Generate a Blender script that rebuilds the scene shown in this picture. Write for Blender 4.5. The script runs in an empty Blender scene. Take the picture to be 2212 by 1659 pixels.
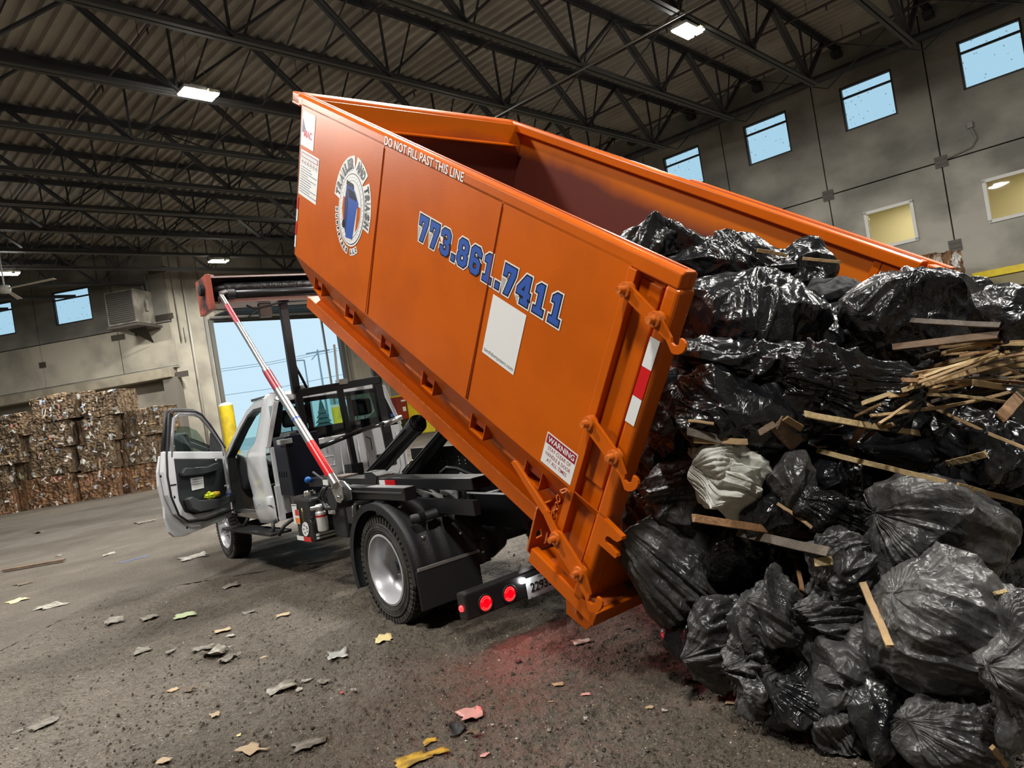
import bpy, bmesh, math, random
import numpy as np
from mathutils import Vector, Matrix, noise as mnoise
from mathutils.bvhtree import BVHTree
random.seed(7); RNG = np.random.default_rng(7)
SC = bpy.context.scene
COL = SC.collection
rad = math.radians

# ---------------------------------------------------------------- camera
FPX, CX, CY = 1540.0, 1106.0, 829.5
def _rot(roll, pitch):
    cr, sr = math.cos(roll), math.sin(roll); cp, sp = math.cos(pitch), math.sin(pitch)
    M = np.array([[1,0,0],[0,0,-1],[0,1,0]], float)
    P = np.array([[1,0,0],[0,cp,sp],[0,-sp,cp]]); Q = np.array([[cr,-sr,0],[sr,cr,0],[0,0,1]])
    return Q @ P @ M
RC = _rot(rad(-9.3), rad(0.4))
CAM = np.array([0, 0, 1.60])
cd = bpy.data.cameras.new('camera'); co = bpy.data.objects.new('camera', cd); COL.objects.link(co)
cd.sensor_fit = 'HORIZONTAL'; cd.sensor_width = 36; cd.lens = 36*FPX/2212; cd.clip_end = 500; cd.clip_start = .05
m4 = Matrix.Identity(4)
for i in range(3):
    m4[i][0] = RC[0][i]; m4[i][1] = -RC[1][i]; m4[i][2] = -RC[2][i]; m4[i][3] = CAM[i]
co.matrix_world = m4
SC.camera = co

# ---------------------------------------------------------------- world, exposure
SC.view_settings.view_transform = 'Standard'; SC.view_settings.look = 'None'
SC.view_settings.gamma = 1; SC.view_settings.use_curve_mapping = False
SC.view_settings.exposure = 0.55
SC.cycles.max_bounces = 5; SC.cycles.diffuse_bounces = 3; SC.cycles.glossy_bounces = 2
SC.cycles.transmission_bounces = 4; SC.cycles.transparent_max_bounces = 8
SC.cycles.use_adaptive_sampling = True; SC.cycles.adaptive_threshold = .04
SC.cycles.sample_clamp_indirect = 6; SC.cycles.caustics_reflective = False; SC.cycles.caustics_refractive = False
W = bpy.data.worlds.new('overcast_sky'); SC.world = W; W.use_nodes = True
wt = W.node_tree; bg = wt.nodes['Background']
bg.inputs['Color'].default_value = (0.60, 0.81, 0.95, 1); bg.inputs['Strength'].default_value = 0.70

# ---------------------------------------------------------------- frames of the place
def ray(u, v):
    return RC.T @ np.array([(u-CX)/FPX, (v-CY)/FPX, 1.0])
def ground(u, v, z=0.0):
    q = ray(u, v); return CAM + q*(z-CAM[2])/q[2]
def onplane(u, v, P, n):
    q = ray(u, v); return CAM + q*((P-CAM) @ n)/(q @ n)
def atdepth(u, v, d):          # a point seen at a pixel of the photograph, d metres in front of the lens
    return CAM + ray(u, v)*d
def hz(a): return np.array([math.sin(a), math.cos(a), 0.0])
Z = np.array([0, 0, 1.0])
TW = hz(rad(52.3)); TT = np.array([-TW[1], TW[0], 0])      # truck: across (left to right side), forward
OT = ground(852, 1347)                                    # foot of the rear left wheel
def tw(t, w, z): return OT + TT*t + TW*w + Z*z
def PW(u, v, w): return onplane(u, v, OT+TW*w, TW)
def PT(u, v, t): return onplane(u, v, OT+TT*t, TT)
def tloc(P): d = P-OT; return (float(d@TT), float(d@TW), float(d[2]))
TH = rad(33.22)                                           # tilt of the raised dumpster
D3 = TT*math.cos(TH)+Z*math.sin(TH); N3 = -TT*math.sin(TH)+Z*math.cos(TH); Q0 = tw(-3.15, 0, 1.957)
LEN = 4.09
def dl(a, w, c):                                          # dumpster: along (rear to front), across, up
    return Q0 + D3*a + TW*(w*(2.38-0.145*max(0, min(a, LEN))/LEN)/2.38) + N3*c
WID = 2.38
JD = hz(rad(43.8)); RD = np.array([-JD[1], JD[0], 0])      # building: along the joists, along the right wall
BD = hz(rad(95.5)); NB = np.array([-BD[1], BD[0], 0])
def bj(j, r, z): return JD*j + RD*r + Z*z
def bb(b, n, z): return BD*b + NB*n + Z*z

# ---------------------------------------------------------------- materials
MATS = {}
def mat(name, col, rough=.5, metal=0., col2=None, ns=6., lo=.4, hi=.6, bump=0., bs=60., coat=0., spec=.5,
        emit=None, es=0., alpha=None, trans=0., stretch=None, detail=4., rough2=None):
    if name in MATS: return MATS[name]
    m = bpy.data.materials.new(name); m.use_nodes = True; MATS[name] = m
    nt = m.node_tree; N = nt.nodes; L = nt.links; b = N['Principled BSDF']
    b.inputs['Base Color'].default_value = (*col, 1); b.inputs['Roughness'].default_value = rough
    b.inputs['Metallic'].default_value = metal; b.inputs['Specular IOR Level'].default_value = spec
    b.inputs['Coat Weight'].default_value = coat; b.inputs['Coat Roughness'].default_value = .12
    if trans: b.inputs['Transmission Weight'].default_value = trans
    if alpha is not None: b.inputs['Alpha'].default_value = alpha
    if emit is not None:
        b.inputs['Emission Color'].default_value = (*emit, 1); b.inputs['Emission Strength'].default_value = es
    tc = None
    def coord():
        nonlocal tc
        if tc is None:
            t = N.new('ShaderNodeTexCoord'); tc = t.outputs['Object']
            if stretch:
                mp = N.new('ShaderNodeMapping'); mp.inputs['Scale'].default_value = stretch
                L.new(tc, mp.inputs[0]); tc = mp.outputs[0]
        return tc
    if col2 is not None:
        n = N.new('ShaderNodeTexNoise'); n.inputs['Scale'].default_value = ns; n.inputs['Detail'].default_value = detail
        L.new(coord(), n.inputs['Vector'])
        r = N.new('ShaderNodeMapRange'); r.inputs[1].default_value = lo; r.inputs[2].default_value = hi
        L.new(n.outputs[0], r.inputs[0])
        x = N.new('ShaderNodeMix'); x.data_type = 'RGBA'
        x.inputs[6].default_value = (*col, 1); x.inputs[7].default_value = (*col2, 1)
        L.new(r.outputs[0], x.inputs[0]); L.new(x.outputs[2], b.inputs['Base Color'])
        if rough2 is not None:
            y = N.new('ShaderNodeMix'); y.inputs[2].default_value = rough; y.inputs[3].default_value = rough2
            L.new(r.outputs[0], y.inputs[0]); L.new(y.outputs[0], b.inputs['Roughness'])
    if bump:
        n = N.new('ShaderNodeTexNoise'); n.inputs['Scale'].default_value = bs; n.inputs['Detail'].default_value = 3
        L.new(coord(), n.inputs['Vector'])
        bp = N.new('ShaderNodeBump'); bp.inputs['Strength'].default_value = bump; bp.inputs['Distance'].default_value = .02
        L.new(n.outputs[0], bp.inputs['Height']); L.new(bp.outputs[0], b.inputs['Normal'])
    return m

# ---------------------------------------------------------------- mesh helpers
class MB:
    def __init__(s): s.v = []; s.f = []; s.mi = []; s.cur = 0
    def add(s, vs, fs):
        k = len(s.v); s.v += [tuple(map(float, p)) for p in vs]
        for f in fs: s.f.append(tuple(k+i for i in f)); s.mi.append(s.cur)
    def box8(s, P):      # P: 8 corners, first four a face loop, next four the opposite loop
        s.add(P, [(3,2,1,0),(4,5,6,7),(0,1,5,4),(1,2,6,5),(2,3,7,6),(3,0,4,7)])
    def fbox(s, fr, a0, a1, b0, b1, c0, c1):   # box in a frame function
        s.box8([fr(a0,b0,c0),fr(a1,b0,c0),fr(a1,b1,c0),fr(a0,b1,c0),fr(a0,b0,c1),fr(a1,b0,c1),fr(a1,b1,c1),fr(a0,b1,c1)])
    def obox(s, c, X, Y, Zv):   # centre and half vectors
        c, X, Y, Zv = map(np.asarray, (c, X, Y, Zv))
        s.box8([c-X-Y-Zv,c+X-Y-Zv,c+X+Y-Zv,c-X+Y-Zv,c-X-Y+Zv,c+X-Y+Zv,c+X+Y+Zv,c-X+Y+Zv])
    def beam(s, p, q, w, h, up=Z):   # rectangular bar between two points
        p, q = np.asarray(p, float), np.asarray(q, float); d = q-p; L = np.linalg.norm(d)
        if L < 1e-6: return
        d = d/L; x = np.cross(d, up)
        if np.linalg.norm(x) < 1e-3: x = np.cross(d, TW)
        x /= np.linalg.norm(x); y = np.cross(x, d)
        s.obox((p+q)/2, d*L/2, x*w/2, y*h/2)
    def prism(s, poly, ext):     # polygon (list of 3D points) extruded by a vector
        n = len(poly); ext = np.asarray(ext, float); A = [np.asarray(p, float) for p in poly]
        s.add(A+[p+ext for p in A], [tuple(range(n))[::-1], tuple(range(n, 2*n))] +
              [(i, (i+1) % n, n+(i+1) % n, n+i) for i in range(n)])
    def tube(s, pts, r, n=10, cap=True, closed=False):
        pts = [np.asarray(p, float) for p in pts]; m = len(pts)
        rs = r if isinstance(r, (list, tuple)) else [r]*m
        base = len(s.v); prev = None
        for i, p in enumerate(pts):
            d = pts[min(i+1, m-1)]-pts[max(i-1, 0)]; d = d/(np.linalg.norm(d)+1e-12)
            if prev is None:
                x = np.cross(d, Z)
                if np.linalg.norm(x) < .05: x = np.cross(d, TW)
            else: x = prev-d*(prev@d)
            x /= np.linalg.norm(x); prev = x; y = np.cross(d, x)
            for k in range(n):
                a = 2*math.pi*k/n; s.v.append(tuple(p+(x*math.cos(a)+y*math.sin(a))*rs[i]))
        for i in range(m-1):
            for k in range(n):
                s.f.append((base+i*n+k, base+i*n+(k+1) % n, base+(i+1)*n+(k+1) % n, base+(i+1)*n+k)); s.mi.append(s.cur)
        if cap:
            s.f.append(tuple(base+k for k in range(n))[::-1]); s.mi.append(s.cur)
            s.f.append(tuple(base+(m-1)*n+k for k in range(n))); s.mi.append(s.cur)
    def lathe(s, c, ax, prof, n=48, a0=0., a1=2*math.pi, ref=Z):    # prof: (radius, offset along axis)
        c, ax = np.asarray(c, float), np.asarray(ax, float); ax = ax/np.linalg.norm(ax)
        x = np.asarray(ref, float)-ax*(np.asarray(ref, float)@ax)
        if np.linalg.norm(x) < 1e-3: x = np.cross(ax, TW)
        x /= np.linalg.norm(x); y = np.cross(ax, x)
        full = abs(a1-a0-2*math.pi) < 1e-6; cols = n if full else n+1; base = len(s.v); m = len(prof)
        for k in range(cols):
            a = a0+(a1-a0)*k/n; e = x*math.cos(a)+y*math.sin(a)
            for (r, o) in prof: s.v.append(tuple(c+e*r+ax*o))
        for k in range(n):
            k2 = (k+1) % cols
            for j in range(m-1):
                s.f.append((base+k*m+j, base+k*m+j+1, base+k2*m+j+1, base+k2*m+j)); s.mi.append(s.cur)
    def quad(s, a, b, c, d): s.add([a, b, c, d], [(0, 1, 2, 3)])
    def build(s, name, mt, parent=None, smooth=False, bevel=0., bseg=2, fixn=True, **tags):
        me = bpy.data.meshes.new(name)
        off = np.array(parent['_o']) if parent is not None and '_o' in parent else np.zeros(3)
        V = np.array(s.v)-off if len(s.v) else np.zeros((0, 3))
        if parent is None and len(V):
            o0 = V.mean(0); o0[2] = V[:, 2].min(); V = V-o0
        else: o0 = np.zeros(3)
        me.from_pydata(V.tolist(), [], s.f)
        for x in (mt if isinstance(mt, (list, tuple)) else [mt]): me.materials.append(x)
        if any(s.mi): me.polygons.foreach_set('material_index', s.mi)
        me.validate()
        if fixn:
            b = bmesh.new(); b.from_mesh(me); bmesh.ops.recalc_face_normals(b, faces=b.faces); b.to_mesh(me); b.free()
        me.update()
        o = bpy.data.objects.new(name, me); COL.objects.link(o)
        if parent is not None: o.parent = parent
        else: o.location = o0
        o['_o'] = [float(x) for x in (off if parent is not None else o0)]
        if smooth:
            me.polygons.foreach_set('use_smooth', [True]*len(me.polygons))
            if smooth == 2:
                md = o.modifiers.new('e', 'EDGE_SPLIT'); md.split_angle = rad(38)
        if bevel:
            md = o.modifiers.new('b', 'BEVEL'); md.width = bevel; md.segments = bseg; md.limit_method = 'ANGLE'; md.angle_limit = rad(40)
        for k, x in tags.items(): o[k] = x
        return o
def thing(name, loc, label, cat, group=None, kind=None):
    o = bpy.data.objects.new(name, None); COL.objects.link(o); o.location = [float(x) for x in loc]
    o.empty_display_size = .1; o['_o'] = [float(x) for x in loc]; o['label'] = label; o['category'] = cat
    if group: o['group'] = group
    if kind: o['kind'] = kind
    return o
def struct(name, loc=(0, 0, 0)):
    o = bpy.data.objects.new(name, None); COL.objects.link(o); o.location = loc; o['_o'] = [float(x) for x in loc]; o['kind'] = 'structure'
    return o
def tag(o, label, cat, group=None, kind=None):
    o['label'] = label; o['category'] = cat
    if group: o['group'] = group
    if kind: o['kind'] = kind
    return o

# text and flat shapes laid on a surface: X right, Y up, N out of the surface
def text(name, s, P, X, Y, size, mt, parent, width=None, out=0., bold=0., align='CENTER', extrude=0.0004, shear=0.):
    cu = bpy.data.curves.new(name, 'FONT'); cu.body = s; cu.size = 1.0; cu.align_x = align; cu.align_y = 'CENTER'
    cu.offset = bold; cu.extrude = 0; cu.resolution_u = 3; cu.shear = shear
    o = bpy.data.objects.new(name, cu); COL.objects.link(o)
    bpy.context.view_layer.update()
    dg = bpy.context.evaluated_depsgraph_get(); me = bpy.data.meshes.new_from_object(o.evaluated_get(dg))
    bpy.data.objects.remove(o)
    V = np.zeros(len(me.vertices)*3); me.vertices.foreach_get('co', V); V = V.reshape(-1, 3)
    X, Y = np.asarray(X, float), np.asarray(Y, float); X = X/np.linalg.norm(X); Y = Y/np.linalg.norm(Y); Nn = np.cross(X, Y); Nn /= np.linalg.norm(Nn)
    sx = sy = size
    if width is not None and len(V):
        ex = V[:, 0].max()-V[:, 0].min(); sx = width/ex
        if align == 'CENTER': V[:, 0] -= (V[:, 0].max()+V[:, 0].min())/2
    off = np.array(parent['_o'])
    Pw = np.asarray(P, float)[None]+V[:, :1]*sx*X+V[:, 1:2]*sy*Y+Nn*out - off
    me.vertices.foreach_set('co', Pw.ravel()); me.materials.clear(); me.materials.append(mt); me.update()
    o = bpy.data.objects.new(name, me); COL.objects.link(o); o.parent = parent; o['_o'] = [float(x) for x in off]
    return o
def offset_poly(poly, d):
    # outset of a simple counter-clockwise polygon with mitred corners
    P = [np.array(p, float) for p in poly]; n = len(P); out = []
    for i in range(n):
        a, b, c = P[i-1], P[i], P[(i+1) % n]
        e1 = (b-a)/np.linalg.norm(b-a); e2 = (c-b)/np.linalg.norm(c-b)
        n1 = np.array([e1[1], -e1[0]]); n2 = np.array([e2[1], -e2[0]])
        k = 1+n1@n2; out.append(b+(n1+n2)*d/max(k, .35))
    return out

# ---------------------------------------------------------------- numpy noise
_perm = RNG.permutation(4096)
def _h(ix, iy, iz, s=0):
    return _perm[(_perm[(_perm[(ix+s*131) & 4095]+iy) & 4095]+iz) & 4095]
_g = RNG.normal(size=(4096, 3)); _g /= np.linalg.norm(_g, axis=1)[:, None]
def perlin(p, s=0):
    i = np.floor(p).astype(int); f = p-i; w = f*f*f*(f*(f*6-15)+10); r = 0
    for dx in (0, 1):
        for dy in (0, 1):
            for dz in (0, 1):
                g = _g[_h(i[:, 0]+dx, i[:, 1]+dy, i[:, 2]+dz, s)]
                d = (g*(f-np.array([dx, dy, dz]))).sum(1)
                r = r+d*(w[:, 0] if dx else 1-w[:, 0])*(w[:, 1] if dy else 1-w[:, 1])*(w[:, 2] if dz else 1-w[:, 2])
    return r*1.6
def worley(p, s=0):
    i = np.floor(p).astype(int); f1 = np.full(len(p), 9.); f2 = np.full(len(p), 9.)
    for dx in (-1, 0, 1):
        for dy in (-1, 0, 1):
            for dz in (-1, 0, 1):
                c = i+np.array([dx, dy, dz]); h = _h(c[:, 0], c[:, 1], c[:, 2], s)
                q = c+_g[h]*.5+.5; d = np.sqrt(((p-q)**2).sum(1))
                f2 = np.minimum(f2, np.maximum(f1, d)); f1 = np.minimum(f1, d)
    return f1, f2

# ================================================================ materials of the place
concrete = mat('precast_concrete', (.34,.325,.285), .85, col2=(.165,.16,.14), ns=.55, lo=.38, hi=.66, bump=.25, bs=9, detail=6, stretch=(1,1,1.4))
concrete_l = mat('pale_concrete', (.52,.48,.39), .85, col2=(.34,.31,.26), ns=.7, lo=.4, hi=.62, bump=.25, bs=9, detail=6)
joint_m = mat('dark_joint_sealant', (.05,.045,.04), .9)  # dark sealant colour of the panel joints
deck_m = mat('grey_roof_deck', (.42,.395,.35), .62, col2=(.32,.305,.275), ns=.8, metal=.0)
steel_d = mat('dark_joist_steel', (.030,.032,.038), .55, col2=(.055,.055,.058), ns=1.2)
steel_lit = mat('lit_joist_steel', (.055,.053,.05), .6)  # paler copy of the joist steel: light on the bottom chords put into colour
galv = mat('galvanised_steel', (.45,.45,.44), .38, metal=.7)
black_m = mat('black_powder_coat', (.008,.008,.010), .38, coat=.15)
black_r = mat('black_rubber_plastic', (.016,.016,.018), .55, bump=.2, bs=120)
white_p = mat('white_body_paint', (.66,.67,.70), .22, coat=.8)
lens_m = mat('lamp_diffuser', (1,1,1), .4, emit=(1, .985, .93), es=110)
clear = mat('clear_window_glass', (.62,.80,.88), .03, alpha=None)
def glass_mat(name, tint, refl=.08, rough=.02):
    m = bpy.data.materials.new(name); m.use_nodes = True; N = m.node_tree.nodes; L = m.node_tree.links
    N.remove(N['Principled BSDF']); t = N.new('ShaderNodeBsdfTransparent'); t.inputs[0].default_value = (*tint, 1)
    g = N.new('ShaderNodeBsdfGlossy'); g.inputs['Roughness'].default_value = rough
    x = N.new('ShaderNodeMixShader'); lw = N.new('ShaderNodeLayerWeight'); lw.inputs[0].default_value = .5
    pw = N.new('ShaderNodeMath'); pw.operation = 'POWER'; pw.inputs[1].default_value = 4; L.new(lw.outputs['Facing'], pw.inputs[0])
    fr = N.new('ShaderNodeMath'); fr.operation = 'MULTIPLY_ADD'; fr.inputs[1].default_value = .6; fr.inputs[2].default_value = .04; L.new(pw.outputs[0], fr.inputs[0])
    L.new(fr.outputs[0], x.inputs[0]); L.new(t.outputs[0], x.inputs[1]); L.new(g.outputs[0], x.inputs[2])
    L.new(x.outputs[0], N['Material Output'].inputs[0]); MATS[name] = m; return m
def dusty_glass(name, tint):
    m = glass_mat(name, tint); N = m.node_tree.nodes; L = m.node_tree.links
    tc = N.new('ShaderNodeTexCoord'); v = N.new('ShaderNodeTexVoronoi'); v.inputs['Scale'].default_value = 6.5
    L.new(tc.outputs['Object'], v.inputs['Vector'])
    r = N.new('ShaderNodeMapRange'); r.inputs[1].default_value = .10; r.inputs[2].default_value = .17; L.new(v.outputs[0], r.inputs[0])
    x = N.new('ShaderNodeMix'); x.data_type = 'RGBA'; x.inputs[6].default_value = (tint[0]*.45, tint[1]*.45, tint[2]*.45, 1); x.inputs[7].default_value = (*tint, 1)
    L.new(r.outputs[0], x.inputs[0])
    for n in N:
        if n.type == 'BSDF_TRANSPARENT': L.new(x.outputs[2], n.inputs[0])
    return m
win_glass = dusty_glass('dirty_clerestory_glass', (.66, .80, .86))
cab_glass = glass_mat('tinted_cab_glass', (.62, .80, .76))
cab_glass_d = glass_mat('dark_tinted_cab_glass', (.42, .50, .50))

# floor: trodden wet dirt over a slab
def floor_mat():
    m = mat('dirty_tipping_floor', (.150,.125,.096), .8); N = m.node_tree.nodes; L = m.node_tree.links; b = N['Principled BSDF']
    tc = N.new('ShaderNodeTexCoord')
    def nz(scale, det, lo, hi, rough=.55, st=None):
        n = N.new('ShaderNodeTexNoise'); n.inputs['Scale'].default_value = scale; n.inputs['Detail'].default_value = det; n.inputs['Roughness'].default_value = rough
        src = tc.outputs['Object']
        if st:
            mp = N.new('ShaderNodeMapping'); mp.inputs['Scale'].default_value = st; mp.inputs['Rotation'].default_value = (0, 0, rad(-38)); L.new(src, mp.inputs[0]); src = mp.outputs[0]
        L.new(src, n.inputs['Vector'])
        r = N.new('ShaderNodeMapRange'); r.inputs[1].default_value = lo; r.inputs[2].default_value = hi; L.new(n.outputs[0], r.inputs[0]); return r.outputs[0], n.outputs[0]
    def mix(f, a, c):
        x = N.new('ShaderNodeMix'); x.data_type = 'RGBA'; L.new(f, x.inputs[0])
        for i, q in ((6, a), (7, c)):
            if isinstance(q, tuple): x.inputs[i].default_value = (*q, 1)
            else: L.new(q, x.inputs[i])
        return x.outputs[2]
    f1, _ = nz(.35, 5, .42, .62); f2, _ = nz(3.0, 6, .35, .7, .65, (1, .35, 1)); f3, r3 = nz(26, 4, .45, .75, .7); f4, _ = nz(90, 2, .64, .70)
    c = mix(f1, (.155,.127,.095), (.080,.064,.047)); c = mix(f2, c, (.098,.077,.055)); c = mix(f3, c, (.042,.033,.024))
    c = mix(f4, c, (.33,.30,.26)); L.new(c, b.inputs['Base Color'])
    y = N.new('ShaderNodeMapRange'); y.inputs[3].default_value = .5; y.inputs[4].default_value = .9; L.new(f1, y.inputs[0]); L.new(y.outputs[0], b.inputs['Roughness'])
    bp = N.new('ShaderNodeBump'); bp.inputs['Strength'].default_value = 1.0; bp.inputs['Distance'].default_value = .05; L.new(r3, bp.inputs['Height']); L.new(bp.outputs[0], b.inputs['Normal'])
    return m
fl_m = floor_mat()
def height_floor(x, y):
    p = np.stack([x, y, np.zeros_like(x)], 1)
    f = np.clip((14-np.hypot(x, y))/8, 0, 1)
    rut = .5*(1-np.abs(perlin(p*np.array([1.6, 1.6, 1])+3, 5))*2)
    return f*(.014*perlin(p*2.2, 1)+.016*perlin(p*7, 2)+.016*np.maximum(0, perlin(p*17, 3))**1.2*2+.010*np.maximum(perlin(p*37, 4), -.2)+.008*rut)-.012*f
floor = struct('floor')
# fine grid where the camera looks, coarse beyond
def grid(name, xs, ys, zf, mt, parent):
    X, Y = np.meshgrid(xs, ys, indexing='ij'); nx, ny = X.shape
    zz = zf(X.ravel(), Y.ravel()) if zf else np.zeros(X.size)
    V = np.stack([X.ravel(), Y.ravel(), zz], 1)
    i = np.arange(nx*ny).reshape(nx, ny); F = np.stack([i[:-1, :-1], i[1:, :-1], i[1:, 1:], i[:-1, 1:]], -1).reshape(-1, 4)
    me = bpy.data.meshes.new(name); me.from_pydata(V.tolist(), [], F.tolist()); me.materials.append(mt); me.update()
    me.polygons.foreach_set('use_smooth', [True]*len(me.polygons))
    o = bpy.data.objects.new(name, me); COL.objects.link(o); o['_o'] = [0, 0, 0]
    if parent is not None: o.parent = parent
    return o
grid('dirt_surface', np.arange(-5, 4.001, .022), np.arange(1.2, 8.201, .022), height_floor, fl_m, floor)
mbf = MB()
def fq(x0, x1, y0, y1): mbf.quad((x0,y0,-.012),(x1,y0,-.012),(x1,y1,-.012),(x0,y1,-.012))
mbf.quad((-60,-25,-.022),(45,-25,-.022),(45,60,-.022),(-60,60,-.022))
mbf.build('slab_surface', fl_m, floor, fixn=False)
far = MB()
pts = [(-5,8.2),(4,8.2),(4,1.2),(30,1.2),(30,50),(-45,50),(-45,1.2),(-5,1.2)]
far.add([(x, y, -.002) for x, y in pts], [(0,1,2,3,4,5,6,7)])
far.build('outer_dirt_surface', fl_m, floor, fixn=False)

# ================================================================ walls
JW, RW, LN = 25.2, 34.0, 31.4       # right wall, door wall, left wall distances
ROOF = 10.85
def panels(parent, fr, a0, a1, z0, z1, holes, name='concrete_panel', mt=None, th=.2, gap=.02):
    """one precast panel with holes (a0,a1,z0,z1): boxes round the openings in one mesh; fr(a, depth, z)"""
    m = MB(); A = sorted({a0+gap, a1-gap, *[max(a0+gap, min(a1-gap, h[k])) for h in holes for k in (0, 1)]}); Zs = sorted({z0+gap, z1-gap, *[h[k] for h in holes for k in (2, 3)]})
    for i in range(len(A)-1):
        for j in range(len(Zs)-1):
            ca, cz = (A[i]+A[i+1])/2, (Zs[j]+Zs[j+1])/2
            if any(h[0] < ca < h[1] and h[2] < cz < h[3] for h in holes): continue
            m.fbox(fr, A[i], A[i+1], 0, th, Zs[j], Zs[j+1])
    return m.build(name, mt or concrete, parent, fixn=False)
frR = lambda a, d, z: bj(JW+d, a, z)
frD = lambda a, d, z: bj(a, RW+d, z)
frL = lambda a, d, z: bb(a, LN+d, z)
wr = struct('wall_right'); joints = [11.63-3.36*k for k in range(-7, 0)][::-1]
joints = sorted([8.24-3.36*k for k in range(-8, 6)]); joints = [x for x in joints if x < 34]+[34.2]
wins_r = []; office = [(5.82, 7.24, 4.15, 5.40), (1.75, 3.94, 4.15, 5.40)]
for a, b in zip(joints[:-1], joints[1:]):
    wn = (a+.92, a+2.50, 8.13, 9.58); hs = []
    if -6 < a < 13: wins_r.append(wn); hs = [wn]
    panels(wr, frR, a, b, 6.29, ROOF+.4, hs)
    panels(wr, frR, a, b, -.1, 6.29, [h for h in office if a < h[0] < b])
m = MB(); m.fbox(frR, joints[0], 34, .1, .24, -.1, ROOF+.3)
for hr in (): pass
# sealant strips behind the joints, clear of the openings
m = MB()
for a in joints: m.fbox(frR, a-.05, a+.05, .12, .19, 0, ROOF)
m.fbox(frR, joints[0], 8.9, .12, .19, 6.24, 6.34); m.fbox(frR, 8.9, 34, .12, .19, 6.24, 6.34)
m.build('joint_sealant', joint_m, wr, fixn=False)
plate_m = mat('rusty_embed_plate', (.07,.06,.05), .6)
for a, z in [(8.24, 6.29), (4.88, 6.29), (4.88, 3.72), (1.52, 6.29), (11.6, 6.29), (8.24, 3.72)]:
    m = MB(); m.fbox(frR, a-.17, a+.17, -.03, .02, z-.17, z+.17)
    for k in (-.07, .07): m.fbox(frR, a-.15, a+.15, -.045, -.03, z+k-.012, z+k+.012)
    m.build('embed_plate', plate_m, wr, fixn=False)
wl = struct('wall_left'); jl = [-50, -44, -40.6, -36.7, -32.75, -28.8, -24.85, -20.9, -18.27]
for a, b in zip(jl[:-1], jl[1:]):
    hs = [] if a > -21 else [(a+.98, a+2.87, 8.0, 9.58)] if a > -33 else []
    panels(wl, frL, a, b, 7.25, ROOF+.4, hs, mt=concrete)
    panels(wl, frL, a, b, 5.2, 7.25, [], mt=concrete_l)
panels(wl, lambda a, d, z: frL(a, d+.55, z), -50, -18.27, -.1, 5.2, [], mt=concrete_l, name='recessed_panel')
m = MB()
for a in jl[1:-1]: m.fbox(frL, a-.05, a+.05, .1, .18, 5, ROOF)
m.fbox(frL, -50, -18.3, .1, .18, 7.2, 7.3); m.build('joint_sealant', joint_m, wl, fixn=False)
m = MB(); m.fbox(frL, -50, -18.45, -.35, .6, 4.68, 5.12); m.build('lintel_beam', mat('tan_lintel', (.42,.37,.28), .8, col2=(.30,.26,.2), ns=1.5), wl, fixn=False, bevel=.03)
m = MB(); m.fbox(frL, -50, -18.3, -.05, .6, 5.12, 5.2); m.build('lintel_ledge', concrete, wl, fixn=False)
m = MB(); m.fbox(frL, -18.95, -18.3, -.2, .6, 0, 4.68); m.build('recess_column', mat('dark_column', (.19,.17,.145), .8), wl, fixn=False)  # one even dark tone over the whole column
for a, z, w_ in [(-24.85, 6.3, .16), (-20.9, 6.95, .33), (-18.5, 7.5, .42), (-18.5, 9.7, .42), (-18.1, 4.75, .3)]:
    m = MB(); m.fbox(frL, a-w_, a+w_, -.04, .03, z-.13, z+.13); m.build('embed_plate', plate_m, wl, fixn=False)
wd = struct('wall_back')
DJ0, DJ1, DH = 15.35, 22.35, 7.2
for a, b, hs in [(13.35, 15.0, []), (15.0, 18.4, [(15.35, 18.5, -.2, DH)]), (18.4, 22.9, [(18.3, DJ1, -.2, DH)]), (22.9, 25.3, [])]:
    panels(wd, frD, a, b, -.1, ROOF+.4, hs, mt=concrete_l)
m = MB(); m.fbox(frD, 18.35, 18.45, .1, .18, DH+.1, ROOF); m.fbox(frD, 14.95, 15.05, .1, .18, 0, ROOF); m.build('joint_sealant', joint_m, wd, fixn=False)
# door opening with its raised sectional door, tracks and strut truss
dr = struct('door_1')
for a in (DJ0, DJ1):
    m = MB(); s = 1 if a == DJ0 else -1
    m.fbox(frD, a-.18 if s > 0 else a-.02, a+.02 if s > 0 else a+.18, -.10, .22, 0, DH+.1); m.build('jamb', mat('grey_jamb_steel', (.17,.165,.15), .6, metal=.3), dr, fixn=False)
    m = MB(); m.fbox(frD, a-.35*s-.05, a-.35*s+.05, -.16, -.08, 0, DH+.4); m.build('door_track', galv, dr, fixn=False)
m = MB(); m.fbox(frD, 21.2, 21.3, -.25, -.17, 0, DH+1); m.build('hanging_track', galv, dr, fixn=False)
for k in range(4):
    m = MB(); m.fbox(frD, DJ0-.1, DJ1+.1, -.6-1.05*k-.98, -.6-1.05*k, DH+.15, DH+.2); m.build('door_section', mat('dark_door_panel', (.05,.052,.055), .5), dr, fixn=False)
m = MB(); zb, zt = DH+.16, DH+.62
for z in (zb, zt): m.beam(frD(DJ0-.2, -.35, z), frD(DJ1+.2, -.35, z), .05, .05)
n = 12
for k in range(n):
    a0 = DJ0+(DJ1-DJ0)*k/n; a1 = DJ0+(DJ1-DJ0)*(k+1)/n; q = (zb, zt) if k % 2 else (zt, zb)
    m.beam(frD(a0, -.35, q[0]), frD(a1, -.35, q[1]), .03, .03)
m.build('door_strut_truss', mat('pale_strut_steel', (.30,.29,.27), .5, metal=.4), dr, fixn=False)
m = MB(); m.tube([frD(DJ0-.2, -.45, DH+.95), frD(DJ1+.2, -.45, DH+.95)], .16, 12); m.build('spring_shaft', black_m, dr, fixn=False, smooth=True)
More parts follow.
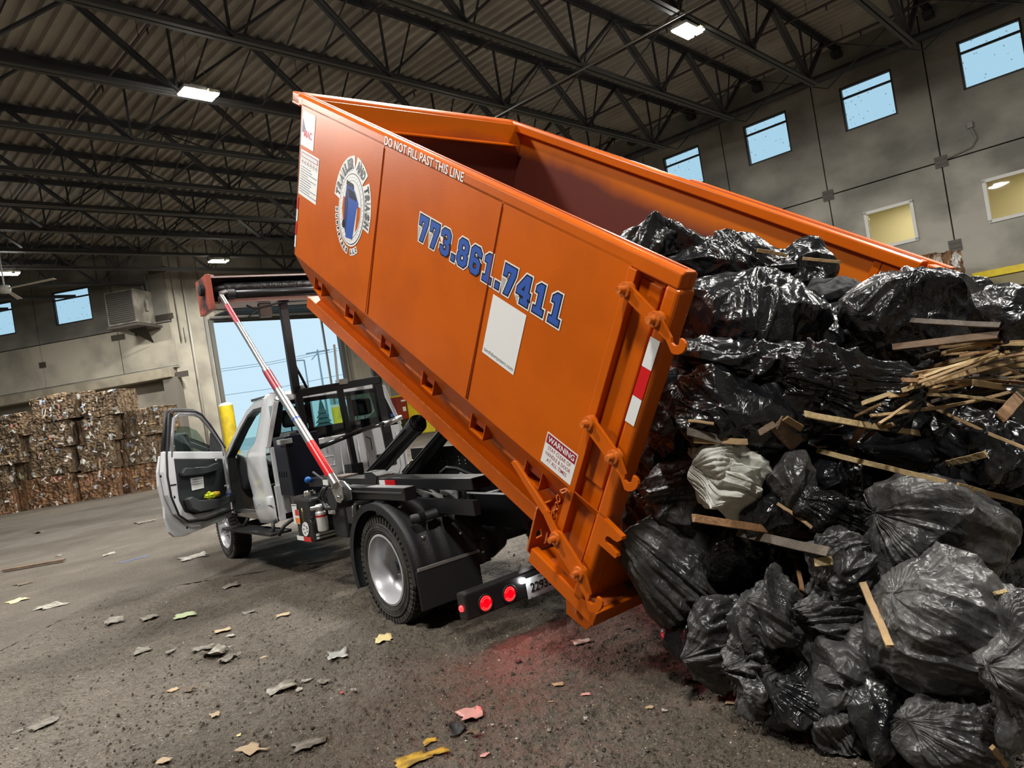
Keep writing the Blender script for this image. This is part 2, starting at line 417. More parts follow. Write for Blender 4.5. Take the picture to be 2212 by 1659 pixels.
m = MB(); m.fbox(frD, DJ0-.1, DJ1+.1, -.08, -.02, DH-.08, DH+.16); m.build('door_bottom_seal', mat('grey_seal', (.10,.10,.10), .7), dr, fixn=False)
# windows
def window(n, fr, a0, a1, z0, z1, office=False):
    w = struct('window_%d' % n); f = MB(); t = .06 if not office else .075
    fm = mat('dark_window_frame', (.05,.045,.04), .5) if not office else mat('pale_window_frame', (.55,.55,.53), .45)
    d0, d1 = (.02, .14) if not office else (-.04, .12)
    for q in ((a0-.02, a1+.02, z0-.02, z0+t), (a0-.02, a1+.02, z1-t, z1+.02), (a0-.02, a0+t, z0, z1), (a1-t, a1+.02, z0, z1)): f.fbox(fr, q[0], q[1], d0, d1, q[2], q[3])
    f.build('window_frame', fm, w, fixn=False)
    zm = z1-(z1-z0)*.25
    if not office:
        q = MB(); q.fbox(fr, a0, a1, .03, .11, zm-.03, zm+.03); q.build('mullion', fm, w, fixn=False)
        for zz in ((z0+t, zm-.03), (zm+.03, z1-t)):
            q = MB(); q.quad(fr(a0+t, .08, zz[0]), fr(a1-t, .08, zz[0]), fr(a1-t, .08, zz[1]), fr(a0+t, .08, zz[1])); q.build('pane', win_glass, w, fixn=False)
    else:
        q = MB(); q.quad(fr(a0+t, .05, z0+t), fr(a1-t, .05, z0+t), fr(a1-t, .05, z1-t), fr(a0+t, .05, z1-t)); q.build('pane', glass_mat('office_glass', (.93, .92, .84)), w, fixn=False)
    return w
k = 1
for q in wins_r: window(k, frR, *q); k += 1
for a in (-24.85, -28.8, -32.75): window(k, frL, a+.98, a+2.87, 8.0, 9.58); k += 1
for h in office: window(k, frR, *h, office=True); k += 1
# lit office behind the two inner windows
of = struct('wall_office'); cream = mat('cream_office_wall', (.74,.69,.50), .8)
m = MB(); o_ = lambda a, d, z: frR(a, d, z)
m.fbox(o_, 0, 9, 3.2, 3.3, 2.8, 5.9); m.fbox(o_, 0, 9, .22, 3.3, 2.7, 2.8); m.fbox(o_, 0, 9, .22, 3.3, 5.85, 5.95); m.fbox(o_, 4.6, 4.7, .22, 3.3, 2.8, 5.9); m.fbox(o_, 8.9, 9.0, .22, 3.3, 2.8, 5.9); m.fbox(o_, 0, .1, .22, 3.3, 2.8, 5.9)
m.build('office_partition', cream, of, fixn=False)
d2 = struct('door_2'); m = MB(); m.fbox(o_, 1.35, 2.95, 3.06, 3.2, 2.8, 5.15); m.build('door_frame', mat('grey_door_frame', (.17,.16,.13), .5), d2, fixn=False)
m = MB(); m.fbox(o_, 1.5, 2.8, 3.0, 3.1, 2.8, 5.02); m.build('door_leaf', mat('oak_veneer', (.52,.27,.06), .35, col2=(.42,.2,.04), ns=2, stretch=(1,1,.2)), d2, fixn=False)
def arealight(name, P, e, sx, sy, col, direction, parent=None):
    l = bpy.data.lights.new(name, 'AREA'); l.energy = e; l.shape = 'RECTANGLE'; l.size = sx; l.size_y = sy; l.color = col
    o = bpy.data.objects.new(name, l); COL.objects.link(o); q = Vector(tuple(direction)).to_track_quat('-Z', 'X')
    P = np.asarray(P, float)
    if parent is not None: o.parent = parent; P = P-np.array(parent['_o'])
    o.location = tuple(P); o.rotation_euler = q.to_euler(); return o
for a in (2.4, 6.6): arealight('office_ceiling_lamp', o_(a, 1.7, 5.8), 40, 1.2, .5, (1, .92, .70), (0, 0, -1))
# dock opening with yellow lintel guard low in the right wall
tr = struct('trim_1'); m = MB(); yel = mat('safety_yellow', (.80,.62,.02), .5, col2=(.62,.45,.03), ns=3)
m.fbox(frR, -6, 4.55, -.16, .02, 2.58, 2.78); m.build('yellow_guard_angle', yel, tr, fixn=False)
m = MB(); m.fbox(frR, -6, 4.4, -.1, .02, 2.2, 2.58); m.build('tan_header', mat('tan_header_paint', (.28,.24,.13), .7), tr, fixn=False)
m = MB(); m.fbox(frR, -6, 4.0, -.05, .02, 0, 2.2); m.build('dark_dock_curtain', mat('dark_teal_curtain', (.012,.022,.026), .6), tr, fixn=False)
m = MB(); m.fbox(frR, 24.0, 33.9, -.25, .02, 0, 2.3); m.build('yellow_kick_wall', mat('bright_yellow_paint', (.85,.68,.02), .5, col2=(.7,.52,.03), ns=2), tr, fixn=False)
# dark fire main along the top of the right wall, conduits on the door wall
m = MB(); m.tube([bj(JW-.45, -8, 9.98), bj(JW-.45, 34, 9.98)], .13, 12); m.build('sprinkler_main', steel_d, tr, smooth=True, fixn=False)
cd_ = struct('trim_2')
for a, r_, z1 in ((14.22, .06, 10.8), (13.75, .03, 10.8), (13.95, .02, 7.0)):
    m = MB(); m.tube([frD(a, -.12, 0 if r_ > .05 else 6.3), frD(a, -.12, z1)], r_, 8); m.build('conduit', mat('pale_conduit', (.45,.43,.38), .5), cd_, smooth=True, fixn=False)
for a in (23.2, 23.5, 23.75, 24.0, 24.15, 24.6):
    m = MB(); m.tube([frD(a, -.1, .8), frD(a+.1, -.1, 2.6), frD(a-.05, -.1, 4.2+a % .5)], .02, 6); m.build('conduit', MATS['pale_conduit'], cd_, smooth=True, fixn=False)
m = MB(); m.tube([frL(-19.1, -.1, 9.6), frL(-19.0, -.1, 8.0), frL(-19.15, -.1, 7.6), frL(-19.6, -.3, 7.5)], .04, 6)
m.tube([frL(-19.3, -.1, 9.2), frL(-19.2, -.1, 8.2)], .06, 6); m.build('conduit', MATS['pale_conduit'], cd_, smooth=True, fixn=False)
m = MB(); m.tube([frR(4.0, -.04, 7.05), frR(3.9, -.04, 6.65), frR(4.05, -.04, 6.45), frR(4.7, -.04, 6.33)], .03, 6); m.fbox(frR, 3.93, 4.07, -.1, 0, 7.0, 7.16); m.build('conduit', mat('grey_conduit', (.2,.19,.17), .5), cd_, fixn=False)
# dark patch on the wall under the unit heater
m = MB(); rr = random.Random(3); P_ = [(-20.9, 7.22), (-20.6, 7.5), (-19.2, 7.6), (-19.6, 7.2), (-20.0, 6.85)]
m.prism([frL(a, -.012, z) for a, z in P_], NB*.01); m.build('dark_patch', mat('dark_patch_concrete', (.16,.15,.125), .85), wl, fixn=False)

# walls of the hall outside the picture
we = struct('wall_front'); m = MB(); m.fbox(bj, -16, 25.4, -9.2, -9, 0, ROOF+.3); m.build('concrete_panel', concrete, we, fixn=False)
wh = struct('wall_near_left'); m = MB(); m.fbox(bj, -16.2, -16, -9.2, 60, 0, ROOF+.3); m.build('concrete_panel', concrete, wh, fixn=False)

# ================================================================ roof
ce = struct('ceiling'); m = MB(); p = .31; J0, J1 = -16.0, JW
prof = []
j = J0
while j < J1: prof += [(j, ROOF), (j+.10, ROOF), (j+.14, ROOF+.09), (j+.27, ROOF+.09)]; j += p
prof.append((j, ROOF))
n = len(prof); m.v = [tuple(bj(a, -9, z)) for a, z in prof]+[tuple(bj(a, 34.4, z)) for a, z in prof]
for i in range(n-1): m.f.append((i, i+1, n+i+1, n+i)); m.mi.append(0)
m.build('corrugated_deck', deck_m, ce, fixn=False)
m = MB(); prof = [q for q in prof if q[0] < 13.4]; n = len(prof); m.v = [tuple(bj(a, 34.4, z)) for a, z in prof]+[tuple(bj(a, max(34.5, (LN+.25-.785*a)/.62), z)) for a, z in prof]
for i in range(n-1): m.f.append((i, i+1, n+i+1, n+i)); m.mi.append(0)
m.build('corrugated_deck', deck_m, ce, fixn=False)
m = MB(); m.prism([bj(J0, 34.4, ROOF+.12), bj(13.4, 34.4, ROOF+.12), bj(J0, (LN+.25-.785*J0)/.62, ROOF+.12)], Z*.2)
m.fbox(bj, J0, J1+.4, -9, 34.4, ROOF+.12, ROOF+.3); m.build('roof_slab', deck_m, ce, fixn=False)
RJ = [-3.55, -.85, 1.85, 4.55, 7.22, 9.92, 12.55, 15.2, 18.1, 20.9, 23.6, 26.25, 28.9, 31.4, 34.3, 37.0, 39.7, 42.4]
BZ, TZ = 9.1, 10.68
def truss(r):
    # end of the truss that the left wall cuts off
    j0 = J0
    jend = JW if r < 33.5 else min(JW, (LN-.2-.62*r)/.785)
    t = bpy.data.objects.new('roof_truss', None); COL.objects.link(t); t.parent = ce; t['_o'] = [0, 0, 0]
    ph = 3.30 if r % .3 < .15 else 3.1
    pts = [x for x in np.arange(22.0-3.77*11, 22.1, 3.77) if j0+.5 < x < jend]
    b_ = MB(); f = lambda j, dr_, z: bj(j, r+dr_, z)
    j1 = min(22.6, jend)
    for s in (-1, 1):
        b_.fbox(f, j0, j1, s*.02, s*.11, BZ-.008, BZ+.012); b_.fbox(f, j0, j1, s*.015, s*.03, BZ, BZ+.13)
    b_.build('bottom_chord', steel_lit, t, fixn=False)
    b_ = MB(); f = lambda j, dr_, z: bj(j, r+dr_, z)
    for s in (-1, 1):
        b_.fbox(f, j0, jend, s*.02, s*.12, TZ+.12, TZ+.15); b_.fbox(f, j0, jend, s*.015, s*.035, TZ, TZ+.14)
    b_.fbox(f, jend-.35, jend+.05, -.13, .13, TZ-.16, TZ+.02)
    b_.build('top_chord', steel_d, t, fixn=False)
    b_ = MB(); 
    for x in pts:
        for dx, w_ in ((-1.88, .10), (1.88, .075)):
            x2 = x+dx
            if x2 < j0 or x2 > jend: continue
            for s in (-1, 1):
                o_ = RD*s*w_*.55
                b_.beam(bj(x, r, BZ+.08)+o_, bj(x2, r, TZ+.06)+o_, .05, w_*.9, up=RD)
        b_.beam(bj(x, r, BZ+.08), bj(x, r, TZ+.05), .05, .05)
        b_.beam(bj(x+.25, r, BZ+.08), bj(x+.95, r, TZ+.05), .035, .035)
    b_.build('web_member', steel_d, t, fixn=False); t.children[-1]['kind'] = 'stuff'
for r_ in RJ: truss(r_)
# cross bridging between trusses and sprinkler branches under the deck
br = bpy.data.objects.new('cross_bridging', None); COL.objects.link(br); br.parent = ce; br['_o'] = [0, 0, 0]
for jj in (-6, 1.4, 8.9, 16.4, 23.6):
    for r0, r1 in zip(RJ[:-1], RJ[1:]):
        if min(bj(jj, r0, 0) @ NB, bj(jj, r1, 0) @ NB) > LN-.3 or max(bj(jj, r0, 0) @ NB, bj(jj, r1, 0) @ NB) > LN: continue
        b_ = MB(); b_.beam(bj(jj, r0, BZ+.1), bj(jj, r1, TZ), .03, .03); b_.beam(bj(jj, r1, BZ+.1), bj(jj, r0, TZ), .03, .03)
        b_.build('bridging_angle', steel_d, br, fixn=False)
pipe_m = mat('dark_red_sprinkler_pipe', (.05,.034,.032), .55)
for jj in (3.0, 6.4, 10.2, 13.6, 17.4, 20.6, 23.4):
    r1 = 33.5 if jj > 13 else 50
    while (bj(jj, r1, 0) @ NB) > LN-.3: r1 -= .3
    b_ = MB(); b_.tube([bj(jj, -5, TZ-.28), bj(jj, r1, TZ-.28)], .035, 6)
    for r_ in np.arange(-3, r1, 3): b_.tube([bj(jj, r_, TZ-.28), bj(jj, r_, TZ-.44)], .022, 5); b_.tube([bj(jj, r_+.5, TZ-.28), bj(jj, r_+.5, ROOF)], .008, 4)
    b_.build('sprinkler_branch', pipe_m, ce, smooth=True, fixn=False)
b_ = MB(); b_.tube([bj(14.6, 3, BZ-.05), bj(14.6, 15.5, BZ-.05)], .025, 8); b_.build('light_conduit', mat('grey_hung_conduit', (.24,.23,.21), .5), ce, smooth=True, fixn=False)

# ================================================================ lamps
def high_bay(P, label, twin=True, mesh=True, e=480, ax=JD):
    ay = np.cross(Z, ax)
    t = thing('high_bay_lamp', P, label, 'lamp')
    f = lambda a, b_, c: P+ax*a*.62+ay*b_*.7+Z*c
    m = MB(); m.fbox(f, -.62, .62, -.30, .30, .03, .10); m.fbox(f, -.30, .30, -.10, .10, .10, .20); m.build('housing', mat('white_lamp_housing', (.6,.6,.58), .4), t, bevel=.01)
    for s in (-1, 1):
        m = MB(); m.fbox(f, -.58, .58, s*.16-.11, s*.16+.11, 0, .03); m.build('diffuser', lens_m, t)
    m = MB(); m.lathe(f(.2, -.42, -.02), Z, [(0, -.06), (.06, -.04), (.07, .02), (.03, .06), (0, .06)], 12); m.fbox(f, .16, .24, -.42, -.28, .02, .06); m.build('motion_sensor', mat('cream_sensor', (.7,.68,.5), .5), t, smooth=True)
    m = MB()
    for s in (-1, 1): m.tube([f(s*.5, 0, .1), f(s*.3, 0, .6), f(s*.2, 0, 1.5)], .008, 4)
    m.build('hanger_wire', galv, t)
    arealight('lamp_light', P-Z*.05, e, 1.1, .55, (1, .97, .90), (0, 0, -1), t)
LAMPS = [((15.15, 7.35, 8.9), 'glowing twin high bay lamp nearest the row of right wall windows'),
 ((7.1, 14.6, 8.9), 'glowing twin high bay lamp hanging above the truck, left of the dumpster'),
 ((13.8, 29.0, 8.9), 'glowing high bay lamp farthest away, above the open overhead door'),
 ((6.6, 30.6, 8.7), 'glowing high bay lamp cut by the left edge above the fan')]
for p_, l_ in LAMPS: high_bay(bj(*p_), l_)
OFF = [(7, 7.3), (7, -.8), (-1, 7.3), (-1, 15), (-1, -.8), (15, -.8), (15, 15.1), (15, 22)]
for i, q in enumerate(OFF):
    high_bay(bj(q[0], q[1], 8.9), ['glowing high bay lamp overhead between camera and dumpster', 'glowing high bay lamp above the trash pile', 'glowing high bay lamp over the left side of the floor', 'glowing high bay lamp above the bales side of the floor', 'glowing high bay lamp behind the camera', 'glowing high bay lamp right of the trash pile', 'glowing high bay lamp hidden behind the dumpster front', 'glowing high bay lamp over the truck bonnet'][i])
# ceiling fan at the left edge
fc = atdepth(10, 625, 24); t = thing('ceiling_fan', fc, 'white three blade ceiling fan cut by the left edge of the picture', 'fan')
m = MB(); m.lathe(fc, Z, [(0, -.15), (.16, -.12), (.2, 0), (.15, .12), (0, .15)], 16); m.build('motor', mat('white_fan_enamel', (.7,.7,.66), .4), t, smooth=True)
m = MB(); m.tube([fc+Z*.1, fc+Z*1.0, fc+Z*2.2], .03, 6); m.build('rod', MATS['white_fan_enamel'], t)
for a in (8, 128, 248):
    e_ = hz(rad(90+a)) ; s_ = np.cross(e_, Z)
    m = MB(); m.prism([fc+e_*.15+s_*.06, fc+e_*1.9+s_*.08+Z*.02, fc+e_*1.9-s_*.08, fc+e_*.15-s_*.06], Z*.012); m.build('blade', MATS['white_fan_enamel'], t)
# hanging strut trapeze below the trusses near the left window
# unit heater on the left wall
hc = bb(-19.3, LN-1.3, 7.1); t = thing('unit_heater', hc, 'sooty box unit heater mounted high on the left wall', 'heater')
hf = lambda a, d, z: frL(a, d, z)
hm = mat('sooty_beige_enamel', (.27,.25,.21), .6, col2=(.12,.11,.09), ns=1.5)
m = MB(); m.fbox(hf, -20.0, -18.65, -1.9, -.5, 7.15, 8.65); m.build('casing', hm, t, bevel=.02)
m = MB(); m.fbox(hf, -19.92, -18.73, -1.93, -1.9, 7.23, 8.57); m.build('grille', mat('dark_grille', (.045,.04,.033), .6), t)
m = MB()
for k in range(14): z = 7.28+k*.09; m.fbox(hf, -19.9, -18.75, -1.97, -1.93, z, z+.03)
m.build('louvre_blade', mat('grille_slat', (.09,.08,.065), .5), t); t.children[-1]['kind'] = 'stuff'
m = MB(); m.fbox(hf, -20.05, -18.6, -1.95, -.1, 7.02, 7.12); m.prism([frL(-19.6, -1.2, 7.02), frL(-18.8, -1.2, 7.02), frL(-19.2, -.1, 6.4)], BD*.06); m.build('bracket', plate_m, t)
m = MB(); m.fbox(hf, -18.63, -18.55, -1.2, -1.0, 7.7, 8.2); m.build('switch_box', hm, t)
# bollards
for u, v, lab in ((487, 873, 'tall yellow bollard with grey cap left of the open overhead door'), (728, 876, 'yellow bollard right of the overhead door, seen through the cab window')):
    q = onplane(u, v, RD*31, RD); zt = q[2]; c_ = np.array([q[0], q[1], 0]); t = thing('bollard', c_, lab, 'bollard')
    m = MB(); m.lathe(c_, Z, [(.30, 0), (.30, zt-.08)], 24); m.build('post', yel, t, smooth=True)
    m = MB(); m.lathe(c_, Z, [(.30, zt-.08), (.29, zt-.02), (.2, zt+.05), (0, zt+.08)], 24); m.build('concrete_cap', mat('grey_cap', (.5,.48,.42), .8), t, smooth=True)
# red box and tyre stack beyond the truck
q = bj(24.7, 32.6, 0); t = thing('fire_box', q, 'small dark red cabinet standing by the yellow wall beyond the truck', 'cabinet')
f = lambda a, b_, c: q+JD*a+RD*b_+Z*c
m = MB(); m.fbox(f, -.45, .45, -.3, .3, .9, 2.2); m.build('cabinet_body', mat('dark_red_enamel', (.22,.02,.02), .4), t, bevel=.02)
m = MB(); m.fbox(f, -.4, .4, -.25, .25, 0, .9); m.build('stand', black_m, t)
m = MB(); m.fbox(f, -.1, .1, -.33, -.3, 1.35, 1.6); m.fbox(f, -.15, .15, -.33, -.3, 1.9, 2.0); m.build('label_plate', mat('white_vinyl', (.8,.8,.8), .4), t)
tm_ = mat('worn_tyre_rubber', (.03,.03,.03), .8)
for k in range(3):
    c_ = bj(23.9, 28.0, .0)+Z*.3*k; t = tag(None or (lambda: (lambda m: (m.lathe(c_, Z, [(.32, .04), (.42, 0), (.56, .03), (.6, .15), (.56, .27), (.42, .30), (.32, .26), (.32, .04)], 28), m.build('tyre', tm_, smooth=True))[1])(MB()))(),
        ['bottom tyre of the stack in front of the yellow wall', 'middle tyre of the stack in front of the yellow wall', 'topmost tyre of the stack in front of the yellow wall'][k], 'tyre', 'tyres stacked by the yellow wall')
# outside the door
og = struct('floor_outside'); m = MB(); m.quad(bj(-40, 34.5, -.05), bj(60, 34.5, -.05), bj(120, 200, -.05), bj(-120, 200, -.05)); m.build('snowy_yard', mat('hazy_snowy_grass', (.42,.50,.50), .9, col2=(.55,.63,.66), ns=.15), og, fixn=False)  # snow and grass, with bluish distance haze mixed into the colour
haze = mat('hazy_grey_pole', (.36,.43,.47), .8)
def far_pt(u, v, d): return atdepth(u, v, d)
a = far_pt(687, 765, 95); t = UP = thing('utility_pole', (a[0], a[1], 0), 'wooden utility pole with crossarm and transformers outside the door', 'pole')
m = MB(); m.tube([(a[0], a[1], 0), (a[0], a[1], a[2]+.6)], [.17, .12], 8); m.build('pole_shaft', haze, t)
m = MB(); m.beam(a+BD*-1.6+Z*.3, a+BD*1.6+Z*.3, .2, .2); m.beam(a+BD*-1+Z*-.6, a+BD*.0+Z*.2, .1, .1); m.build('crossarm', haze, t)
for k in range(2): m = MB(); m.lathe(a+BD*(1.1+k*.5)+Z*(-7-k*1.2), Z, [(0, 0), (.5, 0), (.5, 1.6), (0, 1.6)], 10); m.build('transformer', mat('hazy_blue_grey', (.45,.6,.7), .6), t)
a = far_pt(657, 778, 75); t = thing('street_lamp', (a[0], a[1], 0), 'slim yard street lamp seen through the open door', 'street lamp')
m = MB(); m.tube([(a[0], a[1], 0), (a[0], a[1], a[2])], .08, 8); m.build('pole_shaft', haze, t)
m = MB(); m.beam(a, a-BD*1.1+Z*.1, .22, .12); m.build('lamp_head', haze, t)
for (u0, v0, u1, v1) in [(476, 796, 700, 757), (476, 801, 700, 762), (487, 852, 720, 812)]:
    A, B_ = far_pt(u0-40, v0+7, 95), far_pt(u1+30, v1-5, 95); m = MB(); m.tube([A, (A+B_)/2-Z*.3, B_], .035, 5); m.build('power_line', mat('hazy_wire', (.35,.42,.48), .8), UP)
a = far_pt(703, 932, 60); t = thing('spruce_tree', (a[0], a[1], 0), 'small frosted spruce seen through the cab rear window', 'tree')
m = MB(); m.tube([(a[0], a[1], 0), (a[0], a[1], 2.6)], [.12, .03], 6); m.build('trunk', haze, t)
m = MB()
for k in range(7): z = .3+k*.4; m.lathe((a[0], a[1], z), Z, [(1.15-.15*k, -.1), (.5-.06*k, .35), (.05, .6)], 11)
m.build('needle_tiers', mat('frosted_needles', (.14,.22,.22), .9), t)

# ================================================================ dumpster
orange = mat('gloss_orange_paint', (.57,.106,.0010), .34, coat=.12, spec=.28, col2=(.51,.093,.0010), ns=2.5, bump=.03, bs=90)
orange_e = mat('orange_edge_paint', (.66,.165,.02), .35, coat=.4, col2=(.50,.105,.01), ns=22, bump=.25, bs=60)
seam_m = mat('weld_seam', (.30,.04,.004), .5)
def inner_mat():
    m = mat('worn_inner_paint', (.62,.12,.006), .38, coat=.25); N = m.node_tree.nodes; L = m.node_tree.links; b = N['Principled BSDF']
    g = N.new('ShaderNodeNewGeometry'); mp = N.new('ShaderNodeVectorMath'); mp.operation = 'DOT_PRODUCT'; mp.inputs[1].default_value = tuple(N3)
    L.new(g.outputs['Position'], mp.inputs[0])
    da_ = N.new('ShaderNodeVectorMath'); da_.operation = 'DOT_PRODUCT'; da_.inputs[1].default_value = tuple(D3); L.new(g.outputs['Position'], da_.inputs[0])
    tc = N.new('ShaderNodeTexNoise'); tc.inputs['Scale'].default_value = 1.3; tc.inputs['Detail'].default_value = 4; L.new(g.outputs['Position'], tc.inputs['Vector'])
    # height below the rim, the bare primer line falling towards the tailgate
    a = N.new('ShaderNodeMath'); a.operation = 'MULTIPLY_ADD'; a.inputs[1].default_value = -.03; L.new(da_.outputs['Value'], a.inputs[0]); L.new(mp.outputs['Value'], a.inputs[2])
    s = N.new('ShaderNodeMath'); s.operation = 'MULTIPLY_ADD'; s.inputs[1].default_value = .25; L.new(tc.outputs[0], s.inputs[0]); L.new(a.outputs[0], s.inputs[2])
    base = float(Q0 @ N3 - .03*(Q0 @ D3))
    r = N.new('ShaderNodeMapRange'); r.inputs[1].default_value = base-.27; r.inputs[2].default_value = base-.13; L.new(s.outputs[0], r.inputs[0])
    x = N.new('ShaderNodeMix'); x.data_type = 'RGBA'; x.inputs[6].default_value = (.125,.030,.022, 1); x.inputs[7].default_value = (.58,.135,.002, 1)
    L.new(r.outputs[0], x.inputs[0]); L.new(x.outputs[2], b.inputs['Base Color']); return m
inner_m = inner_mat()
whitev = mat('white_vinyl', (.8,.8,.8), .35); blackv = mat('black_vinyl', (.01,.01,.014), .35); bluev = mat('blue_vinyl', (.035,.10,.42), .35)
redv = mat('red_reflective_tape', (.62,.012,.015), .3); dredv = mat('dark_red_vinyl', (.30,.01,.03), .4); silv = mat('white_reflective_tape', (.78,.80,.80), .25)
greyv = mat('dark_grey_vinyl', (.11,.12,.13), .4); navyv = mat('navy_vinyl', (.012,.02,.12), .4)

def glyph(name, loops, O, X, Y, off, mt, out, parent, hole_off=None):
    """fill a polygon with holes by a 2D curve, placed by origin O and unit vectors X, Y"""
    cu = bpy.data.curves.new(name, 'CURVE'); cu.dimensions = '2D'; cu.fill_mode = 'BOTH'
    for k, lp in enumerate(loops):
        if off == 0 and hole_off == 0: P_ = lp
        elif k == 0: P_ = offset_poly(lp, off)
        else:
            h = lp if sum((lp[i][0]-lp[i-1][0])*(lp[i][1]+lp[i-1][1]) for i in range(len(lp))) < 0 else lp[::-1]
            if off > .62: continue
            P_ = offset_poly(h, -off)
        sp = cu.splines.new('POLY'); sp.points.add(len(P_)-1); sp.use_cyclic_u = True
        for i, q in enumerate(P_): sp.points[i].co = (q[0], q[1], 0, 1)
    o = bpy.data.objects.new(name, cu); COL.objects.link(o); bpy.context.view_layer.update()
    me = bpy.data.meshes.new_from_object(o.evaluated_get(bpy.context.evaluated_depsgraph_get())); bpy.data.objects.remove(o)
    V = np.zeros(len(me.vertices)*3); me.vertices.foreach_get('co', V); V = V.reshape(-1, 3); poff = np.array(parent['_o'])
    Pw = np.asarray(O)[None]+V[:, :1]*X+V[:, 1:2]*Y-TW*out-poff
    me.vertices.foreach_set('co', Pw.ravel()); me.materials.clear(); me.materials.append(mt); me.update()
    o = bpy.data.objects.new(name, me); COL.objects.link(o); o.parent = parent; o['_o'] = [float(x) for x in poff]; return o
D = thing('roll_off_dumpster', dl(0, 1.1, -1.8), 'large orange roll off dumpster tipped up on the truck with its rear open', 'dumpster')
WI = 2.36
# near side wall: three sheets with seams; far wall; front wall; chamfers; floor
for a0, a1, nm in ((.27, 1.225, 'side_sheet'), (1.235, 2.535, 'side_sheet'), (2.545, 3.88, 'side_sheet')):
    m = MB(); top = -.06
    e = 3.838 if a1 == 3.88 else a1
    m.prism([dl(a0, 0, -1.245), dl(e, 0, -1.245), dl(a1, 0, top), dl(a0, 0, top)], TW*.006); m.build(nm, orange, D, fixn=False)
m = MB()
for a in (1.23, 2.54):
    m.tube([dl(a, -.001, -.09), dl(a-.03*(a/2.5), -.001, -1.24)], .006, 6)
m.build('weld_seam', seam_m, D); D.children[-1]['kind'] = 'stuff'
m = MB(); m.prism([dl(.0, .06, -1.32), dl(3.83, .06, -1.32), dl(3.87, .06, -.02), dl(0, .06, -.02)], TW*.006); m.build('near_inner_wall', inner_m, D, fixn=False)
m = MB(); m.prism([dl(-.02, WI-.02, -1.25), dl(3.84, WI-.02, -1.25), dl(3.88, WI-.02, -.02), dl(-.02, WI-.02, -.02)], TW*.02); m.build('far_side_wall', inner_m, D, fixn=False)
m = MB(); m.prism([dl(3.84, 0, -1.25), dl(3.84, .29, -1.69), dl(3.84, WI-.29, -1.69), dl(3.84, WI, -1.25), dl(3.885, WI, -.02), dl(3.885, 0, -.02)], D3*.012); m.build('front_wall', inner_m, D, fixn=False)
for s in (0, 1):
    fw = (lambda w: w) if s == 0 else (lambda w: WI-w)
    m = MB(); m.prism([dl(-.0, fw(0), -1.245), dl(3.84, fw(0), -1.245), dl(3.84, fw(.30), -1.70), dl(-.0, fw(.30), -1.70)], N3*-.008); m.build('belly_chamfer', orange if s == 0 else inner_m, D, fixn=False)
    m = MB(); m.fbox(dl, .42, 3.62, fw(.13), fw(.16), -1.475, -1.455); m.build('chamfer_flange', orange_e, D, fixn=False)
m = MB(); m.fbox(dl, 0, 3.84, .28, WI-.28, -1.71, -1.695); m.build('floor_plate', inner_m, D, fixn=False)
# long rails under the floor
for s in (0, 1):
    w0, w1 = (.20, .34) if s == 0 else (WI-.34, WI-.20)
    m = MB(); m.fbox(dl, .42, 3.95, w0, w1, -1.79, -1.685); m.build('long_rail', orange, D, fixn=False, bevel=.006)
    m = MB(); m.tube([dl(.5, w0 if s == 0 else w1, -1.686), dl(3.9, w0 if s == 0 else w1, -1.686)], .005, 5); m.tube([dl(.5, .30 if s == 0 else WI-.3, -1.69), dl(3.8, .30 if s == 0 else WI-.3, -1.69)], .006, 5); m.build('rail_weld_highlight', orange_e, D); D.children[-1]['kind'] = 'stuff'  # weld bead, plus a paler bead painted as the highlight on the rail edge
# cross member stubs poking through the chamfers
for a in (3.46, 2.88, 2.30, 1.72, 1.14, .60):
    for s in (0,):
        fw = (lambda w: w)
        m = MB(); t_ = .008
        for q in ((a-.075, a+.075, -1.455, -1.447), (a-.075, a-.067, -1.455, -1.33), (a+.067, a+.075, -1.455, -1.33)):
            m.fbox(dl, q[0], q[1], fw(.055), fw(.135), q[2], q[3])
        m.build('cross_member', orange, D, fixn=False)
        m = MB(); m.fbox(dl, a-.06, a+.06, fw(.118), fw(.128), -1.44, -1.40); m.fbox(dl, a-.06, a+.06, fw(.075), fw(.08), -1.40, -1.352); m.build('channel_mouth_shade', seam_m, D, fixn=False)  # darker plates stand for the shade inside the open channel ends
# top rails
for s in (0, 1):
    fw = (lambda w: w) if s == 0 else (lambda w: WI-w)
    m = MB(); P_ = [(0, -.012), (.02, 0), (.085, 0), (.105, -.012), (.105, -.08), (0, -.08)]
    m.prism([dl(0, fw(w), c) for w, c in P_], dl(4.09, 0, 0)-dl(0, 0, 0)) if s == 0 else m.prism([dl(0, fw(w), c) for w, c in P_], dl(4.09, WI, 0)-dl(0, WI, 0))
    m.build('top_rail', orange, D, fixn=False, bevel=.008)
    m = MB(); m.fbox(dl, .03, 4.05, fw(.052), fw(.060), 0, .004); m.build('rail_seam', seam_m, D, fixn=False)
m = MB(); m.prism([dl(4.09, 0, -.0), dl(3.97, 0, -.0), dl(3.93, 0, -.09), dl(4.09, 0, -.09)], dl(4.09, WI, 0)-dl(4.09, 0, 0)); m.build('front_top_rail', orange, D, fixn=False, bevel=.008)
m = MB(); m.fbox(dl, 3.80, 3.97, .1, WI-.1, -.20, -.19); m.build('front_return_lip', orange, D, fixn=False)
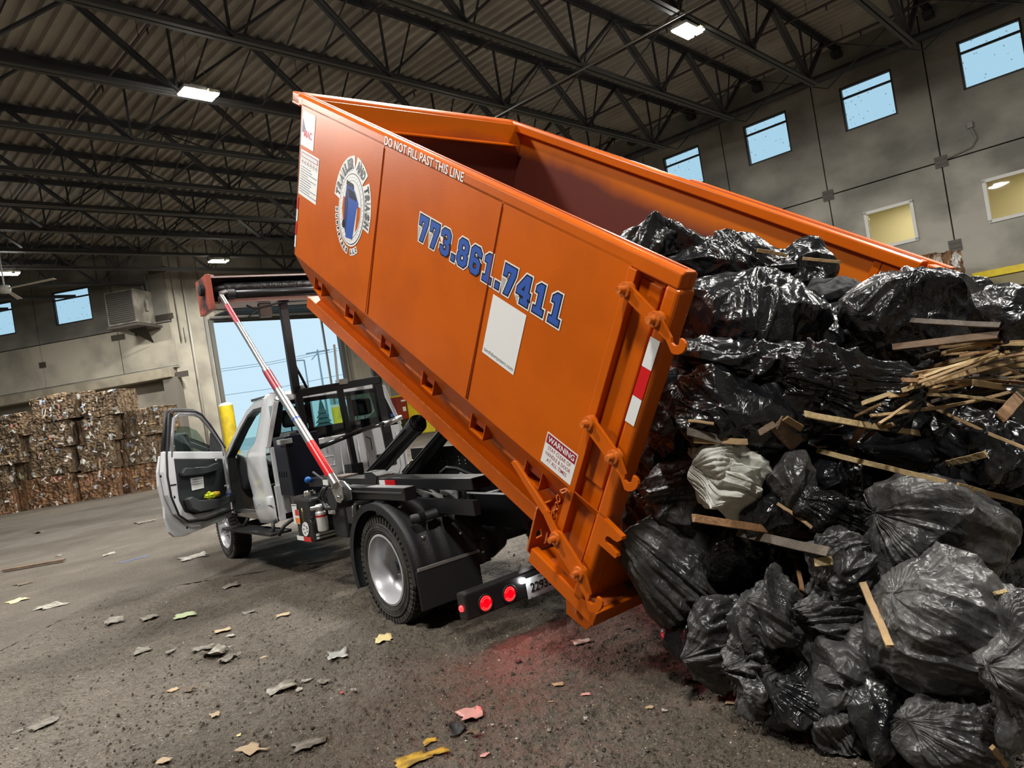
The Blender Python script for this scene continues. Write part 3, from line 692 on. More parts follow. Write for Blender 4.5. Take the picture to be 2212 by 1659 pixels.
# rear posts
for s in (0, 1):
    fw = (lambda w: w) if s == 0 else (lambda w: WI-w)
    c0 = -1.80 if s == 0 else -1.75
    m = MB(); m.fbox(dl, -.014, .07, fw(.0), fw(.11), c0, -.075); m.build('rear_post', orange, D, fixn=False, bevel=.02, bseg=3)
    m = MB(); m.fbox(dl, .10, .265, fw(.045), fw(.055), -1.80, -.08); m.build('recess_plate', orange, D, fixn=False)
    m = MB(); m.fbox(dl, .235, .285, fw(-.002), fw(.06), -1.52, -.08); m.build('side_stiffener', orange, D, fixn=False, bevel=.004)
m = MB(); m.fbox(dl, .10, .235, .035, .05, -1.16, -.11); m.build('hinge_cover', orange, D, fixn=False, bevel=.01)
m = MB(); m.prism([dl(-.014, .10, -1.28), dl(-.014, .10, -1.78), dl(-.014, .36, -1.78), dl(-.014, .24, -1.52)], D3*.03); m.build('post_gusset', orange, D)
# base frame at the tail, gusset, roller
m = MB(); m.fbox(dl, -.10, .42, .0, .05, -1.845, -1.755); m.fbox(dl, -.09, .41, .05, .20, -1.80, -1.785); m.build('tail_skid', orange, D, fixn=False, bevel=.006)
m = MB(); m.fbox(dl, -.12, -.085, 0.0, WI, -1.845, -1.755); m.build('rear_sill', orange, D, fixn=False, bevel=.005)
m = MB(); m.fbox(dl, -.10, .30, .04, WI-.04, -1.775, -1.75); m.build('tail_plate', mat('orange_scraped_plate', (.45,.09,.015), .45, col2=(.08,.05,.03), ns=9, lo=.52, hi=.6), D, fixn=False)
for w_ in (.05, WI-.17):
    m = MB(); m.prism([dl(.15, w_, -1.84), dl(.0, w_, -1.84), dl(-.075, w_, -1.90), dl(-.05, w_, -1.95), dl(.10, w_, -1.97)], TW*.012)
    m.build('roller_bracket', orange, D, fixn=False)
    m = MB(); m.lathe(dl(.03, w_+.02, -1.90), TW, [(0, 0), (.085, 0), (.095, .01), (.095, .09), (.085, .10), (0, .10)], 28); m.build('ground_roller', mat('scuffed_roller_steel', (.22,.10,.05), .35, metal=.6, col2=(.35,.12,.04), ns=14), D, smooth=2)
    m = MB(); m.lathe(dl(.04, w_-.02, -1.89), TW, [(0, 0), (.018, 0), (.018, .02), (.034, .02), (.034, .03), (0, .03)], 14); m.build('axle_bolt', orange_e, D, smooth=2)
# latch plate with slots and chain box (left of the post foot)
PLW = -.0
def ppoly(pts, w, th=.012): return [PW(u, v, w) for u, v in pts]
def pl2(pts): return [onplane(u, v, Q0+D3*.45, D3) for u, v in pts]
o_pl = pl2([(1157,1097)])[0]; X_l = pl2([(1224,1064)])[0]-o_pl; X_l = TW; Y_l = N3
def lp(pts): return [((p-o_pl) @ X_l*100, (p-o_pl) @ Y_l*100) for p in pl2(pts)]
def ccw(L_): return L_ if sum((L_[i][0]-L_[i-1][0])*(L_[i][1]+L_[i-1][1]) for i in range(len(L_))) < 0 else L_[::-1]
outer_ = ccw(lp([(1157,1098),(1163,1090),(1224,1064),(1220,1080),(1206,1088),(1196,1108),(1192,1128),(1214,1140),(1212,1150),(1184,1178),(1142,1194),(1137,1187)]))
holes_ = [ccw(lp(q)) for q in ([(1189,1092),(1196,1086),(1198,1092),(1191,1104),(1188,1120),(1184,1120),(1186,1104)], [(1169,1097),(1183,1092),(1179,1110),(1172,1107)], [(1156,1146),(1166,1139),(1168,1155),(1155,1162)], [(1178,1147),(1181,1147),(1176,1171),(1171,1172)])]
for kk in (0, 1):
    glyph('slotted_latch_plate', [outer_]+holes_, o_pl-D3*.012*kk, X_l*.01, Y_l*.01, .0, orange, 0., D, hole_off=0)
m = MB(); oo = [o_pl+X_l*.01*a+Y_l*.01*b for a, b in outer_]
for i in range(len(oo)): a, b = oo[i-1], oo[i]; m.quad(a, b, b-D3*.012, a-D3*.012)
for h in holes_:
    hh = [o_pl+X_l*.01*a+Y_l*.01*b for a, b in h]
    for i in range(len(hh)): a, b = hh[i-1], hh[i]; m.quad(a, b, b-D3*.012, a-D3*.012)
m.build('latch_plate_edge', orange_e, D, fixn=False)
m = MB(); cp = [(1236, 1062), (1233, 1078), (1230, 1094), (1227, 1110)]
for i, (u, v) in enumerate(cp):
    c_ = PW(u-30, v+15, .03); x_ = TT*.012 if i % 2 else TW*.012; m.tube([c_+x_*math.cos(a)+Z*.02*math.sin(a) for a in np.linspace(0, 2*math.pi, 9)], .004, 5, cap=False)
m.tube([PW(1211, 1060, -.02), PW(1222, 1056, -.02), PW(1228, 1060, -.02), PW(1216, 1066, -.02), PW(1211, 1060, -.02)], .007, 6)
m.build('safety_chain', orange_e, D); D.children[-1]['kind'] = 'stuff'
m = MB(); m.prism(ppoly([(1103,1000),(1108,995),(1114,998),(1185,1108),(1172,1112)], -.02), TW*.02); m.build('latch_handle', orange, D, bevel=.004)
m = MB(); m.prism(ppoly([(1171,1106),(1180,1104),(1208,1158),(1198,1168)], -.03), TW*.014); m.build('latch_link', orange, D)
# hook latches
def hook(pts, bolts, w=-.045):
    m = MB(); m.prism(ppoly(pts, w), TW*.016); h = m.build('hook_latch', orange, D, bevel=.002)
    for (u, v) in bolts:
        c_ = PW(u, v, w); m = MB(); m.lathe(c_, -TW, [(0, .045), (.016, .045), (.018, .012), (.034, .012), (.036, 0), (.036, -.03), (0, -.03)], 12); o = m.build('pivot_bolt', orange_e, D, smooth=2)
def arc_hook(A, B_, C_, T_, wd=17):
    # bar from A to B, then narrowing to the hook at T with an upturned tip
    A, B_, T_ = np.array(A, float), np.array(B_, float), np.array(T_, float)
    d = (B_-A)/np.linalg.norm(B_-A); n = np.array([d[1], -d[0]]); pts = []
    for a in np.linspace(math.pi*.5, math.pi*1.5, 7): pts.append(A+wd*.8*(d*math.cos(a)+n*math.sin(a)))
    return pts, d, n
def hk(A, B_, T_, sc=1.0):
    A, B_, T_ = map(lambda q: np.array(q, float), (A, B_, T_))
    d = (B_-A)/np.linalg.norm(B_-A); n = np.array([d[1], -d[0]])      # n points up-right
    w_ = 15*sc; P_ = [A+w_*(d*math.cos(a)+n*math.sin(a)) for a in np.linspace(math.pi*.5, math.pi*1.5, 8)]
    e = (T_-B_)/np.linalg.norm(T_-B_); ne = np.array([e[1], -e[0]])
    P_.append(B_-n*w_*1.05); P_.append(T_-ne*11*sc-e*26*sc)
    P_ += [T_+np.array([math.cos(a), math.sin(a)])*20*sc for a in np.linspace(rad(130), rad(-68), 9)]
    P_ += [T_+np.array([3, -3])*sc, T_+np.array([-6, -1])*sc, T_+np.array([-13, -8])*sc]
    P_ += [T_+ne*2*sc-e*24*sc, B_+n*w_*.9+e*4]
    return P_
hook(hk((1350,626),(1414,690),(1462,748), .95), [(1350,626),(1414,690)])
hook(hk((1271,914),(1325,987),(1360,1044), .92), [(1271,914),(1325,987)])
hook(hk((1200,1160),(1250,1238),(1282,1306), .92), [(1200,1163),(1250,1238)])
m = MB(); P_ = [(1300,1124),(1304,1121),(1343,1160),(1343,1166),(1333,1171),(1324,1166),(1317,1160),(1311,1158),(1307,1163),(1308,1171),(1318,1180),(1331,1196),(1332,1203),(1328,1206),(1290,1172)]
m.prism(ppoly(P_, -.03), TW*.03); m.build('hook_catch', orange, D)
# open tailgate folded back along the far side
m = MB(); m.fbox(dl, -.12, -.05, WI+.03, WI+.10, -1.6, .0); m.fbox(dl, -.10, 1.9, WI+.04, WI+.10, -.10, .0); m.fbox(dl, -.10, 1.9, WI+.05, WI+.07, -1.65, -.10); m.build('open_tailgate', orange, D, bevel=.006)
m = MB(); m.fbox(dl, -.11, -.03, WI-.10, WI+.0, -.14, -.005); m.build('hinge_block', orange, D, bevel=.01)
# ---- graphics on the near side (X to the rear of the body, Y up)
SX, SY, SO = -D3, N3, -TW
def S(a, c, out=.0): return dl(a, 0, c)-TW*(.002+out)
def flat(name, pts, mt, out=.0, th=.0006, parent=None):    # pts in (a, c)
    m = MB(); m.prism([S(a, c, out) for a, c in pts], -TW*th); return m.build(name, mt, parent or D, fixn=False)
def arcp(a, c, ra, rc, n=40, a0=0, a1=2*math.pi): return [(a+ra*math.cos(t), c+rc*math.sin(t)) for t in np.linspace(a0, a1, n, endpoint=abs(a1-a0) < 6.28)]
# collegiate phone number: glyph outlines on a 6 x 10 grid, counter clockwise, x to the right
GL = {
 '7': [[(1.6,0),(3.8,0),(6,7.6),(6,10),(0,10),(0,6.0),(1.5,6.0),(1.9,7.9),(3.7,7.9)]],
 '3': [[(1.6,0),(4.6,0),(6,1.5),(6,4.3),(5.2,5),(6,5.7),(6,8.5),(4.6,10),(1.4,10),(0,8.6),(0,6.9),(2.0,6.9),(2.0,7.6),(2.4,8),(3.6,8),(4.0,7.6),(4.0,6.3),(3.6,5.9),(2.2,5.9),(2.2,4.1),(3.6,4.1),(4.0,3.7),(4.0,2.4),(3.6,2),(2.4,2),(2,2.4),(2,3.1),(0,3.1),(0,1.5),(.5,.9)]],
 '8': [[(1.4,0),(4.6,0),(6,1.5),(6,4.2),(5.2,5),(6,5.8),(6,8.5),(4.6,10),(1.4,10),(0,8.5),(0,5.8),(.8,5),(0,4.2),(0,1.5)], [(2.4,2),(2,2.4),(2,3.7),(2.4,4.1),(3.6,4.1),(4,3.7),(4,2.4),(3.6,2)], [(2.4,5.9),(2,6.3),(2,7.6),(2.4,8),(3.6,8),(4,7.6),(4,6.3),(3.6,5.9)]],
 '6': [[(1.4,0),(4.6,0),(6,1.5),(6,4.6),(4.6,6),(2,6),(2,7.6),(2.4,8),(3.6,8),(4,7.6),(4,7.0),(6,7.0),(6,8.5),(4.6,10),(1.4,10),(0,8.5),(0,1.5)], [(2.4,2),(2,2.4),(2,4.1),(3.6,4.1),(4,3.7),(4,2.4),(3.6,2)]],
 '1': [[(.6,0),(5.4,0),(5.4,2),(4,2),(4,10),(2.2,10),(.6,8.6),(.6,6.9),(2,6.9),(2,2),(.6,2)]],
 '4': [[(2.4,0),(6.4,0),(6.4,1.8),(5.7,1.8),(5.7,2.8),(6.6,2.8),(6.6,4.6),(5.7,4.6),(5.7,10),(3.4,10),(0,4.9),(0,2.8),(3.6,2.8),(3.6,1.8),(2.4,1.8)], [(2.1,4.6),(3.6,6.9),(3.6,4.6)]],
 '.': [[(.2,0),(2.2,0),(2.2,2.2),(.2,2.2)]] }
ADV = {'.': 3.3, '4': 7.6}
num = '773.861.7411'; tot = sum(ADV.get(ch, 7.0) for ch in num)-1
ax0, ax1 = 1.995, .60; sx = (ax0-ax1)/tot; sy = .0155; x = 0
for ch in num:
    O = S(ax0-x*sx, -.515); X_, Y_ = SX*sx*.90, SY*sy
    glyph('digit_backing', GL[ch], O, X_, Y_, 1.0, whitev, .0004, D)
    glyph('digit_outline', GL[ch], O, X_, Y_, .50, blackv, .0010, D)
    glyph('digit', GL[ch], O, X_, Y_, .0, bluev, .0016, D)
    x += ADV.get(ch, 7.0)
text('rim_lettering', 'DO NOT FILL PAST THIS LINE', dl(2.08, 0, -.042)-TW*.003, SX, SY, .075, whitev, D, width=.93, bold=.012)
# white sticker, the web address under it
flat('web_sticker', [(1.162,-.555),(.862,-.555),(.862,-.905),(1.162,-.905)], whitev)
text('web_lettering', 'tandtdumpsters.com', S(1.012, -.878, .001), SX, SY, .032, blackv, D, width=.275)
# warning sign
flat('warning_sign', [(.512,-1.055),(.272,-1.055),(.272,-1.235),(.512,-1.235)], whitev)
flat('warning_band', [(.505,-1.062),(.279,-1.062),(.279,-1.115),(.505,-1.115)], dredv, .0008)
text('warning_lettering', 'WARNING', S(.392, -1.089, .002), SX, SY, .045, whitev, D, width=.205, bold=.02)
for i, s_ in enumerate(['STAY CLEAR OF', 'HANDLE & DOOR', 'AT ALL TIMES']): text('warning_lettering', s_, S(.392, -1.137-.033*i, .001), SX, SY, .030, dredv, D, width=[.18, .195, .16][i], bold=.006)
# corner stickers: builder's plate and rules
flat('maker_sticker', [(3.86,-.10),(3.62,-.10),(3.62,-.36),(3.86,-.36)], whitev)
flat('sticker_wedge', [(3.85,-.15),(3.76,-.26),(3.85,-.26)], navyv, .001)
text('maker_lettering', 'MAC', S(3.735, -.265, .002), SX, SY, .075, mat('crimson_vinyl', (.6,.01,.06), .4), D, width=.15, bold=.03)
for i in range(3): text('maker_lettering', ['CORRALS & MORE', 'GROUP', 'SALES & SERVICE'][i] if False else ['- - - - - - -', '- - - -', '- - - - - -'][i], S(3.73, -.305-.015*i, .001), SX, SY, .02, MATS['crimson_vinyl'], D, width=[.16, .09, .12][i])
flat('rules_sticker', [(3.845,-.39),(3.50,-.39),(3.50,-.74),(3.845,-.74)], whitev)
flat('rules_band', [(3.83,-.405),(3.515,-.405),(3.515,-.445),(3.83,-.445)], dredv, .0008); flat('rules_band', [(3.82,-.411),(3.525,-.411),(3.525,-.439),(3.82,-.439)], mat('pale_grey_vinyl', (.6,.62,.64), .4), .0014)
for i in range(6):
    q = (3.805-.053*i, -.475); flat('prohibition_ring', arcp(*q, .022, .022, 20), dredv, .0008); flat('prohibition_disc', arcp(*q, .019, .019, 20), whitev, .0014); flat('prohibition_mark', arcp(*q, .009, .011, 8), greyv, .002)
for i in range(11):
    w_ = [.19,.2,.31,.15,.3,.2,.22,.17,.31,.2,.31][i]; m = MB(); a = 3.825; a_ = a; rr = random.Random(i)
    while a_ > a-w_:
        l_ = rr.uniform(.012, .03); m.prism([S(a_, -.512-.0195*i, .001), S(a_-l_, -.512-.0195*i, .001), S(a_-l_, -.519-.0195*i, .001), S(a_, -.519-.0195*i, .001)], -TW*.0003); a_ -= l_+.006
    m.build('rules_text_line', greyv, D, fixn=False); D.children[-1]['kind'] = 'stuff'
# reflective tape on the front edge and on the rear post
for i, c_ in enumerate((-.77, -.87, -.98, -1.09)): flat('reflective_tape', [(3.852,c_),(3.825,c_),(3.825,c_-.10),(3.852,c_-.10)], redv if i % 2 == 0 else silv, .001)
for i, (c0, c1) in enumerate(((-.315, -.455), (-.457, -.60), (-.602, -.735))):
    m = MB(); m.prism([dl(.062, 0, c0)-TW*.003, dl(.005, 0, c0)-TW*.003, dl(.005, 0, c1)-TW*.003, dl(.062, 0, c1)-TW*.003], -TW*.0006); m.build('reflective_tape', redv if i == 1 else silv, D, fixn=False)
# round emblem: arched lettering, ringed disc, plain blue bin
EC = (2.905, -.60); RA, RCc = .205, .30     # measured radii along and up
flat('emblem_disc', arcp(*EC, .205, .265, 48), whitev); flat('emblem_ring', arcp(*EC, .193, .252, 48), blackv, .0008); flat('emblem_ring', arcp(*EC, .187, .246, 48), whitev, .0014)
flat('emblem_ring', arcp(*EC, .150, .205, 48), blackv, .002); flat('emblem_field', arcp(*EC, .147, .202, 48), whitev, .0024)
for q in [((EC[0]+.02, EC[1]+.0), 1), ((EC[0]+.03, EC[1]-.1), 1), ((EC[0]-.115, EC[1]-.02), 1), ((EC[0]-.09, EC[1]-.12), 1)]: pass
flat('orange_field', [(EC[0]+.135,EC[1]+.06),(EC[0]+.075,EC[1]+.06),(EC[0]+.075,EC[1]-.09),(EC[0]+.11,EC[1]-.11),(EC[0]+.14,EC[1]-.03)], orange, .003)
flat('orange_field', [(EC[0]-.135,EC[1]+.05),(EC[0]-.09,EC[1]+.05),(EC[0]-.09,EC[1]-.14),(EC[0]-.12,EC[1]-.10),(EC[0]-.14,EC[1]-.03)], orange, .003)
for k in range(36):
    t_ = 2*math.pi*k/36; flat('emblem_dot', arcp(EC[0]+.168*math.cos(t_), EC[1]+.225*math.sin(t_), .0035, .0035, 6), blackv, .002)
E = EC
flat('bin_icon_back', [(E[0]+.10,E[1]+.17),(E[0]-.01,E[1]+.17),(E[0]-.02,E[1]+.13),(E[0]+.05,E[1]-.19),(E[0]+.09,E[1]-.14),(E[0]+.11,E[1]+.02)], navyv, .0034)
flat('bin_icon_body', [(E[0]+.05,E[1]+.06),(E[0]-.085,E[1]+.06),(E[0]-.06,E[1]-.20),(E[0]+.045,E[1]-.215)], bluev, .004)
flat('bin_icon_rim', [(E[0]+.09,E[1]+.15),(E[0]-.03,E[1]+.14),(E[0]-.10,E[1]+.07),(E[0]-.10,E[1]+.035),(E[0]+.05,E[1]+.04)], bluev, .0046)
flat('bin_icon_opening', [(E[0]+.075,E[1]+.138),(E[0]-.025,E[1]+.130),(E[0]-.082,E[1]+.078),(E[0]+.045,E[1]+.075)], blackv, .0052)
flat('bin_icon_lid', [(E[0]+.105,E[1]+.185),(E[0]+.0,E[1]+.18),(E[0]+.0,E[1]+.165),(E[0]+.105,E[1]+.155)], blackv, .0052)
flat('bin_icon_wheel', arcp(E[0]+.095, E[1]-.13, .022, .03, 16), blackv, .0046)
def arc_text(s, r_a, r_c, t0, t1, size, wd, inward=False, mt=blackv, back=whitev, rot=True):
    for k, ch in enumerate(s):
        if ch == ' ': continue
        t_ = t0+(t1-t0)*(k/(len(s)-1)); sn, cs = math.sin(t_), math.cos(t_)
        # t measured clockwise from straight up; a decreases to the right
        P_ = S(EC[0]-r_a*sn, EC[1]+r_c*cs)
        tx = np.array([-r_a*cs, -r_c*sn]); tx = tx/np.linalg.norm(tx)      # tangent, clockwise, (da, dc)
        X_ = D3*tx[0]+N3*tx[1]; 
        Y_ = np.cross(-TW, X_)
        if inward: X_, Y_ = -X_, -Y_
        bw = wd*.86; bh = size*.62
        m = MB(); m.prism([P_-X_*bw-Y_*bh, P_+X_*bw-Y_*bh, P_+X_*bw+Y_*bh, P_-X_*bw+Y_*bh], -TW*.0005); m.build('letter_backing', back, D, fixn=False)
        text('emblem_letter', ch, P_-TW*.0012, X_, Y_, size, blackv, D, width=None if ch == 'I' else wd, bold=.07)
        text('emblem_letter_fill', ch, P_-TW*.0018, X_, Y_, size*.9, mt, D, width=None if ch == 'I' else wd*.84, bold=.02)
arc_text('TRAILER AND TRASH', .235, .315, rad(-78), rad(98), .088, .044, mt=mat('mid_grey_vinyl', (.16,.17,.18), .4))
arc_text('DUMPSTERS LLC', .235, .305, rad(258), rad(148), .040, .022, inward=True)

# ================================================================ truck
TR = thing('roll_off_truck', tw(2.5, 1.0, 0), 'white flatbed cab truck with open driver door carrying the tipped orange dumpster', 'truck')
dark_pl = mat('dark_interior_plastic', (.022,.024,.028), .5); grey_pl = mat('grey_trim_plastic', (.05,.052,.056), .55)
chrome = mat('polished_aluminium', (.8,.8,.8), .12, metal=1.); alu = mat('brushed_aluminium', (.62,.62,.62), .28, metal=.9)
rim_m = mat('silver_rim_paint', (.50,.50,.53), .35, metal=.35); tyre_m = mat('tyre_rubber', (.022,.021,.020), .75, col2=(.05,.045,.04), ns=9, bump=.15, bs=40)
red_lens = mat('lit_red_lens', (.6,.0,.0), .3, emit=(1,.03,.03), es=2.5); white_led = mat('lit_white_lamp', (1,1,1), .3, emit=(1,1,1), es=16)
beige = mat('warm_grey_seat_cloth', (.06,.07,.07), .8)
def PP(pts, w): return [PW(u, v, w) for u, v in pts]
def tbox(name, t0, t1, w0, w1, z0, z1, mt, parent=TR, bevel=0., **k):
    m = MB(); m.fbox(tw, t0, t1, w0, w1, z0, z1); return m.build(name, mt, parent, bevel=bevel, fixn=False, **k)
# --- wheels: axis across, c centre, out = -1 for the left side
def wheel(c, R, wdt, rimR, dish, name, steer=0., parent=TR, outer=-1, dual=False):
    ax = TW*outer; t = bpy.data.objects.new(name, None); COL.objects.link(t); t.parent = parent; po = np.array(parent['_o'])
    t.location = tuple(c-po); t['_o'] = [float(x) for x in c]
    h = wdt/2; m = MB()
    m.lathe(c, ax, [(rimR, -h*.86), (rimR+.02, -h*.98), (rimR+.07, -h), (R-.07, -h*.98), (R-.02, -h*.86), (R, -h*.7), (R+.002, 0), (R, h*.7), (R-.02, h*.86), (R-.07, h*.98), (rimR+.09, h*1.0), (rimR+.07, h*1.01), (rimR+.02, h*.98), (rimR, h*.86)], 72)
    for rr_ in (R-.055, rimR+.06, rimR+.045): m.lathe(c, ax, [(rr_-.004, h*.985), (rr_, h*1.03), (rr_+.004, h*.985)], 64)
    m.build('tyre', tyre_m, t, smooth=2)
    m = MB(); nb = 56
    for k in range(nb):
        a = 2*math.pi*k/nb; e = TT*math.cos(a)+Z*math.sin(a); tt_ = -TT*math.sin(a)+Z*math.cos(a)
        for o_, l_ in ((-.72, .16), (.72, .16), (-.3, .14), (.3, .14)):
            aa = a if abs(o_) > .5 else a+math.pi/nb; e2 = TT*math.cos(aa)+Z*math.sin(aa); t2 = -TT*math.sin(aa)+Z*math.cos(aa)
            m.obox(c+e2*(R+.003)+ax*h*o_, e2*.009, t2*(math.pi*R/nb*.72), ax*h*l_)
        m.obox(c+e*(R-.022)+ax*h*.93, e*.02, tt_*(math.pi*R/nb*.55), ax*.006)
    m.build('tread_block', tyre_m, t, fixn=False); t.children[-1]['kind'] = 'stuff'
    m = MB(); d = dish
    m.lathe(c, ax, [(rimR+.012, h*.99), (rimR-.004, h*1.02), (rimR-.014, h*.9), (rimR-.022, h*.55), (rimR-.03, h*.3), (rimR-.035, h*(.9)-d*.6), (rimR-.05, h*.9-d*.8), (rimR*.62, h*.9-d), (rimR*.44, h*.9-d), (rimR*.42, h*.9-d+.02), (0, h*.9-d+.02)], 64)
    m.build('rim', rim_m, t, smooth=2)
    m = MB()
    for k in range(8):
        a = 2*math.pi*(k+.5)/8; e = TT*math.cos(a)+Z*math.sin(a); m.lathe(c+e*rimR*.56+ax*(h*.9-d), ax, [(0, .004), (.022, .004), (.022, -.01)], 14)
    m.build('hand_hole', blackv, t); t.children[-1]['kind'] = 'stuff'
    m = MB(); m.lathe(c+ax*(h*.9-d), ax, [(.085, 0), (.08, .03), (.06, .05), (.055, .11), (0, .115)], 24); m.build('hub', grey_pl if dual else rim_m, t, smooth=2)
    for k in range(8):
        a = 2*math.pi*k/8; e = TT*math.cos(a)+Z*math.sin(a); m = MB(); m.lathe(c+e*.105+ax*(h*.9-d), ax, [(.013, 0), (.013, .035), (.007, .045), (0, .045)], 8); m.build('lug_nut', alu, t)
    return t
wheel(tw(0.015, .115, .405), .405, .225, .262, .17, 'rear_wheel', dual=True)
wheel(tw(0.015, .385, .405), .405, .225, .262, .03, 'rear_wheel', dual=True)
wheel(tw(0.015, 1.75, .405), .405, .225, .262, .03, 'rear_wheel', outer=1, dual=True); wheel(tw(0.015, 2.02, .405), .405, .225, .262, .17, 'rear_wheel', outer=1, dual=True)
wheel(tw(4.97, .30, .40), .40, .24, .262, .05, 'front_wheel'); wheel(tw(4.97, 1.78, .40), .40, .24, .262, .05, 'front_wheel', outer=1)
m = MB(); m.tube([tw(4.97, .4, .37), tw(4.97, 1.7, .37)], .05, 8); m.build('front_axle', black_r, TR, smooth=2)
m = MB(); m.tube([tw(.1, .98, .45), tw(2.6, .98, .6)], .05, 10); m.build('driveshaft', black_r, TR, smooth=2)
m = MB(); m.tube([tw(.015, .3, .405), tw(.015, 1.85, .405)], .07, 12); m.lathe(tw(.015, .95, .405), TW, [(0, -.17), (.12, -.13), (.17, 0), (.12, .13), (0, .17)], 20); m.build('rear_axle', black_r, TR, smooth=2)
# --- chassis
for w_ in (.62, 1.42):
    m = MB(); m.fbox(tw, -1.0, 5.6, w_, w_+.06, .62, .86); m.build('frame_rail', black_m, TR, fixn=False)
m = MB()
for t_ in (-.9, -.2, .7, 1.6, 2.4): m.fbox(tw, t_, t_+.08, .66, 1.44, .66, .80)
m.build('cross_brace', black_m, TR, fixn=False); TR.children[-1]['kind'] = 'stuff'
m = MB()
for w_ in (.52, 1.50):
    for k in range(7): m.fbox(tw, -.55+.07*k, .62-.07*k, w_, w_+.07, .34+.028*k if False else .52-.02*k, .535-.02*k)
m.build('leaf_spring', black_r, TR, fixn=False)
m = MB(); m.fbox(tw, .9, 1.7, .70, 1.40, .32, .62); m.build('fuel_tank', black_r, TR, bevel=.03, fixn=False)
# hoist subframe rails with deck pads
for w_, nm in ((.28, 'hoist_rail'), (1.55, 'hoist_rail')):
    m = MB(); m.fbox(tw, -.93, 2.0, w_, w_+.16, .965, 1.05); m.build(nm, black_m, TR, bevel=.006, fixn=False)
m = MB(); m.fbox(tw, -1.6, 1.9, 1.42, 1.50, .86, 1.14); m.build('far_hoist_channel', black_m, TR, fixn=False)
m = MB()
for k in range(22):
    for z in (.93, .965, 1.0): 
        if (k+int(z*100)) % 3: m.lathe(tw(1.4-.11*k, 1.415, z+.03), -TW, [(0, .004), (.008, .004), (.008, 0)], 6)
m.build('rivet_hole', mat('bright_hole', (.45,.45,.42), .5), TR); TR.children[-1]['kind'] = 'stuff'
for t_ in (1.15, .45):
    m = MB(); m.fbox(tw, t_, t_+.28, .285, .43, 1.05, 1.066); m.build('wear_pad', mat('worn_brown_pad', (.10,.075,.06), .6), TR, fixn=False)
    m = MB(); m.fbox(tw, t_-.9, t_-.6, 1.56, 1.7, 1.05, 1.066); m.build('wear_pad', MATS['worn_brown_pad'], TR, fixn=False)
m = MB(); m.prism([tw(.64, .275, 1.0), tw(.50, .275, 1.0), tw(.46, .275, 1.07), tw(.54, .275, 1.10), tw(.70, .275, 1.10)], TW*.12); m.build('rail_guide', black_m, TR, fixn=False)
for t0, t1, mt_ in ((1.62, 1.5, silv), (1.31, 1.27, redv), (.43, .33, silv), (.33, .16, redv)):
    m = MB(); m.fbox(tw, t1, t0, .273, .279, .985, 1.035); m.build('reflective_tape', mt_, TR, fixn=False)
m = MB(); m.fbox(tw, 1.27, 1.17, .273, .279, .985, 1.03); m.build('small_label', whitev, TR, fixn=False); text('small_lettering', 'X5-90', tw(1.22, .271, 1.007), -TT, Z, .03, blackv, TR, width=.08)
# rear tail of the hoist with tape, sheave disc, washer cap
m = MB(); m.fbox(tw, -1.35, -.88, .62, .80, .86, 1.0); m.build('tail_post', black_m, TR, fixn=False)
m = MB(); m.fbox(tw, -1.6, -.70, .60, 1.5, .97, 1.0); m.build('tail_plate', mat('scuffed_steel', (.2,.2,.19), .35, metal=.6), TR, fixn=False)
for t0, t1, mt_ in ((-.93, -1.13, silv), (-1.13, -1.30, redv)):
    m = MB(); m.fbox(tw, t1, t0, .612, .617, .90, .955); m.build('reflective_tape', mt_, TR, fixn=False)
m = MB(); c_ = PW(1134, 1086, 1.0); m.lathe(c_, TW, [(.045, 0), (.06, -.01), (.125, -.012), (.135, 0), (.125, .012), (.045, .012)], 40); m.build('sheave_disc', alu, TR, smooth=2)
m = MB(); c_ = PW(1078, 1090, .80); m.lathe(c_, -TT, [(0, .02), (.10, .015), (.10, -.02)], 24); m.build('cap_bowl', black_r, TR, smooth=2)
m = MB(); c_ = PW(1072, 1084, .80)-TT*.03; m.lathe(c_, -TT, [(.045, 0), (.045, .03), (.02, .035), (0, .035)], 14); m.obox(c_-TT*.045, TT*.015, TW*.04, Z*.010); m.build('green_filler_cap', mat('green_cap_plastic', (.03,.30,.16), .4), TR)
# lift cylinders: barrel with outer shroud, chrome rod up to the dumpster rails
def cyl(u0, v0, w0, u1, v1, w1, r_, rod):
    A, B_ = PW(u0, v0, w0), PW(u1, v1, w1); d = (B_-A)/np.linalg.norm(B_-A)
    t = bpy.data.objects.new('lift_cylinder', None); COL.objects.link(t); t.parent = TR; t.location = tuple(A-np.array(TR['_o'])); t['_o'] = [float(x) for x in A]
    m = MB(); m.tube([A, B_], r_, 24); m.tube([B_-d*.12, B_-d*.02], r_*1.12, 24); m.build('barrel', black_m, t, smooth=2)
    m = MB(); m.tube([B_, B_+d*rod], r_*.45, 16); m.build('piston_rod', mat('oily_chrome', (.45,.45,.43), .2, metal=1.), t, smooth=True)
    m = MB(); m.tube([A+Z*.03-TW*r_*1.3, A+(B_-A)*.9-TW*r_*1.25], .010, 6); m.build('hose', black_r, t, smooth=True)
cyl(800, 1035, .70, 905, 912, .70, .072, .55)
cyl(880, 1035, 1.32, 985, 905, 1.32, .072, .55)
m = MB(); A = PW(862, 1020, .9)
for k, (u0, v0, u1, v1) in enumerate([(780,1035,800,1018), (870,1020,890,995), (735,1042,790,1030)]): m.tube([PW(u0, v0, .7), PW(u1, v1, .7)], .012, 8)
m.build('steel_fitting', chrome, TR, smooth=True); TR.children[-1]['kind'] = 'stuff'
m = MB(); m.tube([PW(952, 1033, .5), PW(953, 1020, .5), PW(965, 1010, .5), PW(985, 1012, .55), PW(1020, 1026, .6), PW(1048, 1040, .65)], .014, 8); m.build('hydraulic_hose', black_r, TR, smooth=True)
m = MB()
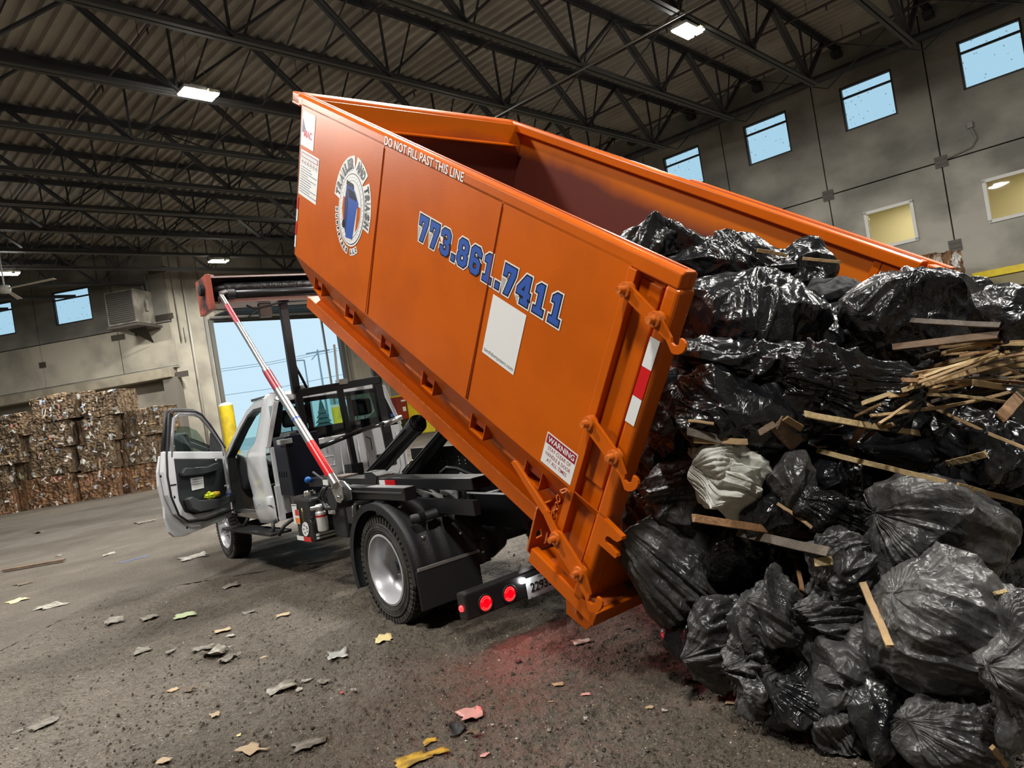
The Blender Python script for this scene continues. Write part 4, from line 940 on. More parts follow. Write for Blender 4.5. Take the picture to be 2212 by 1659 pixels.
for i in range(5): m.tube([tw(1.3-.1*i, .42+.05*i, .92), tw(.5, .45+.06*i, .90+.01*i), tw(-.2, .5+.07*i, .86)], .014, 6)
m.build('hose_bundle', black_r, TR, smooth=True); TR.children[-1]['kind'] = 'stuff'
for k in range(2): m = MB(); m.tube([PW(914+16*k, 1055-4*k, .45), PW(932+16*k, 1066-4*k, .45)], .014, 8); m.build('hose_fitting', chrome, TR, smooth=True)
# tarp arm pivot beam
m = MB(); m.fbox(tw, -.43, .62, .03, .13, .935, 1.03); m.build('pivot_beam', black_m, TR, bevel=.006, fixn=False)
m = MB(); m.fbox(tw, -.40, .55, .02, .03, .99, 1.0); m.build('beam_groove', grey_pl, TR, fixn=False)
m = MB(); m.fbox(tw, .50, .64, -.02, .03, .925, 1.04); m.build('pivot_bracket', alu, TR, bevel=.004, fixn=False)
m = MB(); m.lathe(PW(742, 1072, .0), -TW, [(0, .10), (.09, .10), (.095, .08), (.095, -.05), (0, -.05)], 30); m.build('spring_drum', black_r, TR, smooth=2)
for dw_ in (-.115, -.02):
    P_ = [(714, 1040), (724, 1032), (738, 1052), (741, 1078), (734, 1087), (727, 1084), (716, 1058)] if dw_ < -.1 else [(727, 1036), (742, 1040), (757, 1058), (759, 1080), (750, 1082), (742, 1060)]
    m = MB(); m.prism(PP(P_, dw_), TW*.01); m.build('pivot_cheek', alu, TR, bevel=.002)
for (u, v) in ((733, 1076), (722, 1056)): m = MB(); m.lathe(PW(u, v, -.12), -TW, [(.022, 0), (.02, .012), (0, .014)], 12); m.build('pivot_bolt', chrome, TR, smooth=True)
# tarp arm: telescoping aluminium tube with red tape
A0, A1, A2, A3 = PW(727, 1048, -.12), PW(574, 798, -.14), PT(479, 640, 2.40), PT(487, 631, 2.40)
def seg(A, B_, f0, f1): return A+(B_-A)*f0, A+(B_-A)*f1
m = MB(); m.tube([A0, A1], .036, 14); m.build('tarp_arm_outer', alu, TR, smooth=2)
m = MB(); m.tube([A1, A2, PT(477, 634, 2.40), A3, PT(500, 632, 2.40)], .027, 14); m.build('tarp_arm_inner', alu, TR, smooth=2)
for A, B_, f0, f1, r_, mt_ in ((A0, A1, .07, .33, .0375, redv), (A0, A1, .80, .97, .0375, dredv), (A0, A1, .68, .81, .0375, dredv) if False else (A0, A1, .52, .535, .037, bluev), (A1, A2, .60, .86, .0282, dredv)):
    p_, q_ = seg(A, B_, f0, f1); d = (q_-p_)/np.linalg.norm(q_-p_); m = MB(); m.lathe(p_, d, [(r_, 0), (r_, np.linalg.norm(q_-p_))], 20); m.build('reflective_tape', mt_, TR, smooth=True)
# tarp housing gantry
Gt = 2.45
def G(u, v, t=Gt): return PT(u, v, t)
hL, hR = G(457, 603), G(700, 597)
wl0, wl1 = -.22, 2.05
zt = 3.20
tbox('tarp_wind_shield', Gt-.02, Gt+.34, wl0, wl1, zt-.005, zt+.012, alu)
tbox('tarp_wind_shield', Gt+.30, Gt+.34, wl0, wl1, zt-.27, zt, black_m)
tbox('housing_floor', Gt-.02, Gt+.34, wl0, wl1, zt-.27, zt-.25, mat('brushed_brown_aluminium', (.24,.17,.15), .3, metal=.8))
tbox('housing_lip', Gt-.03, Gt-.015, wl0+.04, wl1, zt-.27, zt-.20, MATS['brushed_brown_aluminium'])
m = MB(); c0, c1 = tw(Gt+.10, wl0+.04, zt-.10), tw(Gt+.10, wl1, zt-.10)
m.tube([c0, c0+TW*.06, c0+TW*.12, c0+TW*1.2, c1], [.03, .05, .075, .082, .08], 18); m.build('rolled_tarp', mat('black_mesh_tarp', (.010,.010,.012), .32, bump=.5, bs=30, stretch=(1,1,1)), TR, smooth=True)
m = MB(); m.tube([tw(Gt-.05, wl0+.12, zt-.185), tw(Gt-.05, wl1, zt-.185)], .042, 14); m.build('tarp_pull_bar', black_m, TR, smooth=True)
m = MB(); m.tube([tw(Gt-.05, wl0+.13, zt-.185), tw(Gt-.05, wl0+.20, zt-.185)], .052, 14); m.build('bar_collar', black_r, TR, smooth=2)
m = MB(); m.fbox(tw, Gt-.04, Gt+.36, wl0-.05, wl0, zt-.33, zt+.03); m.build('end_cover', mat('rust_red_painted_cover', (.40,.085,.05), .4, col2=(.06,.03,.03), ns=5, lo=.5, hi=.6), TR, bevel=.004, fixn=False)
m = MB(); m.fbox(tw, Gt+.06, Gt+.14, wl0-.02, wl0+.06, zt+.01, zt+.045); m.build('cover_clip', alu, TR, fixn=False)
m = MB(); m.lathe(tw(Gt+.12, wl0-.05, zt-.1), -TW, [(.06, 0), (.06, .04), (.04, .045), (0, .045)], 12); m.build('gear_knob', black_r, TR, smooth=2)
m = MB(); m.fbox(tw, Gt+.0, Gt+.06, .23, .36, zt-.43, zt-.28); m.build('work_lamp', mat('amber_brown_lamp', (.06,.04,.03), .3), TR, bevel=.006, fixn=False)
m = MB(); m.tube([tw(Gt, .1, zt-.30), tw(Gt, .18, zt-.34), tw(Gt, .4, zt-.30), tw(Gt, .55, zt-.27)], .012, 6); m.tube([tw(Gt, .1, zt-.42), tw(Gt, .15, zt-.39), tw(Gt, .22, zt-.35)], .008, 6); m.build('wiring', black_r, TR, smooth=True); TR.children[-1]['kind'] = 'stuff'
# gantry post with cross head, upright posts of the headache rack
Rt = 2.55
def post(u0, v0, u1, v1, wd, name='rack_post', t=Rt, dep=.06):
    A, B_ = PT(u0, v0, t), PT(u1, v1, t); m = MB(); m.beam(A, B_, wd, dep, up=TW if False else TT); return m.build(name, black_m, TR, bevel=.004, fixn=False)
post(609, 645, 640, 850, .085, 'gantry_post'); post(640, 835, 672, 1010, .075)
post(604, 650, 700, 643, .055, 'gantry_head')
post(644, 850, 817, 820, .085, 'rack_top_bar', dep=.07)
post(732, 832, 768, 1012, .06); post(812, 818, 846, 985, .10); post(809, 790, 817, 830, .09, 'gantry_post')
m = MB(); m.tube([PT(638, 790, Rt), PT(664, 840, Rt+.1)], .016, 6); m.build('brace_rod', black_m, TR, smooth=True)
m = MB(); m.tube([PT(722, 745, Rt+.2), PT(731, 835, Rt)], .014, 6); m.fbox(tw, Rt-.05, Rt+.05, 1.0, 1.1, 1.96, 2.02); m.build('antenna_rod', alu, TR, smooth=2)
m = MB(); m.fbox(tw, Rt-.08, Rt+.1, .97, 1.11, .92, 1.06); m.build('post_foot', black_m, TR, fixn=False)
# stowed tarp tension bar
m = MB(); m.tube([PT(686, 968, 2.35), PT(780, 930, 2.35), PT(866, 902, 2.35)], .026, 12); m.build('stowed_bar', mat('shiny_black_tube', (.02,.02,.022), .15, coat=.8), TR, smooth=True)
m = MB(); m.tube([PT(830, 917, 2.34), PT(867, 901, 2.34)], .030, 12); m.build('bar_end_sleeve', alu, TR, smooth=True)
# black control cabinet behind the cab
tbox('control_cabinet', 2.25, 2.62, .20, .56, .88, 1.50, mat('blue_black_enamel', (.006,.008,.016), .35), bevel=.01)
m = MB(); m.prism([tw(2.26, .20, 1.30), tw(2.26, .34, 1.28), tw(2.26, .34, 1.53), tw(2.26, .27, 1.53)], TT*.3); m.prism([tw(2.26, .22, .92), tw(2.26, .34, .90), tw(2.26, .34, 1.27), tw(2.26, .22, 1.27)], TT*.25); m.build('cabinet_side', mat('dull_grey_enamel', (.055,.055,.058), .5), TR, bevel=.004)
m = MB()
for k in range(4): m.obox(PT(604+5*k, 1025, 2.25), TT*.004, TW*.006, Z*.03)
m.build('vent_slot', blackv, TR, fixn=False); TR.children[-1]['kind'] = 'stuff'
m = MB(); m.fbox(tw, 2.2, 2.3, .13, .26, 1.42, 1.47); m.build('terminal_block', mat('grey_white_plastic', (.35,.37,.37), .5), TR, bevel=.004, fixn=False)
for u, mt_ in ((608, bluev), (612, redv)): m = MB(); m.obox(PT(u, 965, 2.245), TT*.002, TW*.012, Z*.006); m.build('small_badge', mt_, TR, fixn=False)
m = MB(); c_ = PW(665, 1037, .25); m.lathe(c_, -TT, [(0, .03), (.03, .028), (.035, 0), (.02, -.03), (0, -.03)], 12); m.build('blue_valve_knob', mat('blue_knob', (.02,.16,.55), .35), TR, smooth=True)
m = MB(); m.tube([PW(676, 1020, .25), PW(710, 1045, .3), PW(720, 1060, .3)], .012, 6); m.tube([PW(700, 1055, .15), PW(690, 1075, .15), PW(705, 1098, .15), PW(728, 1098, .15)], .018, 8); m.tube([PW(707, 1050, .12), PW(696, 1072, .12), PW(712, 1090, .12)], .012, 8); m.build('hose_loop', black_r, TR, smooth=True); TR.children[-1]['kind'] = 'stuff'
# hydraulic oil tank with stickers, gauge, filter
tk = tbox('oil_tank', 1.60, 2.02, .10, .58, .47, .885, mat('satin_black_tank', (.012,.012,.012), .45, bump=.1, bs=200), bevel=.025)
m = MB(); m.lathe(tw(1.86, .22, .885), Z, [(.055, 0), (.058, .01), (.058, .05), (.05, .06), (0, .06)], 16); m.build('filler_cap', chrome, TR, smooth=2)
OW = .094
def patch(name, q, mt_, w=OW): m = MB(); m.prism([PW(u, v, w) for u, v in q], -TW*.001); return m.build(name, mt_, TR)
patch('tank_sticker', [(629,1089),(640,1089),(641,1101),(645,1102),(649,1132),(636,1131)], whitev)
patch('tank_sticker_red', [(637,1101),(644,1102),(646,1114),(638,1113)], redv, OW-.002); patch('tank_sticker_orange', [(638,1118),(648,1119),(649,1130),(640,1130)], mat('orange_vinyl', (.8,.22,.03), .4), OW-.002)
patch('tank_sticker_line', [(630,1091),(639,1091),(639,1092.5),(630,1092.5)], greyv, OW-.002)
c_ = [PW(660+7.3*math.cos(a), 1143+15.5*math.sin(a)+2*math.cos(a), OW) for a in np.linspace(0, 2*math.pi, 24, endpoint=False)]
m = MB(); m.prism(c_, -TW*.001); m.build('round_sticker', whitev, TR)
for (u, v) in ((657,1135),(662,1138),(656,1143),(664,1148),(659,1151),(663,1142)): m = MB(); m.obox(PW(u, v, OW-.002), TT*.018, TW*.0005, Z*.006); m.build('sticker_mark', greyv, TR, fixn=False)
patch('reflective_tape', [(641,1156),(656,1159),(657,1168),(643,1166)], silv); patch('reflective_tape', [(656,1159),(672,1161),(673,1171),(657,1169)], redv)
m = MB(); m.tube([PW(652, 1098, OW-.01), PW(656, 1126, OW-.01)], .006, 6); m.build('sight_gauge', mat('brass_gauge', (.5,.38,.12), .3, metal=.8), TR, smooth=True)
for z_ in (.50, .53): m = MB(); m.fbox(tw, 1.592, 1.6, .12, .36, z_, z_+.02); m.build('reflective_tape', silv, TR, fixn=False)
fc_ = PT(695, 1120, 1.5); m = MB(); m.lathe(fc_, Z, [(0, -.115), (.045, -.115), (.052, -.10), (.052, .06), (.04, .075), (0, .075)], 24); m.build('spin_on_filter', mat('white_filter_enamel', (.75,.74,.72), .3), TR, smooth=2)
m = MB(); m.lathe(fc_+Z*.075, Z, [(.04, 0), (.05, .02), (.04, .06), (0, .06)], 14); m.tube([fc_+Z*.11-TW*.09, fc_+Z*.11+TW*.13], .02, 10); m.build('filter_head', mat('cast_aluminium', (.5,.5,.48), .35, metal=.8), TR, smooth=True)
m = MB(); m.lathe(fc_+Z*.02, Z, [(.0526, 0), (.0526, .018)], 24, a0=rad(60), a1=rad(240), ref=TT); m.build('filter_band', redv, TR, smooth=True)
m = MB(); m.lathe(PT(676, 1122, 1.52), -TT, [(0, .02), (.028, .02), (.03, 0)], 16); m.build('pressure_gauge', chrome, TR, smooth=2)
tbox('battery_box', 1.12, 1.40, .22, .60, .52, .90, black_r, bevel=.01)
tbox('valve_block', .80, 1.02, .2, .4, .66, .84, black_m, bevel=.008)
P1 = PW(717, 1091, .2)
m = MB(); m.prism(PP([(707,1082),(719,1082),(722,1097),(709,1097)], .19), -TW*.001); m.build('valve_sticker', whitev, TR)
m = MB(); m.prism(PP([(708,1097),(723,1098),(725,1111),(710,1110)], .19), -TW*.001); m.build('valve_sticker', whitev, TR)
for q in ([(708,1084),(718,1084),(718.5,1087),(708.5,1087)], [(709,1090),(719,1090),(719.5,1093),(709.5,1093)]): m = MB(); m.prism(PP(q, .188), -TW*.001); m.build('sticker_band', mat('green_vinyl', (.05,.32,.2), .4), TR)
m = MB(); m.prism(PP([(711,1100),(713,1100),(713.5,1104),(711.5,1104)], .188), -TW*.001); m.build('sticker_band', redv, TR)
m = MB()
for k in range(2): u = 762+16*k; m.tube([PW(u, 1092, .15), PW(u+1, 1108, .15), PW(u+3, 1118, .15)], .008, 6)
m.tube([PW(764, 1113, .2), PW(776, 1122, .2)], .014, 8); m.build('u_bolt', galv, TR, smooth=True); TR.children[-1]['kind'] = 'stuff'
tbox('side_step_bracket', .55, .95, .18, .32, .42, .60, black_r, bevel=.02)
# rear fender: ribbed half barrel over the duals, hung from a tube, with mud flap
fc = tw(.015, .0, .405)
prof = []
nr = 26
for k in range(nr+1):
    w_ = -.03+.66*k/nr; prof.append((.505+(.012 if k % 5 in (2, 3) else 0)-(.03 if k == 0 else 0), w_))
prof2 = [(r_-.012, w_) for r_, w_ in prof[::-1]]
m = MB()
m.lathe(fc, TW, prof+prof2+[prof[0]], 44, a0=rad(-112), a1=rad(96), ref=Z)
m.build('fender', black_r, TR, smooth=2)
m = MB(); m.lathe(fc-TW*.03, TW, [(.475, .0), (.515, -.004), (.515, .012), (.475, .012), (.475, 0)], 44, a0=rad(-112), a1=rad(96), ref=Z); m.build('fender_lip', black_r, TR, smooth=2)
# which way the lathe turns: angle from up towards cross(TW, Z)
bm_ = MB()
for (t_, w_) in [(-.20, .1), (-.34, .25), (-.34, .55), (-.44, .12), (-.46, .42), (-.50, .06), (-.52, .30), (-.52, .56), (-.27, .45)]:
    zz = .405+math.sqrt(max(.0, .52**2-(t_-.015)**2)) if t_ > -.5 else .44
    e = np.array(tw(t_, w_, zz))-np.array(tw(.015, w_, .405)); e /= np.linalg.norm(e)
    o = MB(); o.lathe(tw(.015, w_, .405)+e*.515, e, [(.016, 0), (.014, .01), (0, .014)], 10); o.build('fender_bolt', chrome, TR, smooth=True)
m = MB(); m.tube([tw(-.44, .05, .80), tw(-.44, .42, .80), tw(-.40, .52, .84), tw(-.30, .60, .98), tw(-.25, .66, 1.0)], .035, 12); m.build('fender_hanger_tube', black_r, TR, smooth=True)
for w_ in (.12, .40): m = MB(); m.lathe(tw(-.44, w_-.025, .80), TW, [(.042, 0), (.042, .05)], 16); m.build('tube_clamp', black_m, TR, smooth=2)
m = MB(); m.fbox(tw, -.55, -.53, -.02, .50, .455, .475); m.build('flap_clamp', galv, TR, fixn=False)
m = MB(); m.fbox(tw, -.545, -.53, -.04, .49, .18, .46); m.build('mud_flap', black_r, TR, bevel=.01, fixn=False)
m = MB(); m.fbox(tw, -.95, .12, .25, .30, .80, .90); m.build('fender_beam', black_m, TR, fixn=False)
m = MB(); m.fbox(tw, -.10, .05, .02, .32, .80, .93); m.build('beam_stand', black_m, TR, fixn=False)
m = MB(); m.lathe(fc+TW*1.75, TW, [(.505, 0), (.505, .6)], 30, a0=rad(-110), a1=rad(100), ref=Z); m.build('far_fender', black_r, TR, smooth=2)
# rear bumper bar with lamps and plate
BT = -1.0
bz0, bz1 = .20, .37
m = MB(); m.fbox(tw, BT-.10, BT, -.025, 2.0, bz0, bz1); m.build('rear_bumper', mat('satin_black_bumper', (.016,.015,.016), .42), TR, bevel=.012, fixn=False)
m = MB()
for w_ in (.66, 1.40): m.fbox(tw, BT-.02, BT+.05, w_, w_+.08, bz1-.05, .66)
m.build('bumper_hanger', black_m, TR, fixn=False)
def lampd(w_, zc=.274):
    c_ = tw(BT-.10, w_, zc); t = bpy.data.objects.new('tail_lamp', None); COL.objects.link(t); t.parent = TR; t.location = tuple(c_-np.array(TR['_o'])); t['_o'] = [float(x) for x in c_]
    m = MB(); m.lathe(c_, -TT, [(.058, 0), (.062, .012), (.050, .014), (.048, .006)], 32); m.build('grommet', black_r, t, smooth=True)
    m = MB(); m.lathe(c_, -TT, [(.048, .008), (.034, .018), (0, .022)], 32); m.build('lens', mat('red_lens_glow', (.5,.0,.0), .25, emit=(1,.0,.008), es=.9), t, smooth=True)
    for s_ in (-1, 1):
        for r_ in (.032, .042):
            for k in range(14):
                a = rad(28+k*9.6)*1; e = TW*math.cos(a)+Z*math.sin(a)*s_; m = MB(); m.lathe(c_+e*r_-TT*(.017 if r_ < .04 else .012), -TT, [(.0030, 0), (0, .004)], 6)
                if k == 0: M_ = m
                else: M_.v += m.v; base = len(M_.v)-len(m.v); M_.f += [tuple(base+i for i in f) for f in m.f]; M_.mi += m.mi
            M_.build('led_dot', mat('led_glow', (1,.2,.2), .3, emit=(1,.05,.04), es=2.2), t); t.children[-1]['kind'] = 'stuff'
lampd(.12); lampd(.315)
m = MB(); c_ = tw(BT-.045, -.025, .275); m.lathe(c_, -TW, [(.022, 0), (.018, .012), (0, .016)], 16); m.build('side_marker', red_lens, TR, smooth=True)
def spot(name, P, e, col, size=.05, direction=(0, 0, -1), parent=TR):
    l = bpy.data.lights.new(name, 'AREA'); l.energy = e; l.shape = 'DISK'; l.size = size; l.color = col
    o = bpy.data.objects.new(name, l); COL.objects.link(o); o.parent = parent; o.location = tuple(np.asarray(P)-np.array(parent['_o'])); o.rotation_euler = Vector(tuple(direction)).to_track_quat('-Z', 'X').to_euler()
for w_ in (.12, .315, 1.6, 1.8): spot('tail_lamp_light', tw(BT-.14, w_, .274), .9, (1, .03, .05), .09, -TT*.9-Z*.25)
spot('side_marker_light', tw(BT-.06, -.05, .275), .3, (1, .02, .03), .03, -TW)
# licence plate
PLt = BT-.105; pl = lambda w_, z_, d=0: tw(PLt-d, w_, z_)
m = MB(); m.prism([pl(.46, .190), pl(.765, .190), pl(.765, .330), pl(.46, .330)], -TT*.004); m.build('licence_plate', mat('plate_enamel', (.62,.64,.66), .3, col2=(.5,.53,.56), ns=8), TR, bevel=.004)
text('plate_lettering', '22933', pl(.585, .255, .006), TW, Z, .085, blackv, TR, width=.19, bold=.02)
text('plate_lettering', 'Illinois', pl(.61, .315, .006), TW, Z, .03, mat('plate_blue_grey', (.08,.1,.14), .4), TR, width=.09)
text('plate_lettering', 'Land of Lincoln', pl(.61, .204, .006), TW, Z, .014, MATS['plate_blue_grey'], TR, width=.11)
for w_ in (.49, .73): m = MB(); m.lathe(pl(w_, .20, .004), -TT, [(.006, 0), (.005, .004), (0, .005)], 8); m.build('plate_screw', chrome, TR)
m = MB(); m.obox(tw(BT-.11, .435, .325), TW*.016, TT*.01, Z*.016); m.build('plate_lamp', white_led, TR); spot('plate_lamp_light', tw(BT-.13, .43, .325), .35, (1, 1, 1), .03, TW*.8-TT*.5)

# ---------------------------------------------------------------- cab
CB = bpy.data.objects.new('cab', None); COL.objects.link(CB); CB.parent = TR; o_c = tw(3.2, .2, .6); CB.location = tuple(o_c-np.array(TR['_o'])); CB['_o'] = [float(x) for x in o_c]
cbk = 2.80; wL, wR = .18, 1.86
def cside(w0, s): return lambda t, z: tw(t, (w0+(0 if z < 1.32 else (z-1.32)*.26)) if s == 0 else (w0-(0 if z < 1.32 else (z-1.32)*.26)), z)
cl = cside(wL, 0); cr = cside(wR, 1)
def side_strip(f, pts_o, pts_i, name, mt_, th=.05, s=0, bev=.0):
    m = MB(); n = len(pts_o)
    for i in range(n-1):
        q = [f(*pts_o[i]), f(*pts_o[i+1]), f(*pts_i[i+1]), f(*pts_i[i])]; m.prism(q, TW*th*(1 if s == 0 else -1))
    return m.build(name, mt_, CB, fixn=True, bevel=bev)
# rear wall with pressed ribs
rw = lambda w, z, d=0.: tw(cbk-d, w, z)
m = MB(); m.prism([rw(.22, .66), rw(wR-.02, .66), rw(wR-.02, 1.405), rw(.22, 1.40)], TT*.03); m.build('rear_panel', white_p, CB, bevel=.008)
m = MB(); m.prism([rw(.40, 1.875), rw(1.68, 1.875), rw(1.64, 1.955), rw(.46, 1.955)], TT*.05); m.build('rear_header', white_p, CB, bevel=.01)
for s in (0, 1):
    f = (lambda w, z: rw(w, z)) if s == 0 else (lambda w, z: rw(wL+wR-w, z))
    m = MB(); m.prism([f(.18, 1.40), f(.235, 1.40), f(.40, 1.88), f(.345, 1.90)], TT*.05); m.build('rear_pillar', white_p, CB, bevel=.006)
def rib(pts, r_=.007):
    m = MB(); m.tube([rw(w, z, .002) for w, z in pts], r_, 6); m.build('pressed_rib', white_p, CB, smooth=True)
for pts in ([(.30,1.33),(.30,1.0),(.36,.95),(.36,.72)], [(.30,1.33),(.42,1.35),(.45,1.30)], [(.72,1.33),(.80,1.35),(.86,1.31),(.86,1.22)], [(.78,1.18),(.92,1.18),(.92,1.07),(.78,1.07),(.78,1.18)], [(1.02,1.3),(1.02,.95),(.9,.92),(.80,.92)], [(1.10,1.32),(1.10,.8),(1.16,.76)], [(1.24,1.32),(1.24,.8)], [(1.36,1.33),(1.42,1.30),(1.42,1.16),(1.34,1.14),(1.34,.9),(1.42,.86),(1.62,.86)], [(1.58,1.34),(1.66,1.30),(1.66,1.17),(1.78,1.17)], [(1.76,1.32),(1.76,.9),(1.70,.8)], [(.86,.82),(1.3,.82)], [(.5,.84),(.72,.84)], [(.80,1.2),(.72,1.26)]): rib(pts)
m = MB(); m.fbox(tw, cbk-.012, cbk, 1.46, 1.70, .93, 1.09); m.build('cab_vent', black_r, CB, bevel=.004)
m = MB()
for k in range(5): m.fbox(tw, cbk-.02, cbk-.01, 1.47, 1.69, .945+.03*k, .955+.03*k)
m.build('vent_fin', grey_pl, CB, fixn=False); CB.children[-1]['kind'] = 'stuff'
# rear window: black border, three panes
g0, g1 = 1.405, 1.875
def fr_w(z, left): k = (z-1.405)/.47; return (.235+.165*k) if left else (wR-.055-.165*k)
m = MB()
for z0, z1 in ((g0, g0+.13), (g1-.045, g1)): m.prism([rw(fr_w(z0, 1), z0), rw(fr_w(z0, 0), z0), rw(fr_w(z1, 0), z1), rw(fr_w(z1, 1), z1)], TT*.008)
for L in (1, 0):
    s = 1 if L else -1; m.prism([rw(fr_w(g0, L), g0), rw(fr_w(g0, L)+s*.10, g0), rw(fr_w(g1, L)+s*(.05), g1), rw(fr_w(g1, L), g1)], TT*.008)
m.prism([rw(fr_w(g0,0)-.24, g0), rw(fr_w(g0, 0), g0), rw(fr_w(g1, 0), g1), rw(fr_w(g1, 0)-.15, g1)], TT*.008)
for w_ in (.72, 1.22): m.fbox(tw, cbk, cbk+.012, w_-.03, w_+.03, g0, g1)
m.build('window_border', mat('black_frit', (.006,.006,.008), .12, coat=.6), CB, fixn=True)
for w0, w1 in ((.28, .70), (.74, 1.20), (1.24, 1.72)):
    m = MB(); m.quad(rw(w0, g0+.1, -.006), rw(w1, g0+.1, -.006), rw(w1, g1-.03, -.006), rw(w0, g1-.03, -.006)); m.build('rear_window_pane', cab_glass if w0 == .74 else cab_glass_d, CB, fixn=False)
m = MB(); m.lathe(rw(1.74, 1.52, .004), -TT, [(.022, .001), (0, .002)], 16); m.build('round_decal', bluev, CB)
# left side: B pillar with the body bulge, cab corner, sill
def SP(pts, w=.18): return [PW(u, v, w) for u, v in pts]
def tz(u, v, w=.18): q = tloc(PW(u, v, w)); return (q[0], q[2])
m = MB(); rows = []
for v, uL, uR, w_ in [(1130,557,592,.19), (1119,550,590,.165), (1093,543,586,.155), (1076,540,583,.16), (1072,541,582,.172), (1050,535,577,.165), (1030,530,572,.16), (995,527,567,.16), (978,529,565,.17), (968,536,567,.185), (958,545,570,.20), (943,549,573,.22), (900,558,578,.27), (870,562,583,.32), (856,568,588,.35), (850,575,592,.37)]:
    row = [PW(uL+2, v, w_)+TW*.14]
    for k in range(9):
        a = k/8; row.append(PW(uL+(uR-uL)*a, v, w_)+TW*(.03*abs(2*a-1)**5))
    row.append(PT(uR+9, v+1, 2.80) if v > 960 else PW(uR, v, w_)+TW*.05); rows.append(row)
m.add([p for row in rows for p in row], [(i*11+j, i*11+j+1, (i+1)*11+j+1, (i+1)*11+j) for i in range(len(rows)-1) for j in range(10)]); m.build('cab_corner_panel', white_p, CB, smooth=2)
m = MB(); m.tube([tw(2.87, .165, .77), tw(3.30, .16, .77)], .006, 6); m.build('panel_gap', grey_pl, CB, smooth=True)
m = MB(); m.fbox(tw, 2.78, 2.82, .20, .27, .60, .98); m.build('corner_flange', white_p, CB, bevel=.004, fixn=False)
m = MB(); m.fbox(tw, 3.2, 4.5, .24, .34, .56, .66); m.build('door_sill', white_p, CB, bevel=.015, fixn=False)
m = MB(); m.fbox(tw, 3.3, 4.42, .20, .26, .645, .665); m.build('sill_plate', alu, CB, fixn=False)
# A pillar and roof rail arch
arch = [(4.42, .62), (4.44, 1.0), (4.42, 1.35), (4.25, 1.50), (3.95, 1.72), (3.70, 1.86), (3.45, 1.92), (3.12, 1.935)]
arch_i = [(4.34, .62), (4.36, 1.0), (4.33, 1.33), (4.18, 1.45), (3.90, 1.66), (3.66, 1.80), (3.45, 1.855), (3.12, 1.86)]
side_strip(cl, arch, arch_i, 'door_frame_arch', white_p, th=.06)
arch_s = [(a+(b_-a)*1.0-.0, c+(d_-c)*1.0) for (a, c), (b_, d_) in zip(arch, arch_i)]; arch_t = [(a-.035, c-.03 if c > 1.4 else c) for a, c in arch_i]
side_strip(cl, arch_i, arch_t, 'door_seal', black_r, th=.10)
side_strip(cr, arch, arch_i, 'far_frame_arch', white_p, th=.06, s=1)
m = MB(); m.prism([cr(2.8, .60), cr(4.42, .60), cr(4.42, 1.33), cr(2.8, 1.33)], -TW*.05); m.build('far_door', white_p, CB)
m = MB(); m.prism([cr(2.9, 1.33), cr(4.3, 1.35), cr(4.0, 1.62), cr(3.6, 1.84), cr(2.9, 1.86)], -TW*.006); m.build('far_door_glass', cab_glass, CB)
m = MB(); m.prism([cr(2.8, 1.33), cr(2.98, 1.33), cr(2.98, 1.88), cr(2.8, 1.9)], -TW*.03); m.build('far_pillar', white_p, CB)
# roof
m = MB(); rows = []
for t_, zt_, wi in ((2.80, 1.955, .03), (2.86, 1.985, .0), (3.2, 2.01, -.01), (3.5, 2.0, -.01), (3.72, 1.95, -.0), (3.85, 1.87, .0)):
    row = []
    for k in range(13):
        a = k/12; w_ = (.36+wi)+(1.33-2*wi)*a; e = (2*a-1); row.append(tw(t_, w_, zt_-.06*abs(e)**4))
    rows.append(row)
m.add([p for r_ in rows for p in r_], [(i*13+j, i*13+j+1, (i+1)*13+j+1, (i+1)*13+j) for i in range(5) for j in range(12)]); m.build('roof_panel', white_p, CB, smooth=True)
m = MB(); m.fbox(tw, 2.9, 3.8, .42, .44, 1.955, 1.985); m.build('drip_moulding', grey_pl, CB, fixn=False)
m = MB(); m.lathe(tw(3.1, .80, 2.0), Z, [(.07, 0), (.065, .03), (.03, .045), (0, .05)], 16); m.build('roof_antenna', black_r, CB, smooth=True)
# windscreen, bonnet, wings
m = MB(); m.quad(tw(3.80, .40, 1.90), tw(3.80, 1.64, 1.90), tw(4.40, 1.74, 1.38), tw(4.40, .30, 1.38)); m.build('windscreen', cab_glass, CB, fixn=False)
m = MB(); rows = []
for t_, zt_ in ((4.36, 1.33), (4.6, 1.34), (5.2, 1.33), (5.7, 1.28), (5.95, 1.15), (6.0, .8)):
    rows.append([tw(t_, .22+(1.6)*k/12, zt_-.07*abs(2*k/12-1)**5) for k in range(13)])
m.add([p for r_ in rows for p in r_], [(i*13+j, i*13+j+1, (i+1)*13+j+1, (i+1)*13+j) for i in range(5) for j in range(12)]); m.build('bonnet', white_p, CB, smooth=True)
for s, w0 in ((0, .19), (1, 1.85)):
    m = MB(); P_ = [(4.46, .62), (4.46, 1.30), (5.2, 1.28), (5.8, 1.22), (5.98, 1.0), (5.98, .62), (5.48, .62)]+[(4.97+.49*math.cos(a), .42+.49*math.sin(a)) for a in np.linspace(rad(25), rad(155), 12)]
    m.prism([tw(t_, w0, z_) for t_, z_ in P_], TW*(.04 if s == 0 else -.04)); m.build('front_wing', white_p, CB)
m = MB(); m.fbox(tw, 5.95, 6.08, .2, 1.84, .45, 1.0); m.build('grille_bumper', grey_pl, CB, bevel=.03, fixn=False)
